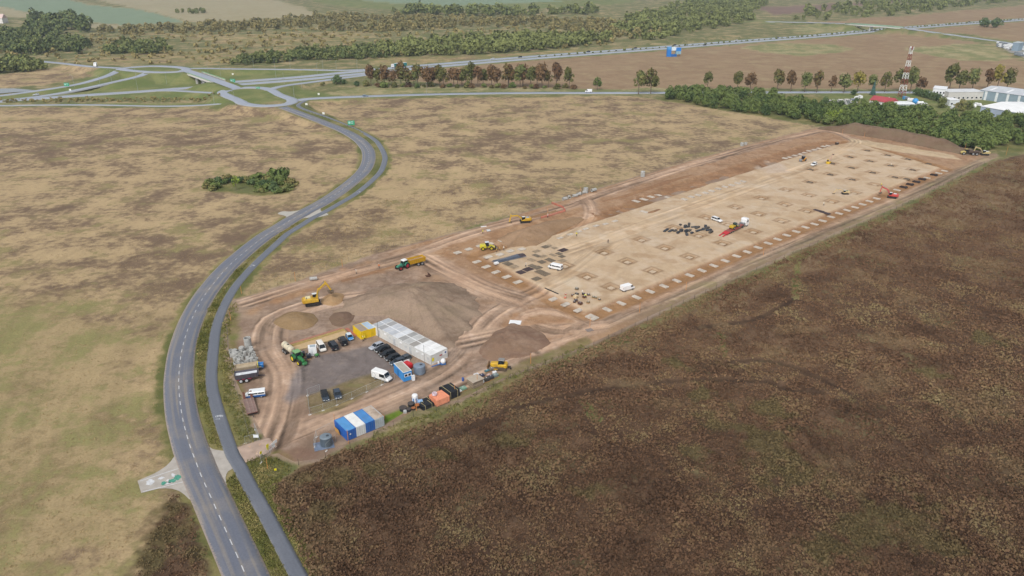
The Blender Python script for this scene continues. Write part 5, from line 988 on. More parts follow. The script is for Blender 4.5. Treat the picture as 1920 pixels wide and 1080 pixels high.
# red generator, white panel, grey tank, bollard
t = place('generator', 'bright red covered generator behind the blue cabin', 'generator', (765.5, 689), rz=AO); MB().loft([(-1.3, .35, 1.2, .6), (-1.1, .3, 1.5, .75), (1.0, .3, 1.6, .75), (1.3, .4, 1.2, .65)], .15).build('canopy', pm('#d3222c', .4, .1), t); MB().box(0, 0, .15, 2.6, 1.2, .2).build('skid', DARK, t); wheels(t, (0,), .75, .3, .2)
t = place('site_board', 'white site board standing behind the red generator', 'board', (763, 684), rz=R(30)); MB().box(0, 0, .5, 1.7, .06, 1.1).build('panel', WHITE, t); MB().box(-.6, 0, 0, .07, .07, .5).box(.6, 0, 0, .07, .07, .5).build('post', STEEL, t)
def drum(label, px, py, r, h, col, lid=None, name='round_tank', ribs=3):
    t = place(name, label, 'tank', (px, py)); m = MB().cyl((0, 0, 0), (0, 0, h), r, r, 22)
    for i in range(ribs): z = h * (i + .6) / ribs; m.cyl((0, 0, z), (0, 0, z + .08), r * 1.03, r * 1.03, 22)
    m.build('tank_body', pm(col, .5, .12, 1.2, dirt=.1), t); m = MB().cyl((0, 0, h), (0, 0, h + .22), r * 1.02, r * .75, 22)
    m.build('top', pm(lid or col, .55, .1, 1.5), t); MB().cyl((r * .3, 0, h + .18), (r * .3, 0, h + .3), r * .25, r * .25, 12).build('hatch', pm('#3c434c', .5), t)
    for i in range(6): a = i * math.pi / 3; MB().bar((math.cos(a) * r * .25, math.sin(a) * r * .25, h + .21), (math.cos(a) * r * .95, math.sin(a) * r * .95, h + .05), .05, .06).build('lid_rib', pm('#6f7883', .5), t)
    return t
drum('grey-blue round plastic tank behind the small blue cabin', 787, 699, 1.55, 2.2, '#7f8c9c'); drum('dark slate round tank on blue sheeting near the site gate', 612.5, 834, 1.35, 2.3, '#55636f', '#78858f')
t = place('sheeting', 'blue-grey plastic sheeting spread under the slate round tank', 'tarpaulin', (607, 836), rz=R(20)); m = MB(); 
for i in range(6):
    for j in range(5): m.add([(-2.2 + i * .75, -1.6 + j * .65, .06 + .12 * rnd.random()), (-1.45 + i * .75, -1.6 + j * .65, .06 + .12 * rnd.random()), (-1.45 + i * .75, -.95 + j * .65, .06 + .12 * rnd.random()), (-2.2 + i * .75, -.95 + j * .65, .06 + .12 * rnd.random())], [(0, 1, 2, 3)])
m.build('folds', pm('#76859c', .5, .25, 2), t)
t = place('white_bin', 'white bin standing at the corner of the blue cabin', 'bin', (775, 713), rz=.4); MB().box(0, 0, .05, .8, .7, 1.25, tx=1.08, ty=1.08).build('bin_body', WHITE, t); MB().box(0, 0, 1.3, .95, .85, .08).build('lid', pm('#dfe3e6', .5), t)
t = place('mixer_unit', 'white and blue mixer unit right of the long office end', 'machine', (831, 683), rz=R(20)); MB().ball((0, 0, 1.0), .7, .7, .8, 12, 6).build('drum', WHITE, t); MB().box(0, 0, 0, 1.3, 1.0, .5).bar((-.6, 0, .3), (-3.4, -.4, .12), .35, .1).build('blue_frame', pm('#3f6fae', .5), t); MB().box(-1.2, .5, 0, .4, .4, .8).build('tub', WHITE, t)
# ------------------------------------------------------------------ store along the fence
def bundle(label, px, py, rz, r, n, k, L, col, band='#d8c890', name='pipe_bundle'):
    t = place(name, label, 'pipes', (px, py), rz=rz); P = pm(col, .45, .12, 1); 
    for i in range(n):
        for j in range(k):
            y = (i - (n - 1) / 2) * 2.04 * r; z = r + j * 2.02 * r + .1
            MB().pipe((-L / 2, y, z), (L / 2, y, z), r, r * .85, 12).build('pipe', P, t)
    hw = n * r * 1.04; hh = k * r * 2.04 + .12
    for x in (-L * .3, L * .3): MB().bar((x, -hw, 0), (x, -hw, hh), .07, .04).bar((x, hw, 0), (x, hw, hh), .07, .04).bar((x, -hw, hh), (x, hw, hh), .07, .04).bar((x, -hw, .05), (x, hw, .05), .07, .04).build('timber_strap', pm(band, .7), t)
    return t
bundle('black pipe bundle strapped with timber beside the orange pipes', 843, 741, AX, .17, 12, 6, 3.6, '#1d2127'); bundle('orange pipe bundle stacked between two black bundles', 824, 753, AX, .11, 16, 8, 3.8, '#f2a07c', '#e8a084')
bundle('black pipe bundle lying nearest to the fence, left of the orange pipes', 800, 764, AX, .19, 5, 3, 3.2, '#20252b'); bundle('small black pipe bundle behind the nearest one', 797, 755, AX, .2, 4, 2, 3.2, '#1f242a')
t = place('pipe_coil', 'pale pink coil of hose lying on the orange pipes', 'coil', (813.5, 745)); b_ = [q for q in bpy.data.objects if q.get('label', '').startswith('orange pipe bundle')][0].location; t.location = (b_.x - e1[0] * .9 + e2[0] * .7, b_.y - e1[1] * .9 + e2[1] * .7, b_.z + 1.98); m = MB()
for j in range(3):
    n_ = 16; 
    for i in range(n_): a, b = 2 * math.pi * i / n_, 2 * math.pi * (i + 1) / n_; m.cyl((.55 * math.cos(a), .55 * math.sin(a), .12 + j * .2), (.55 * math.cos(b), .55 * math.sin(b), .12 + j * .2), .11, .11, 6, False)
m.build('hose', pm('#e6d3dc', .5), t)
t = place('white_tank', 'upright white tank with blue straps beside the black pipes', 'tank', (778.5, 755)); MB().cyl((0, 0, 0), (0, 0, 2.2), .75, .75, 18).ball((0, 0, 2.2), .75, .75, .3, 18, 4, 0).build('tank_body', WHITE, t); 
for a in (3.6, 4.4, 5.2): MB().box(math.cos(a) * .76, math.sin(a) * .76, .1, .05, .28, 1.5, a).build('blue_strap', pm('#2f78b8', .5), t)
for px, py, r, h, c, lab in ((756, 769, .95, .8, '#4b4340', 'wide dark manhole chamber, leftmost by the bright grass'), (771, 761, .85, .8, '#494341', 'wide dark manhole chamber behind the others'), (766.5, 771, .6, .7, '#4a4442', 'small dark manhole chamber beside the wide ones'), (775.5, 768, .55, .55, '#a5673e', 'small chamber with an orange-brown lid'), (783, 764, .65, .7, '#b06a38', 'chamber with an orange lid next to the white tank')):
    t = place('manhole_chamber', lab, 'chamber', (px, py)); MB().cyl((0, 0, 0), (0, 0, h), r * .92, r, 18).build('chamber_body', pm('#2c2b2d', .7, .15), t); MB().cyl((0, 0, h), (0, 0, h + .08), r * 1.03, r * .98, 18).build('lid', pm(c, .8, .15, dirt=.2), t)
tank('pale grey bucket shaped tub left of the dark chambers', 759.5, 775, '#b9b9b8', .8, .9); tank('pale blue tub behind the small black pipes', 788, 757, '#8fb4dc', 1.2, 1.0)
t = place('site_hut', 'plywood hut with a flat board roof beside the fence', 'hut', (891, 722), rz=AX); 
for s in (-1, 1):
    for k in range(6): MB().box(0, s * 1.3, .1 + k * .3, 3.2, .05, .27).build('plank', pm(('#9c8b78', '#8f7e6c', '#a5937f')[k % 3], .85, .2), t); MB().box(s * 1.58, 0, .1 + k * .3, .05, 2.5, .27).build('plank', pm(('#95846f', '#a08e78', '#8c7b69')[k % 3], .85, .2), t)
MB().box(0, 0, 1.95, 3.7, 3.2, .08).build('roof', pm('#b8aa98', .85, .12, 1), t); MB().box(1.61, .3, .15, .04, .9, 1.6).build('door', pm('#84745f', .85), t)
t = place('blue_drum', 'small blue drum at the left of the plywood hut', 'drum', (868, 714)); MB().cyl((0, 0, 0), (0, 0, .9), .32, .32, 14).build('drum_body', pm('#4668b0', .5), t); MB().cyl((0, 0, .9), (0, 0, .94), .3, .28, 14).build('lid', pm('#3a589a', .5), t)
BITS = [(902, 719, '#eef0f0', 1.3, 1.0, 'white tank right of the plywood hut'), (899, 712, '#e9eaee', 1.0, .6, 'low white sack behind the white tank'), (912, 715, '#4a4644', 1.4, 1.1, 'dark crate with a pinkish load right of the white tank'), (920, 711, '#3c3f47', 1.5, 1.0, 'dark slate crate in the middle of the stored goods'), (928, 707, '#7c8b8a', 1.6, .9, 'grey-green crate near the bulldozer'), (927, 701, '#f2f4f4', 1.0, .8, 'small white crate nearest the bulldozer blade'), (893, 704, '#e4e6ea', 1.2, .5, 'pale square frame behind the plywood hut'), (903, 706, '#2e3350', 1.3, .6, 'low navy blue pack behind the stored crates'), (913, 697, '#4a7a84', 1.2, .5, 'low teal pack beside the haul road'), (916, 706, '#c9a294', 1.0, .7, 'pinkish pack in the middle of the stored goods'), (922, 695, '#7d746c', 1.4, .9, 'brown crate against the bulldozer blade'), (861, 735, '#f3f3f1', 1.1, .5, 'white sheet pack beside the black pipe bundle'), (868, 731, '#7fa28c', 1.6, .8, 'pale green mesh pack between pipes and hut')]
for px, py, c, s, h, lab in BITS: tank(lab, px, py, c, s, h, name='stored_pack', rz=AX + rnd.uniform(-.2, .2), d=s * rnd.uniform(.7, 1))
t = place('pallet_stack', 'orange-brown timber stack beside the rusty container', 'timber', (714.5, 786), rz=AX)
for k in range(5): MB().box(0, 0, .05 + k * .2, 1.5, 1.2, .15).build('plank', pm('#b3845a', .85, .2), t)
# concrete rings and pipes
RINGC = pm('#b4b4b0', .9, .18, 1.2, dirt=.2)
def ring(label, px, py, r, h, tilt=None, group=None, lid=False, z=0):
    t = place('concrete_ring', label, 'concrete ring', (px, py), rz=rnd.random(), group=group); t.location.z += z
    if tilt is not None: t.rotation_euler = (R(90), 0, tilt); t.location.z += r
    MB().pipe((0, 0, 0), (0, 0, h), r, r * .8, 18).build('shaft', RINGC, t)
    if lid: MB().cyl((0, 0, h), (0, 0, h + .15), r, r * .9, 18).build('cover', RINGC, t)
    return t
ring('tall hollow concrete pipe standing upright above the ring stack', 466, 652, 1.0, 3.2)
n_ = 0; LG = 'concrete rings stacked by the cycle path'
for rr in range(5):
    for cc in range(6):
        px = 434 + cc * 7.6 + rr * 3.0 + rnd.uniform(-1, 1); py = 662 + rr * 6.8 - cc * .6 + rnd.uniform(-.8, .8)
        ring('grey concrete manhole ring in the crowded stack by the cycle path', px, py, rnd.choice((.5, .6, .72)), rnd.choice((.7, 1.0, 1.3)), None, LG, rnd.random() < .25)
for px, py, r, h in ((454, 660, .75, 1.5), (472, 662, .7, 1.2), (441, 668, .9, 1.1)): ring('grey concrete manhole ring in the crowded stack by the cycle path', px, py, r, h, None, LG, True)
ring('hollow concrete pipe lying alone behind the large excavator', 581, 526, .6, 2.5, R(105))
ring('pale concrete ring at the left end of the pipe line above the haul road', 1055, 376, .75, 2.2, R(120), None)
for k, (px, py, a) in enumerate(((1067, 371.5, 10), (1074, 370, 115), (1081.5, 367.5, 125), (1087.5, 365, 20), (1092.5, 363, 100))): ring('grey concrete pipe lying in the line of pipes above the haul road', px, py, .7, (1.4, 2.2, 2.2, 1.2, 1.2)[k], R(a), 'pipes in the line above the haul road')
ring('upright square-shouldered concrete chamber in the pipe line', 1098, 362, 1.1, 2.6); ring('pale concrete pipe at the right end of the pipe line', 1109, 360, .75, 2.8, R(128)); ring('concrete chamber standing alone beside the upper haul road', 1205, 331, 1.1, 2.6, None, None, True); ring('low concrete chamber at the far end of the upper haul road', 1391, 273, 1.0, 1.6, None, None, True); ring('squat concrete chamber beside the far low one', 1398, 271, .9, 1.3)
# trench-box pool: geotextile lined pit behind the minivans
t = place('timber_formwork', 'long rectangular excavation shored with yellow and grey boards behind the minivans', 'formwork', (600, 640), rz=AX - R(2)); L, Wd = 17.0, 3.4
for s, c in ((1, '#c9b376'), (-1, '#bfa877')):
    for k in range(8): MB().box(-L / 2 + (k + .5) * L / 8, s * Wd / 2, .05, L / 8 - .05, .08, .8 if s > 0 else .25).build('board', pm(c, .8, .15, 2), t)
for s in (-1, 1): MB().box(s * L / 2, 0, .05, .08, Wd, .5).build('end_board', pm('#c2ae78', .8), t)
for k in range(8): MB().box(-L / 2 + (k + .5) * L / 8, Wd / 2 + .6, .12, L / 8 - .06, .9, .05).build('slab', pm(('#8c97a8', '#a09a94')[k % 2], .7, .15), t)
MB().box(0, Wd / 2 + 1.9, .1, L * 1.02, .9, .06).build('brick_path', pm('#b07c66', .9, .2, 2), t); MB().box(L / 2 + 1.2, -.4, .1, 1.0, Wd + 3, .06).build('brick_path', pm('#b5705a', .9, .2, 2), t); MB().box(0, 0, .12, L - .2, Wd - .2, .05).build('sand_bed', pm('#c9ad84', .95, .12, 1), t)
# ------------------------------------------------------------------ footings, mats, formwork on the platform
def slab_sand():
    m = slab_mesh(2.0, 2.0, .3); m.materials[0] = pm('#cdb79c', .95, .15, 1, dirt=.2); return m
def slab_mesh(a, b, h):
    m = MB().loft([(-a / 2, 0, h, b / 2), (a / 2, 0, h, b / 2)], .05).mesh('concrete_pad', PADC); return m
SL = {}; PADC = pm('#cdc2b4', .9, .18, .7, dirt=.5)
def pad(label, px, py, a, b, h, group, rz=SA, mat=None, name='concrete_pad', z=None, cat='concrete pad'):
    k = (a, b, h, mat.name if mat else '')
    if k not in SL: SL[k] = slab_mesh(a, b, h); 
    if mat and SL[k].materials[0] != mat: SL[k].materials[0] = mat
    x, y, zz = G0(px, py); o = link(bpy.data.objects.new(name, SL[k])); o.location = (x, y, (zz if z is None else z) + .02); o.rotation_euler = (0, 0, rz + rnd.uniform(-.03, .03)); tag(o, label, cat, group); return o
PADR = [(1138.3, 581.3), (1164.7, 569.7), (1193.3, 558.3), (1219, 547.5), (1245, 537.5), (1269, 527.5), (1293, 517), (1316, 508), (1338, 499), (1360, 490), (1381, 481), (1401, 473.3), (1421, 465), (1440, 457), (1458, 449.5), (1475, 442), (1492.5, 435), (1510, 427), (1527, 421), (1542.5, 414.7), (1558, 407.5), (1573, 401), (1588, 395), (1603, 389.5), (1617, 384), (1630, 378), (1643.7, 373), (1681.7, 357), (1738, 334), (1760, 325.4), (1771, 321)]
for k, p in enumerate(PADR): pad('%s white concrete footing from the near corner along the right edge' % nth(k + 1), *p, 1.5, 3.1, .35, 'right edge footings')
pad('large square white concrete footing at the near corner of the platform', 1110, 596, 2.6, 3.6, .4, None)
for k, p in enumerate(((1038, 561), (1061, 571.7), (1085, 583))): pad('%s of three white footings between haul road and large corner footing' % nth(k + 1), *p, 3.1, 1.9, .35, 'near end footings right of the haul road')
for k, p in enumerate(((971, 529.7), (950, 520), (930, 511), (911.7, 501), (894, 491.7), (915.5, 485))): pad('%s white footing from the haul road in the near end row' % nth(k + 1), *p, 3.1, 1.9, .3, 'near end footings left of the haul road')
for k, p in enumerate(((858, 474.5), (879, 468), (900, 461.7), (919, 458), (941, 452), (960, 459.7), (978, 468), (956.7, 471.7), (937.5, 478))): pad('white footing near the yellow wheel loader, ' + ('farthest left toward the haul road', 'second from the left', 'just behind the loader', 'hidden behind the loader', 'uppermost, left of the brown heap', 'below the uppermost one', 'rightmost, beside the steel mats', 'between the workers and mats', 'nearest the steel bar pile')[k], *p, 2.6, 2.2, .3, 'footings near the wheel loader')
for k, p in enumerate(((1050, 446.7), (1069, 440), (1085, 434.7), (1098, 429.7), (1117.5, 424), (1135, 420.5), (1153, 415))): pad('%s pale footing from the brown heap along the upper near edge' % nth(k + 1), *p, 2.6, 1.6, .25, 'upper edge footings, near half')
for k, p in enumerate(((1283, 374.7), (1296, 370), (1309, 366.7), (1322.5, 362.5), (1334, 359), (1346.7, 355), (1359, 351), (1371.7, 348), (1383, 344.5), (1393, 341), (1471.7, 297.5), (1481, 295), (1490, 292.5), (1501.7, 290), (1509, 287), (1516.7, 284), (1527, 281.7), (1536, 279), (1544, 276.7), (1551.7, 274))): pad('%s white footing from the left in the far row, upper edge' % nth(k + 1), *p, 1.8, 2.8, .4, 'upper edge footings, far half')
for k, p in enumerate(((1192.5, 377.5), (1207.5, 374), (1220, 369), (1233, 364.7), (1253, 371), (1208, 397.5))): pad('%s bluish white slab from the left in the dug-out ground' % nth(k + 1), *p, 2.0, 4.0, .15, 'slabs in the dug-out ground')
o = pad('white board lying flat on the ruts near the brown heap', 966, 604.5, 2.6, 3.6, .08, None, R(80), WHITE, 'board', None, 'board'); o = pad('grey board lying under an orange post at the fence', 1105, 619, 2.2, 1.8, .08, None, R(30), pm('#8d8078', .8), 'board', None, 'board')
pad('narrow pale board lying beside the left fence', 907, 425, 2.4, .9, .08, None, R(20), WHITE, 'board', None, 'board')
for i, p in enumerate(PITS):
    x, y = W(*p, PH)
    dark = p[0] > 1510 and p[1] < 345
    pt = link(bpy.data.objects.new('pit_footing', SL.setdefault('pf', slab_sand()))); pt.location = (x, y, PH - .60); pt.rotation_euler = (0, 0, SA); tag(pt, 'concrete block at the bottom of a %ssquare pit in the sand platform' % ('dark ' if dark else 'pale '), 'footing', 'pit footings, far dark pits' if dark else 'pit footings, near pale pits')
    if dark:
        q = thing('pit_formwork', 'dark formwork frame standing in a far square pit', 'formwork', (x, y, PH - .55), SA, 'pit formwork')
        for s in (-1, 1): MB().box(s * 1.15, 0, 0, .1, 2.4, .5).build('form_panel', pm('#7a6a58', .8, .2), q); MB().box(0, s * 1.15, 0, 2.2, .1, .5).build('form_panel', pm('#7a6a58', .8, .2), q)
        MB().bar((-1.0, -1.0, .55), (1.0, 1.0, .55), .12).bar((-1.0, 1.0, .5), (1.0, -1.0, .5), .12).build('brace', DARK, q)
for i, p in enumerate(((1694, 352), (1706, 346.7), (1718, 342), (1729, 337), (1751, 329))):
    x, y, z = G0(*p); q = thing('footing_formwork', 'dark timber formwork box in the right edge row', 'formwork', (x, y, z), SA, 'right edge formwork')
    for s in (-1, 1): MB().box(s * .9, 0, 0, .12, 3.2, .6).build('form_panel', pm('#3a2c2a', .8, .2), q); MB().box(0, s * 1.55, 0, 1.7, .12, .6).build('form_panel', pm('#3a2c2a', .8, .2), q)
    MB().box(0, -.9, .0, 1.5, .9, .9).build('rebar_cage', pm('#3b3336', .8, .3, 6), q)
_mat = {}
def mat_mesh(a, b, layers, n):
    m = MB()
    for l in range(layers):
        for i in range(n): m.bar((-a / 2 + a * i / (n - 1), -b / 2, .03 + l * .05), (-a / 2 + a * i / (n - 1), b / 2, .03 + l * .05), .07, .02); m.bar((-a / 2, -b / 2 + b * i / (n - 1), .05 + l * .05), (a / 2, -b / 2 + b * i / (n - 1), .05 + l * .05), .07, .02)
    return m
MATS = [(855, 500, 0, 2.6, 2.4), (893, 487, 1, 2.2, 2.0), (1055, 536, 2, 3.6, 2.6), (1008, 576, 0, 2.2, 2.0), (1042, 607, 0, 2.2, 2.0), (957, 511, 1, 2.2, 2.2), (758, 547, 1, 3, 2), (755, 598, 0, 3.4, 1.8), (828, 606, 1, 3.2, 2), (700, 646, 1, 3, 2.2), (815, 669, 0, 2.6, 2.6), (908, 648, 0, 3.6, 2.4), (1046, 653, 1, 2.8, 2.4), (435, 690, 0, 3.4, 2.8), (508, 722, 1, 3, 2.4), (580, 785, 2, 2.8, 2.8), (660, 752, 2, 3.4, 2.8), (712, 715, 0, 3, 2.2), (770, 734, 0, 3, 2.4), (822, 792, 0, 5.6, 3), (757, 858, 0, 3, 2.4), (940, 590, 1, 3, 1.6)]
mmat = (pm('#8a7d6b', .8, .2), pm('#a99a84', .8, .2), pm('#56474a', .8, .2))
for i, (zx, zy, c, a, b) in enumerate(MATS):
    x, y, z = G0(880 + zx / 6, 380 + zy / 6); m = mat_mesh(a, b, 2 if c != 1 else 1, 14 if c == 2 else (11 if c == 0 else 8)); o = m.build('steel_mat', mmat[c], None, (x, y, z + .05), SA + R(90) * (i % 2)); tag(o, ('grey-brown', 'faint pale', 'very dark')[c] + ' steel mesh mat lying near the white minibus', 'steel mat', ('grey-brown', 'pale', 'dark')[c] + ' steel mats')
for p in ((1535, 395.5), (1547, 399.5)): x, y, z = G0(*p); o = mat_mesh(4.5, 2.0, 3, 15).build('steel_mat', mmat[2], None, (x, y, z + .05), SA + R(90)); tag(o, 'dark steel mat lying out on the platform near the right edge', 'steel mat', 'far steel mats')
t = place('steel_bar_pile', 'long blue-grey pile of steel bars near the first footings', 'steel bars', (955, 486), rz=SA - R(8))
for i in range(34): y = rnd.uniform(-1.3, 1.3); a = rnd.uniform(-.05, .05); MB().bar((-6 + rnd.uniform(-1, 1), y, .1 + i * .012), (5.5 + rnd.uniform(-1, 1), y + a * 12, .12 + i * .012), .16, .06).build('bar', pm(('#6d7686', '#7f8898', '#565e6c')[i % 3], .5, .2, 2), t)
MB().box(5.5, 0, .1, 2.6, 2.4, .7, tx=.7, ty=.6).build('cage_bundle', pm('#4a3f44', .8, .3, 4), t); MB().box(-6.5, -1.4, .1, 1.6, 1.0, .6).build('white_sack', WHITE, t)
# pile of dark formwork panels
FP = [(275, 362, 4, .5, 20), (360, 372, 3, .5, 10), (440, 365, 2, .4, 15), (490, 410, 1.2, .9, 0), (550, 378, 1.5, 1.3, 5), (535, 265, .8, .7, 0), (620, 305, 1.5, 1.3, 10), (660, 300, 2, .6, -5), (690, 260, 1.6, 1.0, 50), (640, 385, 1.6, 1.2, 0), (650, 440, 2.0, .8, 35), (700, 365, 2.2, .5, 30), (740, 410, 1.2, .6, 0), (780, 300, 2.5, .4, -30), (840, 315, 3.2, .6, 0), (870, 365, 3.5, .5, 0), (945, 345, 1.5, .8, 60), (1015, 325, 2.5, .7, 0), (985, 300, 1.0, 1.2, 40), (1040, 360, 2.4, .7, -10), (1080, 400, 2.4, .8, -5)]
for i, (zx, zy, L, h, a) in enumerate(FP):
    t = place('formwork_panel', 'dark grey steel formwork unit in the scattered pile left of the lorry', 'formwork', (1220 + zx / 9.6, 395 + zy / 9.6), rz=SA + R(a + rnd.uniform(-15, 15)), group='scattered formwork'); P = pm(('#3b424c', '#4a4f56', '#5a5550')[i % 3], .6, .2, 2)
    MB().box(0, 0, .05, L, .9, h * .8).build('panel', P, t); m = MB()
    for q in range(int(L / .6) + 1): m.box(-L / 2 + .1 + q * .6, 0, .05, .1, 1.0, h * .84)
    m.build('stiffener', DARK, t)
# tools by the near corner
CL = [(490, 400, '#6a5040', .9, 'brown tool crate'), (555, 435, '#d8c098', 1.3, 'cream sack'), (580, 375, '#4a4642', 1.0, 'grey-brown pack'), (345, 370, '#c8584a', .5, 'small red canister'), (335, 440, '#d87a60', .7, 'orange canister'), (560, 510, '#4c3a36', 1.1, 'dark brown pack'), (650, 575, '#5c4038', 1.2, 'low brown pack'), (530, 540, '#4a4040', .8, 'small dark pack'), (820, 545, '#8c7a5c', .9, 'tan-green crate'), (720, 370, '#3c3236', .9, 'dark machine pack'), (740, 435, '#5a3c30', 1.0, 'rust brown pack'), (830, 385, '#6a625a', .9, 'grey pack'), (760, 390, '#e2e020', .6, 'bright yellow canister'), (930, 435, '#7a7058', .8, 'first grey-green bag'), (985, 445, '#8a8068', .8, 'second grey-green bag'), (1060, 485, '#5c564a', .7, 'third dark bag'), (580, 262, '#6e6a5e', 1.0, 'low grey pack')]
for zx, zy, c, s, lab in CL: tank(lab + ' among the tools at the near corner of the platform', 1030 + zx / 11.29, 520 + zy / 11.29, c, s, s * .7, name='tool_pack', rz=rnd.random() * 3)
x, y, z = G0(1034, 546); o = MB().bar((-3.2, 0, .12), (3.2, 0, .12), .35, .2).build('steel_beam', DARK, None, (x, y, z), SA - R(90)); tag(o, 'long dark steel beam lying at the platform edge beside the haul road', 'beam')
tank('grey-blue sack on the brown slope right of the soil heap', 1045, 429, '#9aa6b2', 1.2, .8, name='stored_pack'); tank('white and grey sack on the haul road left of the excavator', 916, 434, '#d0d4d6', 1.4, .7, name='stored_pack'); tank('dark red-brown pump beside the far haul road', 1569, 271.5, '#4a4038', 1.6, 1.3, name='stored_pack')
# ------------------------------------------------------------------ people
def person_mesh(arms, stride, lean, seed):
    """one skinned body in a pose; arms = (left, right) hand positions"""
    V = []; E = []; Rr = []
    def v(p, r): V.append(p); Rr.append(r); return len(V) - 1
    l = lean
    pel = v((0, 0, .95), .15); wai = v((l * .2, 0, 1.12), .13); chs = v((l * .5, 0, 1.34), .16); nek = v((l * .7, 0, 1.50), .06); hd = v((l * .8 + .01, 0, 1.60), .085); top = v((l * .85 + .01, 0, 1.72), .085)
    E += [(pel, wai), (wai, chs), (chs, nek), (nek, hd), (hd, top)]
    for s, st in ((1, stride), (-1, -stride)):
        a = v((0, s * .1, .88), .10); k = v((st * .5 + .03, s * .11, .49), .07); f = v((st, s * .11, .08), .05); t = v((st + .17, s * .12, .04), .045); E += [(pel, a), (a, k), (k, f), (f, t)]
    for s, hnd in ((1, arms[0]), (-1, arms[1])):
        a = v((l * .55, s * .2, 1.42), .065); h = Vector(hnd); m_ = (Vector(V[a]) + h) / 2 + Vector((-.06, s * .05, -.03)); e = v(tuple(m_), .05); q = v(tuple(h), .04); fng = v(tuple(h + Vector((.05, 0, -.08))), .035); E += [(chs, a), (a, e), (e, q), (q, fng)]
    me = bpy.data.meshes.new('body'); me.from_pydata(V, E, []); ob = bpy.data.objects.new('tmp', me); C.objects.link(ob); md = ob.modifiers.new('s', 'SKIN'); sv2 = me.skin_vertices[0].data
    for i, r in enumerate(Rr): sv2[i].radius = (r, r * (.8 if i < 3 else 1))
    sv2[0].use_root = True; ob.modifiers.new('d', 'SUBSURF').levels = 1
    dg = bpy.context.evaluated_depsgraph_get(); out = bpy.data.meshes.new_from_object(ob.evaluated_get(dg)); bpy.data.objects.remove(ob); return out
SKIN = pm('#b98a6c', .6, .05); TROU = pm('#2c3240', .8, .15, 5); BOOT = pm('#2a211c', .8)
POSES = [person_mesh(((.1, .3, .92), (.1, -.3, .92)), .12, 0, 1), person_mesh(((.42, .2, 1.05), (.42, -.15, 1.0)), .2, .22, 2), person_mesh(((.25, .25, 1.0), (-.1, -.3, .9)), .3, .05, 3)]
PV = {}
def person(label, px, py, rz, vest, pose=0, hat='#f2f2f0', trou=None):
    t = place('person', label, 'person', (px, py), rz=rz); k = (pose, vest, trou)
    if k not in PV:
        me = POSES[pose].copy(); me.materials.clear()
        for m_ in (pm(vest, .6, .1, 4), pm(trou, .8, .1, 5) if trou else TROU, SKIN, BOOT): me.materials.append(m_)
        for p in me.polygons:
            z = p.center.z; far_ = abs(p.center.y) > .15; p.material_index = 3 if z < .13 else (1 if z < .93 and not (far_ and z > .86) else (2 if z > 1.49 else (2 if z < 1.06 and (abs(p.center.y) > .2 or p.center.x > .34) else 0))); p.use_smooth = True
        PV[k] = me
    link(bpy.data.objects.new('body', PV[k]), t); lx = (0, .18, .04)[pose]
    h = MB().ball((lx, 0, 1.66), .125, .115, .13, 12, 5, 0).cyl((lx + .02, 0, 1.655), (lx + .02, 0, 1.675), .15, .14, 12).build('helmet', pm(hat, .4, .05), t, sm=True); return t
VY, VO = '#e9e22a', '#e87a2a'
for lab, px, py, a, v_, ps, ht in (('worker in a yellow vest standing by the yellow cabin corner', 681, 640, 200, VY, 0, '#f0f0e8'), ('second worker in a yellow vest by the yellow cabin', 684, 638, 30, VY, 2, '#e8e43a'), ('worker in a yellow jacket on the upper haul road', 905, 438, 20, VY, 1, '#f0c020'), ('worker in a white shirt beside the orange netting', 1027, 408, 200, '#e6e0d4', 0, '#e8e8e8'), ('worker in a bright yellow jacket on the platform edge', 1081, 443, 250, VY, 0, '#e8e030'), ('worker in dark clothes walking on the open sand', 1140, 456, 120, '#5a4a34', 2, '#e0d8c0'), ('worker bending over the very dark steel mats', 985.5, 501, 300, '#e0d6c2', 1, '#f2f2f2'), ('worker in a pale shirt by the dark tools', 1092, 553, 230, '#eae2d2', 1, '#f4f4f4'), ('worker in yellow beside the front of the wheel loader', 927, 469, 180, VY, 0, '#f2f2f2'), ('worker in a tan shirt crouched nearest the loader bucket', 931, 474, 40, '#c8a84a', 1, '#e8e8e0'), ('worker in brown among the footings right of the loader', 937, 472, 100, '#b8903c', 2, '#e8c83a'), ('worker in a pale top standing apart from the loader group', 944.5, 470, 260, '#e8dcc8', 0, '#f4f4f4'), ('worker in a yellow vest near the small pit by the red excavator', 1652, 350, 200, VY, 0, '#e8e030'), ('worker in a white shirt on the platform above the dark steel mats', 1544, 386, 90, '#dcd8c8', 2, '#e8e8e0'), ('worker in a pale vest inside a far pit', 1670.5, 313, 100, '#e6e2c8', 1, '#f4f4f0'), ('worker in orange at the near end of the haul road', 711, 503, 100, VO, 2, '#f0f0f0'), ('worker on foot between the haul road and the spoil mound', 668, 514, 20, '#cfc8b8', 0, '#f2f2f2')): person(lab, px, py, R(a), v_, ps, ht)
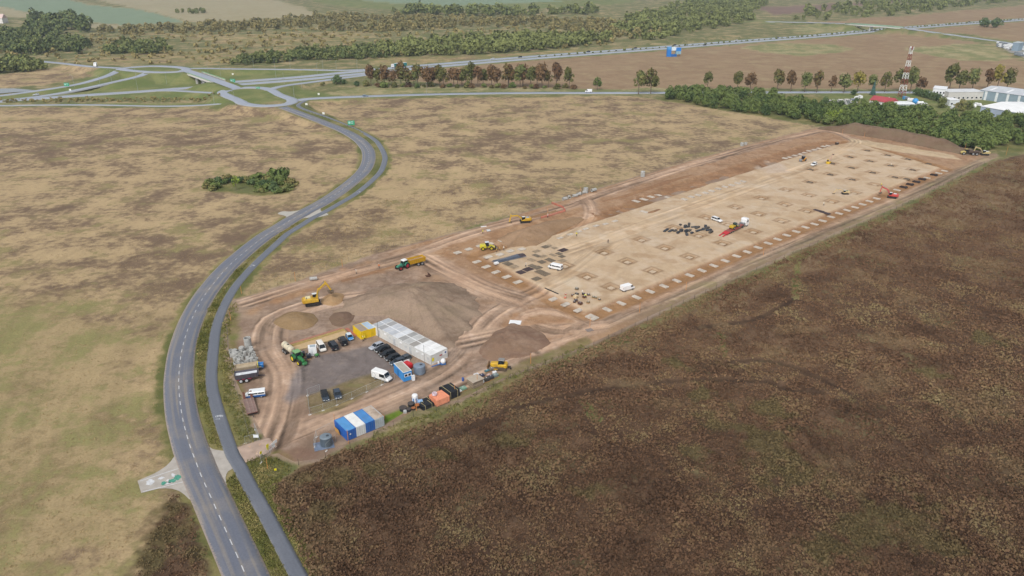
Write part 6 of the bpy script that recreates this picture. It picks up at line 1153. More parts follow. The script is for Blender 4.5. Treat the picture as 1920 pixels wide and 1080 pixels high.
# ------------------------------------------------------------------ fences, posts, signs, lamps
ORG = pm('#d9914a', .7, .15, 3); WIRE = pm('#6a665f', .6, .15)
def fence(label, pts, gap, h, wires, post, r=.045, brace=False):
    P = smooth([G0(*p) for p in pts], 1.0); L = [0]
    for i in range(len(P) - 1): L.append(L[-1] + math.dist(P[i][:2], P[i + 1][:2]))
    A = np.array(P); t = thing('wire_fence', label, 'fence', P[0]); s = 0; Q = []
    while s < L[-1]: Q.append([np.interp(s, L, A[:, i]) for i in range(3)]); s += gap
    pmh = MB().cyl((0, 0, -.3), (0, 0, h), r, r, 6).mesh('post', post)
    for q in Q: o = link(bpy.data.objects.new('post', pmh), t); o.location = (q[0] - P[0][0], q[1] - P[0][1], q[2] - P[0][2])
    m = MB()
    for a, b in zip(Q[:-1], Q[1:]):
        for k in range(wires): z = h * (k + .5) / wires; m.bar([a[0] - P[0][0], a[1] - P[0][1], a[2] - P[0][2] + z], [b[0] - P[0][0], b[1] - P[0][1], b[2] - P[0][2] + z], .018)
    o = m.build('wire', WIRE, t); o['kind'] = 'stuff'; return t
fence('dark post and wire fence between the site and the brown weeds', [(560, 872), (600, 862), (700, 822), (770, 784), (860, 757), (960, 708), (1110, 650), (1300, 562), (1500, 472), (1700, 384), (1850, 306)], 6.0, 1.7, 5, DARK)
fence('thin post and wire fence along the upper side of the site', [(470, 552), (560, 522), (700, 474), (900, 420), (1110, 353), (1300, 296), (1440, 258), (1530, 236)], 5.0, 1.5, 3, pm('#7d7364', .7))
fence('leaning wire fence between the cycle path and the compound', [(426, 620), (432, 680), (446, 740), (462, 800), (472, 834)], 4.0, 1.5, 4, pm('#8a8268', .7))
def pole(label, px, py, h, mat, top=None, r=.09, name='marker_post', cat='post'):
    t = place(name, label, cat, (px, py)); MB().cyl((0, 0, -.2), (0, 0, h), r, r * .8, 8).build('shaft', mat, t)
    if top: MB().box(0, 0, h, .3, .3, .25).build('cap', pm(top, .5), t)
    return t
for k, (px, py, h) in enumerate(((554, 527, 3.4), (453, 551, 2.8), (433, 601, 2.8), (653.5, 833, 4.0), (629, 803, 4.0), (781, 770, 3.2), (853, 743, 3.4), (895, 724, 3.4), (995, 682, 3.2), (1106, 612, 3.2), (1199, 586, 3.4), (1286, 544, 3), (1431, 479, 2.8), (1645, 501, .1), (642, 500, 3), (1027, 402, 3), (1088, 362, 3), (1579, 252, 3.5), (1620, 258, 3.5), (1733, 263, 3.5), (1808, 284, 5), (1886, 291, 5))):
    if h > 1: pole('tall orange timber post, number %s along the site boundary from the gate' % ('one two three four five six seven eight nine ten eleven twelve thirteen fourteen fifteen sixteen seventeen eighteen nineteen twenty twenty-one twenty-two twenty-three'.split()[k]) if False else 'tall orange timber post marking the site boundary', px, py, h, ORG, None, .07)['group'] = 'orange boundary posts'
pole('tall dark lamp mast at the front corner of the long office row', 796.5, 689, 7.0, STEEL, None, .06, 'lamp_mast', 'mast'); pole('dark lamp mast before the yellow end of the long office', 709.5, 632, 5.0, DARK, None, .06, 'lamp_mast', 'mast')
MESHP = pm('#a9adad', .5, .1)
def panel(label, a, b, group=None, h=2.0):
    p, q = G0(*a), G0(*b); L = math.dist(p[:2], q[:2]); t = thing('mesh_panel', label, 'fence panel', p, math.atan2(q[1] - p[1], q[0] - p[0]), group)
    MB().cyl((0, 0, .1), (0, 0, h), .03, .03, 6).cyl((L, 0, .1), (L, 0, h), .03, .03, 6).cyl((0, 0, .15), (L, 0, .15), .025, .025, 6).cyl((0, 0, h), (L, 0, h), .03, .03, 6).build('frame', MESHP, t)
    m = MB(); n_ = int(L / .22)
    for i in range(1, n_): m.bar((i * L / n_, 0, .15), (i * L / n_, 0, h), .008)
    for i in range(1, 5): m.bar((0, 0, .15 + i * h / 6), (L, 0, .15 + i * h / 6), .008)
    o = m.build('mesh_wires', MESHP, t); o['kind'] = 'stuff'; MB().box(0, 0, 0, .7, .25, .14).build('foot', CONC, t); return t
PP = [(577, 742), (581, 778), (606, 770), (632, 760), (660, 748), (688, 735), (716, 722), (740, 712)]
for i, (a, b) in enumerate(zip(PP[:-1], PP[1:])): panel('mesh fence panel in the line before the two parked cars', a, b, 'mesh panels before the two cars')
panel('mesh fence panel closing the left side of the parked cars', (577, 742), (600, 733)); panel('mesh fence panel at the site gate beside the white notice', (460, 832), (487, 826)); panel('mesh fence panel standing across the end of the gate', (478, 806), (487, 826)); panel('leaning mesh panel by the slate round tank', (590, 838), (594, 820)); panel('mesh panel behind the slate round tank', (594, 820), (620, 806)); panel('mesh panel right of the slate round tank', (612, 846), (630, 828))
def board(label, px, py, rz, w_, h_, col, z=1.0, posts=True, name='sign', legc=None, marks=()):
    t = place(name, label, 'sign', (px, py), rz=rz); MB().box(0, 0, z, w_, .05, h_).build('panel', pm(col, .5, .06), t)
    if posts:
        for s in (-1, 1): MB().cyl((s * w_ * .35, .06, -.1), (s * w_ * .35, .06, z + h_), .035, .035, 6).build('post', legc or STEEL, t)
    for x, zz, a, b, c in marks: MB().box(x * w_, -.035, z + zz * h_, a * w_, .02, b * h_).build('mark', pm(c, .5, .3, 8), t)
    return t
ga_ = R(60)
board('white site board nearest the haul road at the gate', 517, 836, ga_, 1.1, .8, '#f6f6f4', .6); board('white upper notice in the middle of the gate boards', 513.5, 843, ga_, .9, 1.3, '#f4f5f4', .6, marks=((0, .5, .9, .04, '#9aa4ae'),)); board('pinkish white notice left of the gate boards', 508, 848, ga_, .8, 1.3, '#eedfdc', .6, marks=((0, .45, .9, .08, '#c9908a'),)); board('yellow notice pair on an orange post by the gate', 504, 852, ga_, .7, 1.4, '#e9dd1e', 1.2); board('small yellow notice at the left end of the gate boards', 491, 861, ga_, .5, .7, '#e9dd1e', 1.4); board('white notice on the mesh panel at the gate', 481.5, 828, R(0), 1.2, .8, '#e8f0f4', 1.1); board('small yellow marker board in the weeds beside the path', 517, 885, R(10), .5, .5, '#eadc1c', .4)
panel('bent mesh panel behind the yellow notices at the gate', (490, 868), (508, 850))
pole('orange post leaning at the gate notices', 502, 879, 3.0, ORG, None, .06, 'gate_post', 'post')
for lab, px, py, wd, h_ in (('green direction sign beside the cycle path bend', 659, 238, 4.4, 3.6), ('small green direction sign beside the slip road at the far left', 126, 164, 4, 3.4), ('green direction sign on the bank by the bridge', 437, 157, 4.2, 3.6), ('small green sign before the roundabout', 484, 169, 3, 1.6)):
    board(lab, px, py, R(10), wd, h_ * .8, '#17a478', 1.2, marks=((-.25, .3, .3, .5, '#bfe8dc'), (.15, .6, .4, .1, '#d8f2ea'), (.15, .3, .3, .1, '#d8f2ea'), (.15, .8, .35, .07, '#d8f2ea')))
for lab, px, py in (('white sign by the foot crossing at the roundabout', 598, 181), ('white sign on the bank right of the bridge', 437, 143), ('small white sign between the left slip roads', 132, 171), ('white plate sign beside the path before the green sign', 607, 218), ('white plate sign at the field corner by the path', 575, 201)): board(lab, px, py, R(5), 1.6, 1.4, '#eef0e8', 1.3)
LPM = pm('#a9adae', .5)
lm = MB().cyl((0, 0, -.2), (0, 0, 9.5), .1, .06, 7).bar((0, 0, 9.4), (1.6, 0, 9.8), .07).mesh('shaft', LPM); lh = MB().box(1.7, 0, 9.72, .8, .3, .14).mesh('lamp_head', LPM)
for px, py in ((190, 168), (141, 168), (258, 158), (210, 155), (313, 158), (259, 171), (414, 142), (391, 141), (518, 148), (476, 128), (516, 133), (545, 134), (606, 133), (670, 132), (631, 133), (595, 138), (533, 158), (442, 201), (402, 195), (800, 179), (552, 184), (566, 166)):
    x, y, z = G0(px, py); t = thing('street_lamp', 'slender grey street lamp at the interchange', 'street lamp', (x, y, z), R(px * 37 % 360), 'interchange lamps'); link(bpy.data.objects.new('shaft', lm), t); link(bpy.data.objects.new('lamp_head', lh), t)
NET = pm('#e0604a', .7, .15, 2)
t = thing('safety_netting', 'orange safety netting strung beside the upper excavator', 'netting', G0(1015, 408)); o0 = t.location.copy(); m = MB(); pts = [G0(*p) for p in ((1014, 410), (1030, 406), (1046, 401), (1060, 397), (1056, 391), (1042, 385), (1034, 382))]
for a, b in zip(pts[:-1], pts[1:]):
    for k in range(4): m.bar(Vector(a) - o0 + Vector((0, 0, .2 + k * .25)), Vector(b) - o0 + Vector((0, 0, .2 + k * .25)), .04, .10)
m.build('net', NET, t)['kind'] = 'stuff'
for p in pts: MB().cyl(Vector(p) - o0, Vector(p) - o0 + Vector((0, 0, 1.1)), .03, .03, 6).build('stake', DARK, t)
# ------------------------------------------------------------------ mast, houses and halls at the upper right
x, y, z = G0(1690, 182); t = thing('radio_mast', 'tall red and white lattice radio mast rising above the avenue', 'mast', (x, y, z), R(20)); RW = (pm('#e9e9e6', .5, .08), pm('#8e4a3c', .6, .15)); HT = 37.0; nseg = 8
def mw_(z): return 1.9 - 1.2 * z / HT
for k in range(nseg):
    z0, z1 = HT * k / nseg, HT * (k + 1) / nseg; a, b = mw_(z0), mw_(z1); m = MB(); cs = ((-1, -1), (1, -1), (1, 1), (-1, 1))
    for i in range(4):
        p, q = cs[i], cs[(i + 1) % 4]; m.bar((p[0] * a, p[1] * a, z0), (p[0] * b, p[1] * b, z1), .34); zm = (z0 + z1) / 2; c_ = mw_(zm)
        m.bar((p[0] * a, p[1] * a, z0), (q[0] * c_, q[1] * c_, zm), .2); m.bar((q[0] * c_, q[1] * c_, zm), (p[0] * b, p[1] * b, z1), .2); m.bar((p[0] * b, p[1] * b, z1), (q[0] * b, q[1] * b, z1), .26)
    m.build('lattice_section', RW[1] if k % 2 == 0 and k else (RW[1] if k == 0 else RW[0]), t)['kind'] = 'stuff'
for a in range(6):
    q = a * math.pi / 3; MB().box(math.cos(q) * 1.5, math.sin(q) * 1.5, HT - 1.5, .4, .6, 2.6, q).build('antenna', RW[0] if a % 2 else RW[1], t)
MB().box(0, 0, HT - .2, 2.6, 2.6, .15).build('platform', RW[1], t)
def gable(name, label, a, b, depth, h, rh, wall, roofc, nw=4, floors=1, flat=False, cat='building', side=1, skyl=0, band=None):
    """a - b: photo pixels of the front wall's foot; depth runs away from the viewer"""
    p, q = np.array(G0(*a)), np.array(G0(*b)); d = q - p; L = math.hypot(d[0], d[1]); rz = math.atan2(d[1], d[0]); t = thing(name, label, cat, tuple(p), rz); Wm = pm(wall, .7, .08, .4, dirt=.06)
    MB().box(L / 2, depth / 2, -.2, L, depth, h + .2).build('wall', Wm, t)
    if flat: MB().box(L / 2, depth / 2, h, L + .5, depth + .5, .35).build('roof', pm(roofc, .6, .08, .3), t)
    else:
        m = MB(); V = [(-.3, -.4, h), (L + .3, -.4, h), (L + .3, depth + .4, h), (-.3, depth + .4, h)]
        if flat is None: pass
        V += [(-.3, depth / 2, h + rh), (L + .3, depth / 2, h + rh)]; m.add(V, [(0, 1, 5, 4), (2, 3, 4, 5), (0, 4, 3), (1, 2, 5), (3, 2, 1, 0)]); r_ = m.build('roof', pm(roofc, .6, .1, .3), t)
        for k in range(skyl): 
            x0 = L * (k + .5) / skyl; MB().add([(x0 - 1, depth * .1, h + rh * .2 + .05), (x0 + 1, depth * .1, h + rh * .2 + .05), (x0 + 1, depth * .4, h + rh * .8 + .05), (x0 - 1, depth * .4, h + rh * .8 + .05)], [(0, 1, 2, 3)]).build('skylight', WHITE, r_)
    for f in range(floors):
        for k in range(nw):
            z = 1.0 + f * 3.0; x = L * (k + .5) / nw; w_ = MB().box(x, -.03, z, min(1.6, L / nw * .6), .08, 1.4).build('window', pm('#e8eaec', .5), t); MB().box(x, -.06, z + .12, min(1.6, L / nw * .6) - .25, .06, 1.16).build('pane', GLASS, w_)
    if band:
        for k in range(band): MB().box(L * (k + .6) / band, -.05, 0, L / band * .22, .1, h * .96).build('wall_panel', pm('#eef2f4', .5), t)
    return t
t = gable('house', 'small white house with a red tiled roof near the mast', (1629, 197), (1668, 203), 11, 3.6, 3.0, '#e6e6e2', '#b24a50', 3, 1, cat='house'); MB().box(11, 6, 5.0, .8, .8, 1.8).build('chimney', CONC, t); MB().box(13.5, -.08, .2, 1.0, .06, 2.0).build('door', pm('#3d86c8', .5), t)
gable('shed', 'low pale blue-grey shed with a white flat roof below the mast', (1679, 205), (1714, 205), 13, 3.6, .8, '#b9c3cc', '#f0f3f4', 2, 1)
t = gable('office_building', 'two storey white office block with a flat roof behind the hedge', (1746, 184), (1770, 186), 14, 7.4, 0, '#eceef0', '#f4f6f8', 4, 2, True)
gable('workshop', 'long low pale workshop with a flat grey roof beside the office block', (1776, 188), (1842, 187), 13, 6, 0, '#d6d3ce', '#e2e4e6', 8, 1, True)
gable('annex', 'small white annex with a flat roof in front of the long workshop', (1779, 199), (1797, 199), 10, 4.2, 0, '#e9ecee', '#f4f6f7', 2, 1, True)
gable('hall', 'large grey-blue industrial hall with white door panels at the right edge', (1834, 186), (1960, 204), 32, 7.0, 1.8, '#93a6b2', '#cdd1d6', 0, 0, band=6, skyl=4)
gable('hall', 'wide white roofed hall cut by the right edge of the picture', (1836, 214), (1960, 238), 42, 5.5, 1.6, '#b6c3d6', '#fbfcfb', 0, 0)
gable('canopy_building', 'dark roofed loading canopy between the two halls', (1888, 205), (1960, 214), 12, 4, 0, '#7d8892', '#6f7a88', 0, 0, True)
gable('barn', 'white gabled barn at the far left edge below the fields', (-40, 44), (6, 44), 14, 8, 6, '#e9e6e2', '#e3c9c0', 0, 0)
gable('depot', 'blue-grey depot cube among the parked vehicles at the far right', (1896, 95), (1908, 96), 14, 9, 0, '#8fa2b2', '#c9d2d8', 0, 0, True)
t = place('gas_ball', 'bright blue spherical tank beside the pale shed', 'tank', (1715, 196)); MB().ball((0, 0, 2.4), 2.2, 2.2, 2.2, 14, 10).build('sphere', pm('#3f9ade', .4, .06), t, sm=True); MB().cyl((0, 0, 0), (0, 0, .6), 1.3, 1.6, 12).build('stand', CONC, t)
t = place('capsule_tank', 'white lying tank right of the blue spherical tank', 'tank', (1724, 197)); MB().cyl((-2.2, 0, 1.6), (2.2, 0, 1.6), 1.2, 1.2, 14).build('vessel', WHITE, t); MB().box(-1.3, 0, 0, .4, 1.6, .6).box(1.3, 0, 0, .4, 1.6, .6).build('saddle', CONC, t)
t = place('blue_box', 'small blue cabin on the roofline behind the pale shed', 'cabin', (1695, 186)); MB().box(0, 0, 0, 2.2, 2.0, 2.2).build('wall', pm('#4f93c4', .5), t); MB().box(0, 0, 2.2, 2.4, 2.2, .12).build('roof', pm('#7fb4e0', .5), t)
for k in range(5):
    p, q = G0(1566 + k * 10, 208 - k * 1.0), G0(1553 + k * 11.5, 190 - k * .5); t = thing('settling_tank', 'long pale concrete settling tank in the row before the house', 'basin', p, math.atan2(q[1] - p[1], q[0] - p[0]), 'settling tanks'); L = math.dist(p[:2], q[:2])
    for s in (-1, 1): MB().box(L / 2, s * 1.7, 0, L, .35, 1.3).build('side_wall', CONC, t); MB().box(L / 2 + s * L / 2, 0, 0, .35, 3.7, 1.3).build('end_wall', CONC, t)
    MB().box(L / 2, 0, .6, L - .4, 3.1, .1).build('water', pm('#59605e', .15), t)
# parked white vehicles at the far right: too small to show their parts
BV = MB().loft([(-2.6, .3, 2.2, 1.0), (1.4, .3, 2.3, 1.0), (2.0, .3, 1.3, 1.0), (2.6, .4, 1.0, .9)], .2).mesh('parked_van', WHITE); BD = BV.copy(); BD.materials[0] = pm('#8f969e', .4)
for i in range(46):
    f = i / 46; px, py = (1872 + (i % 14) * 4.2 + rnd.uniform(-1, 1), 81 + (i // 14) * 3.6 + (i % 14) * .9 + rnd.uniform(-.4, .4)) if i < 34 else (1905 + (i - 34) % 6 * 3.5, 101 + (i - 34) // 6 * 3.2 + (i - 34) % 6 * .4)
    if 1893 < px < 1910 and 88 < py < 97: continue
    x, y, z = G0(px, py); o = link(bpy.data.objects.new('parked_van', BV if rnd.random() < .65 else BD)); o.location = (x, y, z); o.rotation_euler = (0, 0, R(rnd.choice((20, 110))) + rnd.uniform(-.1, .1)); tag(o, 'tiny pale van parked in the crowded lot at the far right', 'van', 'vehicles in the far lot')
for i, (px, py) in enumerate(((1601, 190), (1606, 186), (1612, 184), (1617, 201), (1625, 203), (1648, 208), (1701, 187), (1708, 190), (1733, 199), (1738, 205), (1788, 205), (1806, 200), (1812, 197), (1826, 201), (1834, 199))):
    x, y, z = G0(px, py); o = link(bpy.data.objects.new('parked_van', BV if i % 3 else BD)); o.location = (x, y, z); o.rotation_euler = (0, 0, R(i * 47)); tag(o, 'tiny pale van parked among the yards beside the mast and halls', 'van', 'vehicles in the yards')
# blue advertising frame in the brown field
x, y, z = G0(1262, 106); t = thing('container_portal', 'blue and white portal of stacked containers in the brown field', 'portal', (x, y, z), R(5)); BL = pm('#1f7fd6', .5, .1); LB = pm('#a9d4ee', .5, .1)
MB().box(-5, 0, 0, 4.6, 3, 7.6).build('left_container', BL, t); MB().box(-5, 0, 7.61, 4.6, 3, 2.6).build('left_cap', pm('#5aa4de', .5), t); MB().box(5.2, 0, 2.6, 5.6, 3, 3.2).build('right_lower_container', pm('#8fb6c8', .5), t); MB().box(5.2, 0, 5.81, 5.6, 3, 3.4).build('right_upper_container', BL, t); MB().box(0, 0, 6.4, 5.2, 2.8, 3.6).build('top_panel', pm('#e4f2fa', .5), t); MB().box(0, -.5, 0, 5.2, 2.4, 2.6).build('base_container', pm('#1766b4', .5), t); MB().box(7, 0, 0, 1.2, 2, 2.55).build('leg', pm('#8a6c54', .6), t); MB().box(3.4, 0, 0, .6, 2, 2.55).build('leg', BL, t)
# ------------------------------------------------------------------ vegetation
def quads_at(Cn, Nn, size, jit=1.0):
    """one quad per centre, facing roughly along the normals"""
    n = len(Cn); Nn = Nn + rng.normal(0, .45 * jit, (n, 3)); Nn /= np.linalg.norm(Nn, axis=1)[:, None]
    t = np.cross(Nn, rng.normal(0, 1, (n, 3))); t /= np.linalg.norm(t, axis=1)[:, None]; b = np.cross(Nn, t)
    s = (size * rng.uniform(.6, 1.25, n))[:, None]; a = rng.uniform(.55, 1, n)[:, None]
    V = np.stack([Cn - t * s - b * s * a, Cn + t * s - b * s * a * .8, Cn + t * s * .9 + b * s * a, Cn - t * s * .8 + b * s * a * .9], 1) + rng.normal(0, .08, (n, 4, 3)) * size
    return V.reshape(-1, 3), np.arange(n * 4).reshape(n, 4)
def crown(h, r, z0, nl, leaf, lobes=11, seed=1, flat=1.0):
    global rng
    sv_ = rng; rng = np.random.default_rng(seed)
    Cn = []; Nn = []; k = nl // lobes
    for i in range(lobes):
        a = rng.uniform(0, 2 * math.pi); e = rng.uniform(-.75, 1); q = math.sqrt(max(0, 1 - e * e)) * rng.uniform(.35, .72)
        c = np.array((math.cos(a) * q * r, math.sin(a) * q * r, z0 + (h - z0) * (.5 + e * .33))); lr = np.array((r, r, (h - z0) * .55 * flat)) * rng.uniform(.34, .52)
        d = rng.normal(0, 1, (k, 3)); d /= np.linalg.norm(d, axis=1)[:, None]
        Cn.append(c + d * lr * rng.uniform(.72, 1.05, (k, 1))); Nn.append(d + np.array((0, 0, .25)))
    V, Fc = quads_at(np.concatenate(Cn), np.concatenate(Nn), leaf); rng = sv_; return V, Fc
def trunk_mesh(h, r, seed=1):
    q = random.Random(seed); m = MB(); m.cyl((0, 0, -.2), (q.uniform(-.1, .1), q.uniform(-.1, .1), h * .5), r, r * .75, 7, False); m.cyl((0, 0, h * .48), (q.uniform(-.4, .4), q.uniform(-.4, .4), h), r * .75, r * .25, 6)
    for i in range(4):
        a = i * 1.6 + q.uniform(0, 1); m.cyl((0, 0, h * q.uniform(.35, .6)), (math.cos(a) * h * .25, math.sin(a) * h * .25, h * q.uniform(.75, .95)), r * .45, r * .12, 5)
    return m
BARK = pm('#6d5c4e', .9, .25, 3)
LEAFG = leaf_mat('leaf_green', ('#27351f', '#3a4a29', '#4f6033', '#66733d')); LEAFD = leaf_mat('leaf_dark', ('#2a3a27', '#374a2f', '#465a38', '#5a6a42')); LEAFA = leaf_mat('leaf_autumn', ('#4a3a2a', '#5e4630', '#6c5236', '#6c6038', '#5e6034')); LEAFY = leaf_mat('leaf_bright', ('#5b7030', '#728536', '#8a9a42')); LEAFO = leaf_mat('leaf_olive', ('#5a5b38', '#6f6b40', '#83784a', '#6b7242')); LEAFR = leaf_mat('leaf_rust', ('#55402e', '#644a34', '#70583c')); LEAFB = leaf_mat('leaf_spruce', ('#2f4a48', '#3b5753', '#4a665c'))
protos = {}
def proto(key, h, r, z0, nl, leaf, mat, seed, lobes=11, tr=.16, th=None):
    m1 = bpy.data.meshes.new('crown'); V, Fc = crown(h, r, z0, nl, leaf, lobes, seed)
    o = fast('crown', V, Fc, mat); me = o.data; bpy.data.objects.remove(o)
    protos[key] = (me, trunk_mesh(th or h * .8, tr, seed).mesh('trunk', BARK))
def tree(key, label, x, y, z, s=1.0, rz=0.0, sz=None, group=None, name='tree', cat='tree', mat=None, trunk=True):
    t = thing(name, label, cat, (x, y, z), rz, group); t.scale = (s, s, sz or s)
    me, tm = protos[key]; o = bpy.data.objects.new('crown', me); link(o, t)
    if mat:
        o.material_slots[0].link = 'OBJECT'; o.material_slots[0].material = mat
    if trunk: link(bpy.data.objects.new('trunk', tm), t)
    return t
for i in range(4): proto('th%d' % i, 7.0, 3.7, .2, 600, .42, LEAFG, 10 + i, 15)
for i in range(3): proto('av%d' % i, 14, 5.0, 3.5, 620, .55, LEAFA, 30 + i, 14, .3, 12)
for i in range(3): proto('bush%d' % i, 2.6, 2.2, -.2, 260, .30, LEAFO, 50 + i, 9, .06, 1.6)
proto('bigbush', 7, 4.6, .2, 520, .5, LEAFD, 60); proto('open', 7.5, 2.6, 1.6, 150, .34, LEAFY, 63, 9, .13)
V = []; m = MB()
for k in range(9): z = .6 + k * .95; m.cyl((0, 0, z), (0, 0, z + 1.5), 2.3 * (1 - k / 10), .1, 9, False)
pm_conifer = m.mesh('crown', LEAFB); protos['conifer'] = (pm_conifer, trunk_mesh(8, .2, 3).mesh('trunk', BARK))
def scatter(pts, n, mind=0.0, z=0.0, world=False):
    P = pts if world else WL(pts, z); xs = [p[0] for p in P]; ys = [p[1] for p in P]; out = []; tries = 0
    while len(out) < n and tries < 60:
        tries += 1; X = rng.uniform(min(xs), max(xs), n * 4).astype(np.float32); Y = rng.uniform(min(ys), max(ys), n * 4).astype(np.float32); k = sdpoly(P, X, Y) > 0
        for x, y in zip(X[k], Y[k]):
            if len(out) >= n: break
            if mind and any((x - q[0]) ** 2 + (y - q[1]) ** 2 < mind * mind for q in out): continue
            out.append((float(x), float(y)))
    return out
# the thicket beside the far end of the site
TPOLY = [(1250, 187), (1300, 197), (1400, 213), (1535, 231), (1640, 247), (1720, 262), (1800, 279), (1850, 285), (1960, 272), (1960, 232), (1880, 226), (1760, 216), (1640, 206), (1560, 207), (1500, 196), (1450, 182), (1380, 176), (1290, 174), (1255, 177)]
for i, (x, y) in enumerate(scatter(TPOLY, 290, 3.3)):
    tree('th%d' % (i % 4), 'green leafy tree crowded in the long thicket beyond the site', x, y, 0, rnd.uniform(.9, 1.25), rnd.uniform(0, 6.28), rnd.uniform(.85, 1.15), group='thicket trees', name='thicket_tree')
for k, (px, py, s) in enumerate(((1551, 230, 1.0), (1561, 232, 1.05), (1574, 226, .9))):
    x, y = W(px, py); tree('open', ('bright green tree with a bare trunk, leftmost of three before the thicket', 'bright green tree with a bare trunk, middle one of three before the thicket', 'bright green tree with a bare trunk, rightmost of three before the thicket')[k], x, y, 0, s * 1.1, k, name='young_tree')
# avenue of autumn trees along the country road
AV = [(696, 161, .95, 1), (721, 162, .95, 1), (752, 161, 1.05, 0), (776.5, 162, .8, 2), (801, 164, 1.0, 1), (824.6, 163, .95, 0), (851, 162, .8, 1), (874, 164, 1.0, 0), (896, 163, .85, 1), (922, 165, .95, 1), (953, 164, 1.05, 0), (975, 164, .95, 2), (995, 164, 1.0, 0), (1016, 165, 1.05, 1), (1043, 165, 1.1, 1), (1067, 167, .9, 0), (812, 160, .9, 1), (866, 159, .8, 0), (1197, 177, 1.0, 2), (1220, 176, 1.0, 0), (1326, 168, .75, 0), (1382, 170, .8, 0), (1406, 170, .85, 1), (1457, 171, .9, 0), (1482, 172, .85, 1), (1508, 173, 1.0, 2), (1531, 174, .9, 0), (1558, 173, .7, 1), (1582, 174, .9, 2), (1607, 174, .9, 3), (1635, 171, .8, 2), (1658, 173, .85, 0), (1686, 172, 1.0, 0), (1706, 174, 1.05, 2), (1725, 172, .7, 1), (1779, 170, 1.1, 0), (1797, 172, .95, 0), (1822, 170, 1.0, 2), (1850, 168, 1.0, 1), (1868, 170, 1.1, 3), (1886, 170, 1.0, 0)] + [(709 + k * 24.5 + (k * 7 % 5), 161.5 + (k * 3 % 4) * .8, .82 + (k * 5 % 4) * .06, (0, 1, 0, 0, 1)[k % 5]) for k in range(14)]
RANK = {i: k + 1 for k, i in enumerate(sorted(range(len(AV)), key=lambda q: AV[q][0]))}
LEAFYEL = leaf_mat('leaf_yellow', ('#6f6534', '#857a3c', '#8f8540'))
for i, (px, py, s, c) in enumerate(AV):
    x, y = W(px, py); tree('av%d' % (i % 3), ('%s tree from the left in the avenue, ' % nth(RANK[i]) + ('browning broad crown', 'rusty red-brown crown', 'green and yellow crown', 'yellowing crown')[c]), x, y, 0, s * rnd.uniform(1.0, 1.3), i * 1.3, s * rnd.uniform(1.15, 1.45), group='avenue trees, ' + ('browning', 'rusty', 'green', 'yellow')[c], name='avenue_tree', mat=(LEAFA, LEAFR, LEAFO, LEAFYEL)[c])
for px, py, key, s, lab, mt in ((1120, 169, 'av1', .75, 'lone green tree on the verge past the end of the avenue', LEAFG), (632, 158, 'bigbush', 1.1, 'large dark green bush beside the motorway slip road', None), (669, 162, 'bigbush', .62, 'small dark shrub between the bush and the avenue', None), (645, 158, 'bigbush', .6, 'dark shrub touching the large bush on its right', None), (1845, 51, 'bigbush', 1.9, 'dark green tree by the far motorway, left of a pair', None), (1866, 52, 'bigbush', 2.0, 'dark green tree by the far motorway, right of a pair', None), (605, 160, 'bush1', 1.3, 'low olive bush left of the large dark bush', None),
    (443, 357, 'open', .95, 'slender open tree rising from the left end of the field copse', None), (1600, 178, 'bigbush', .55, 'round shrub behind the settling tanks', None), (1546, 196, 'bigbush', .8, 'round dark shrub at the left of the settling tanks', None), (1605, 192, 'bigbush', .5, 'dark shrub right of the settling tanks', None), (1618, 196, 'th0', .6, 'small dark tree in front of the red roofed house', None), (1660, 199, 'th1', .8, 'dark green tree at the front corner of the red roofed house', LEAFD), (1672, 198, 'th2', .85, 'dark green tree left of the pale flat shed', LEAFD), (1640, 199, 'bush2', 1.5, 'light green shrub below the red roofed house', LEAFG), (1765, 202, 'th3', 1.1, 'grey-green tree at the left of the small white annex', LEAFO), (1800, 208, 'th0', 1.15, 'autumn-tinted tree between the annex and the white hall', LEAFO), (1815, 205, 'th1', .9, 'low autumn-tinted tree beside the white hall corner', LEAFO)):
    x, y, z = G0(px, py); tree(key, lab, x, y, z, s, px * .37, name='tree' if 'tree' in lab else 'shrub', cat='tree' if 'tree' in lab else 'shrub', mat=mt)
x, y, z = G0(1636, 178); tree('conifer', 'blue-green spruce behind the red roofed house', x, y, z, 1.15, 0, name='spruce_tree')
for i in range(9):
    x, y, z = G0(1716 + i * 5.4, 178 + i * 1.6); tree('th%d' % (i % 4), 'dark clipped conifer in the hedge row left of the white office', x, y, z, .62, i, .85, group='hedge conifers', name='hedge_conifer', mat=LEAFD)
# the copse standing in the left field
CP = [(388, 352, 1.4, 0), (396, 346, 1.5, 0), (404, 353, 1.5, 1), (410, 345, 1.6, 2), (420, 344, 1.3, 1), (428, 340, 1.5, 0), (399, 357, 1.2, 0), (436, 342, 1.2, 2), (450, 342, 1.4, 2), (462, 341, 1.3, 0), (470, 345, 1.4, 2), (478, 340, 1.5, 1), (486, 345, 1.2, 1), (492, 338, 2.0, 1), (500, 342, 1.6, 0), (496, 350, 1.5, 2), (508, 351, 1.6, 2), (503, 357, 1.5, 1), (515, 359, 1.5, 2), (520, 338, 2.2, 3), (530, 341, 2.2, 3), (526, 346, 1.5, 3), (540, 346, 1.7, 0), (548, 350, 1.5, 0), (543, 356, 1.4, 0), (533, 360, 1.3, 0), (522, 362, 1.2, 1), (490, 361, 1.0, 0), (480, 360, .8, 0), (552, 346, 1.2, 0), (512, 345, 1.5, 1), (494, 356, 1.3, 1), (484, 352, 1.2, 1)]
for i, (px, py, s, c) in enumerate(CP):
    x, y = W(px, py); tree('bush%d' % (i % 3), ('olive', 'green', 'dark green', 'tall green')[c] + ' bush in the copse standing in the left field', x, y, 0, s * .95, i * 1.1, s * (.85 if c < 3 else 1.25), group=('olive', 'green', 'dark green', 'tall green')[c] + ' copse bushes', name='bush', cat='bush', mat=(LEAFO, LEAFG, LEAFD, LEAFG)[c])
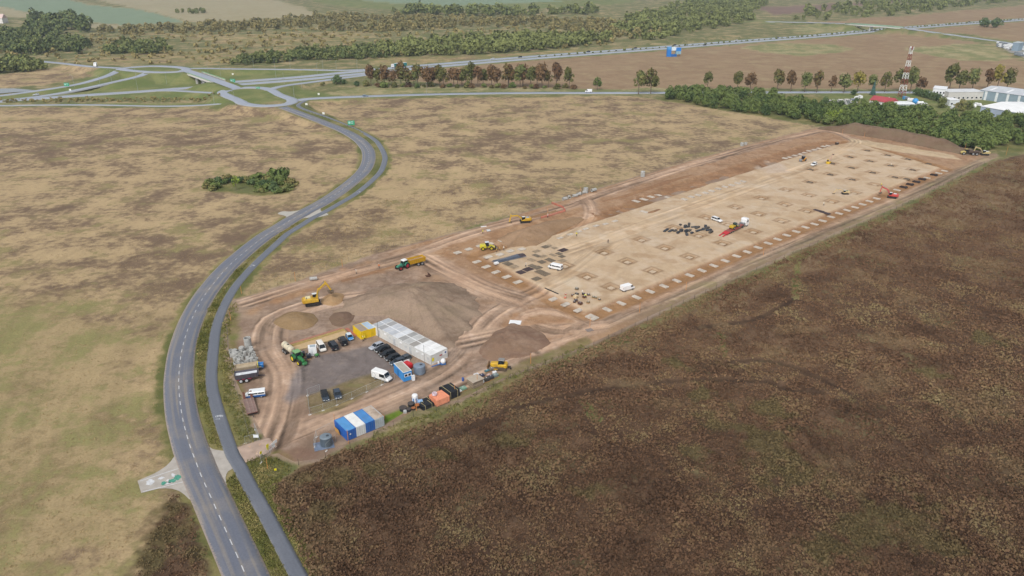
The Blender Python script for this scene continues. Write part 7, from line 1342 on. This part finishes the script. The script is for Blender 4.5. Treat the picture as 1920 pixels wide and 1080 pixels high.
# woods and scrub beyond the motorway: masses nobody could count
def merged(name, spots, keys, mat, label, cat, smin, smax, land_z=True, vz=(.8, 1.2)):
    VV = []; FF = []; off = 0
    for (x, y) in spots:
        V, Fc = keys[rnd.randrange(len(keys))]; s = rnd.uniform(smin, smax); a = rnd.uniform(0, 6.28); c, q = math.cos(a), math.sin(a)
        P = np.empty_like(V); P[:, 0] = x + s * (c * V[:, 0] - q * V[:, 1]); P[:, 1] = y + s * (q * V[:, 0] + c * V[:, 1]); P[:, 2] = V[:, 2] * s * rnd.uniform(*vz); VV.append(P); FF.append(Fc + off); off += len(V)
    Z = land(np.array([s_[0] for s_ in spots], np.float32), np.array([s_[1] for s_ in spots], np.float32))
    for P, z in zip(VV, Z): P[:, 2] += z
    o = fast(name, np.concatenate(VV), np.concatenate(FF), mat); tag(o, label, cat, kind='stuff'); return o
LOW = [crown(6.5, 3.6, -.3, 110, .75, 8, 80 + i) for i in range(4)]; LOWB = [crown(2.2, 2.0, -.3, 46, .5, 5, 90 + i) for i in range(4)]
def wood(label, pts, n, mat, smin, smax, low=LOW, name='wood', cat='wood', mind=0): merged(name, scatter(pts, n, mind), low, mat, label, cat, smin, smax)
LFAR1 = leaf_mat('leaf_far', ('#33432a', '#465532', '#5b663b', '#757a46')); LFAR2 = leaf_mat('leaf_far_olive', ('#4c5433', '#646640', '#7d754b', '#948757'))
wood('dark wood at the far left above the pond', [(-80, 78), (-20, 62), (70, 58), (120, 74), (168, 86), (160, 101), (100, 104), (-80, 100)], 260, LFAR1, 1.0, 1.8)
wood('tall round trees behind the dark wood at the far left', [(50, 58), (62, 38), (90, 34), (110, 40), (135, 38), (170, 48), (178, 60), (110, 64)], 60, LFAR1, 1.8, 2.8)
wood('dark clump of trees left of the small roundabout', [(-80, 132), (0, 124), (50, 120), (72, 128), (86, 131), (60, 134), (20, 138), (-80, 142)], 80, LFAR1, 1.2, 2.0)
wood('green scrub strip above the small roundabout', [(196, 98), (230, 84), (300, 84), (330, 96), (300, 104), (200, 102)], 90, LFAR1, .9, 1.5)
wood('hedge of scrub along the far side of the slip road', [(430, 122), (455, 112), (560, 100), (690, 92), (800, 94), (800, 103), (690, 111), (560, 114), (450, 125)], 330, LFAR1, .7, 1.4)
wood('tall dense wood beyond the motorway', [(690, 106), (740, 92), (820, 80), (900, 76), (1000, 74), (1140, 74), (1142, 82), (1050, 92), (900, 102), (800, 106)], 330, LFAR1, 1.2, 2.1)
wood('row of dark trees on the skyline field edge', [(740, 24), (800, 22), (850, 24), (960, 26), (1050, 26), (1120, 22), (1120, 28), (960, 31), (740, 30)], 90, LFAR1, 1.6, 3.0)
wood('dark trees along the far left field edge', [(330, 24), (385, 22), (385, 26), (335, 27)], 12, LFAR1, .9, 1.5)
wood('olive scrub wood below the far fields', [(180, 56), (350, 50), (520, 40), (560, 32), (640, 30), (760, 34), (1000, 36), (1180, 44), (1240, 66), (1180, 76), (1140, 68), (1000, 56), (900, 50), (700, 62), (600, 58), (520, 58), (350, 64), (180, 66)], 800, LFAR2, .7, 1.6)
wood('wood on the rise at the right of the far motorway', [(1140, 60), (1200, 30), (1300, 6), (1420, -6), (1440, 8), (1400, 30), (1420, 42), (1300, 62), (1220, 82)], 560, LFAR1, 1.2, 2.2)
wood('distant belt of trees at the upper right', [(1480, 40), (1500, 26), (1600, 8), (1720, -4), (1960, -22), (1960, -8), (1900, 4), (1740, 22), (1640, 34), (1560, 40)], 360, LFAR1, 1.2, 2.3)
wood('shrubs dotted over the rough grassland', [(-60, 100), (200, 64), (600, 56), (1000, 50), (1160, 72), (1140, 88), (700, 110), (440, 120), (150, 124), (100, 108)], 620, LFAR2, .8, 2.4, LOWB, 'scrub', 'scrub')
wood('rough bushes on the bank below the roundabout', [(0, 187), (200, 183), (400, 186), (420, 190), (380, 192), (100, 193), (0, 193)], 130, LFAR2, .5, .9, LOWB, 'scrub', 'scrub')
P3 = smooth([p[:2] for p in MWAY], 16)
sp = [p for p in P3 if W(1000, 108)[0] < p[0] < 900]; merged('median_shrubs', [(p[0] + rnd.uniform(-.6, .6), p[1]) for p in sp], LOWB, LFAR1, 'small dark shrubs on the motorway median', 'shrubs', .7, 1.1)
# brown weeds on the right and rank grass on the verges
def tuft(n, r, h, leaf, seed):
    q = np.random.default_rng(seed); a = q.uniform(0, 6.28, n); rr = r * np.sqrt(q.uniform(0, 1, n)); Cn = np.column_stack([rr * np.cos(a), rr * np.sin(a), q.uniform(.15, 1, n) * h]); return quads_at(Cn, np.column_stack([np.cos(a), np.sin(a), np.full(n, .6)]), leaf, 1.2)
TUF = [tuft(6, .5, .62, .17, 100 + i) for i in range(6)]
def weeds(name, pts, n, mat, label, smin, smax, ok=None, power=1.6):
    P = WL(pts); xs = [p[0] for p in P]; ys = [p[1] for p in P]; X = []; Y = []
    while len(X) < n:
        y = rng.uniform(min(ys), max(ys), n * 3); x = rng.uniform(min(xs), max(xs), n * 3); k = (rng.uniform(0, 1, n * 3) < (100 / y) ** power) & (np.abs(x) < .86 * (y + 14)); x, y = x[k].astype(np.float32), y[k].astype(np.float32)
        k = sdpoly(P, x, y) > -1.0 + 2 * fbm(x / 4, y / 4, 2)
        if ok is not None: k &= ok(x, y)
        X += list(x[k]); Y += list(y[k])
    X = np.array(X[:n]); Y = np.array(Y[:n]); S_ = rng.uniform(smin, smax, n) * (.7 + .7 * fbm(X / 7, Y / 7, 2)); Aa = rng.uniform(0, 6.28, n); kind = rng.integers(0, 6, n); VV = []; FF = []; off = 0
    Zb = weed_h(X, Y) * .92 * (name == 'weeds')
    for k in range(6):
        s_ = np.nonzero(kind == k)[0]; V, Fc = TUF[k]; c, q = np.cos(Aa[s_])[:, None], np.sin(Aa[s_])[:, None]; sc = S_[s_][:, None]
        PX = X[s_][:, None] + sc * (c * V[None, :, 0] - q * V[None, :, 1]); PY = Y[s_][:, None] + sc * (q * V[None, :, 0] + c * V[None, :, 1]); PZ = Zb[s_][:, None] + sc * V[None, :, 2] - .05
        VV.append(np.stack([PX, PY, PZ], -1).reshape(-1, 3)); FF.append((Fc[None] + (np.arange(len(s_)) * len(V))[:, None, None] + off).reshape(-1, 4)); off += len(s_) * len(V)
    V_ = np.concatenate(VV); o = fast(name, V_, np.concatenate(FF), mat)
    if name == 'weeds': set_attr(o, patch=np.stack(weed_patch(V_[:, 0], V_[:, 1]), -1))
    tag(o, label, 'weeds' if name == 'weeds' else 'grass', kind='stuff')
def weed_mat(name, stops, scale):
    m = bpy.data.materials.new(name); m.use_nodes = True; n = m.node_tree.nodes; L = m.node_tree.links; b = n['Principled BSDF']; b.inputs['Roughness'].default_value = .9; b.inputs['Specular IOR Level'].default_value = .1
    g = n.new('ShaderNodeNewGeometry'); t = n.new('ShaderNodeTexNoise'); t.inputs['Scale'].default_value = scale; t.inputs['Detail'].default_value = 5; t.inputs['Roughness'].default_value = .65; L.new(g.outputs['Position'], t.inputs['Vector'])
    a = n.new('ShaderNodeMath'); a.operation = 'MULTIPLY_ADD'; L.new(g.outputs['Random Per Island'], a.inputs[0]); a.inputs[1].default_value = .12; a.inputs[2].default_value = -.06
    c = n.new('ShaderNodeMath'); c.operation = 'ADD'; L.new(a.outputs[0], c.inputs[0]); L.new(t.outputs['Fac'], c.inputs[1])
    r = n.new('ShaderNodeValToRGB'); L.new(c.outputs[0], r.inputs[0]); e = r.color_ramp.elements
    while len(e) < len(stops): e.new(.5)
    for i, (p, h) in enumerate(stops): e[i].position = p; e[i].color = (*lin(h), 1)
    out = r.outputs[0]
    if name == 'weed_stalks':
        at = n.new('ShaderNodeAttribute'); at.attribute_name = 'patch'; sp_ = n.new('ShaderNodeSeparateColor'); L.new(at.outputs['Color'], sp_.inputs[0])
        for i, h in enumerate(('#6f6a44', '#866f53', '#3a2b23')):
            mx = n.new('ShaderNodeMix'); mx.data_type = 'RGBA'; L.new(sp_.outputs[i], mx.inputs[0]); L.new(out, mx.inputs[6]); mx.inputs[7].default_value = (*lin(h), 1); out = mx.outputs[2]
    L.new(out, b.inputs['Base Color']); return m
WEEDM = weed_mat('weed_stalks', ((.24, '#48362a'), (.38, '#614a38'), (.50, '#745944'), (.58, '#826a4e'), (.66, '#867655'), (.78, '#9c8d66')), .06)
GRASSM = weed_mat('verge_grass', ((.30, '#4f5529'), (.45, '#6b6a38'), (.56, '#7d7648'), (.68, '#948657'), (.8, '#a2946a')), .16)
offroad = lambda x, y: (sdline(MAIN, x, y)[0] > 4.0) & (sdline(PATH, x, y)[0] > 1.9) & (sdpoly(SITE, x, y) < -1.2)
def clear_tracks(x, y):
    k = offroad(x, y)
    for t in TRK: k &= sdline(t, x, y)[0] > 1.1
    return k
weeds('weeds', [(700, 1230), (590, 1090), (540, 1000), (512, 925), (560, 886), (700, 832), (860, 778), (960, 718), (1100, 658), (1300, 566), (1500, 476), (1700, 390), (1860, 308), (1960, 290), (2200, 400), (2600, 560), (2900, 1300)], 80000, WEEDM, 'dense dark brown weeds filling the field at the lower right', .75, 1.35, clear_tracks, 1.1)
weeds('weeds', [(248, 1090), (270, 1030), (302, 975), (324, 930), (338, 932), (366, 985), (398, 1085), (412, 1160), (235, 1180)], 700, WEEDM, 'patch of dark brown weeds at the lower left road edge', .7, 1.2, offroad)
for lab, pts, n in (('rank grass between the road and the cycle path', [(424, 900), (440, 882), (460, 905), (560, 1100), (520, 1120)], 1300), ('rank grass on the strip between road and path above the driveway', [(372, 740), (365, 690), (372, 640), (400, 570), (440, 510), (540, 425), (560, 418), (480, 480), (425, 540), (400, 600), (385, 680), (392, 740), (420, 842), (398, 838)], 2200), ('rank grass right of the cycle path', [(455, 866), (500, 855), (550, 872), (520, 910), (640, 1130), (590, 1120)], 1500), ('rank grass between cycle path and site fence', [(410, 690), (415, 620), (440, 560), (445, 580), (428, 640), (440, 720), (480, 826), (450, 836), (420, 750)], 1000), ('grass by the blue containers and the fence', [(700, 826), (860, 772), (960, 712), (1100, 652), (1090, 648), (950, 706), (850, 758), (700, 812)], 500)):
    weeds('grass', pts, n, GRASSM, lab, .45, .85, lambda x, y: (sdline(MAIN, x, y)[0] > 3.9) & (sdline(PATH, x, y)[0] > 1.7), .5)

DRYM = weed_mat('dry_grass', ((.28, '#8a7657'), (.42, '#978260'), (.54, '#a48f68'), (.66, '#b09b72'), (.8, '#9a9463')), .09)
weeds('dry_grass', [(-500, 1200), (-300, 500), (60, 420), (400, 430), (430, 470), (360, 550), (318, 620), (296, 700), (296, 780), (322, 850), (250, 900), (262, 930), (318, 925), (240, 1030), (190, 1200)], 12000, DRYM, 'dry tufted grass over the left field', .2, .42, lambda x, y: sdline(MAIN, x, y)[0] > 4.4, 1.2)
weeds('dry_grass', [(450, 560), (520, 485), (600, 430), (700, 380), (900, 330), (1050, 350), (1000, 388), (800, 450), (560, 528)], 5000, DRYM, 'dry tufted grass between the cycle path and the site', .3, .6, lambda x, y: (sdline(PATH, x, y)[0] > 2) & (sdpoly(SITE, x, y) < -1), 1.2)
for i in range(26):
    px = 690 + i * 15.2 + rnd.uniform(-5, 5); x, y = W(px, 163.5 + i * .12 + rnd.uniform(-2, 1)); tree('bush%d' % (i % 3), 'low shrub growing under the avenue trees', x, y, 0, rnd.uniform(1.0, 1.9), i, group='shrubs under the avenue', name='shrub', cat='shrub', mat=(LEAFO, LEAFR, LEAFG, LEAFA)[i % 4])
# ------------------------------------------------------------------ air
hzm = bpy.data.materials.new('haze'); hzm.use_nodes = True; n = hzm.node_tree.nodes; n.remove(n['Principled BSDF'])
pv = n.new('ShaderNodeVolumePrincipled'); pv.inputs['Color'].default_value = (.74, .87, 1, 1); pv.inputs['Density'].default_value = .0001; pv.inputs['Anisotropy'].default_value = .2
hzm.node_tree.links.new(pv.outputs[0], n['Material Output'].inputs['Volume'])
mb = MB(); mb.box(0, 2500, -2.4, 28600, 23600, 112.4)
ho = mb.build('haze', hzm); tag(ho, kind='stuff')
# small joined details that cannot be picked apart at this distance
for o in bpy.data.objects:
    if o.parent and o.type == 'MESH' and o.name.split('.')[0] in ('pillar', 'number_plate', 'cab_frame', 'hydraulic_ram', 'rib', 'locking_bar', 'corner_frame', 'stiffener', 'drum_frame', 'timber_strap', 'bumper', 'side_stripe', 'frame', 'tank_band', 'folds', 'post', 'rim', 'brace', 'track', 'boom', 'pier', 'saddle', 'court_line', 'bicycle_marking', 'hose', 'blue_frame', 'trailer_deck', 'wall', 'roof', 'bucket', 'trunk', 'crown', 'shaft', 'drawbar', 'chassis', 'undercarriage') and o.get('kind') is None:
        if o.name.split('.')[0] in ('pillar', 'number_plate', 'cab_frame', 'hydraulic_ram', 'rib', 'locking_bar', 'corner_frame', 'stiffener', 'drum_frame', 'timber_strap', 'bumper', 'side_stripe', 'tank_band', 'folds', 'brace', 'bicycle_marking', 'saddle'): o['kind'] = 'stuff'
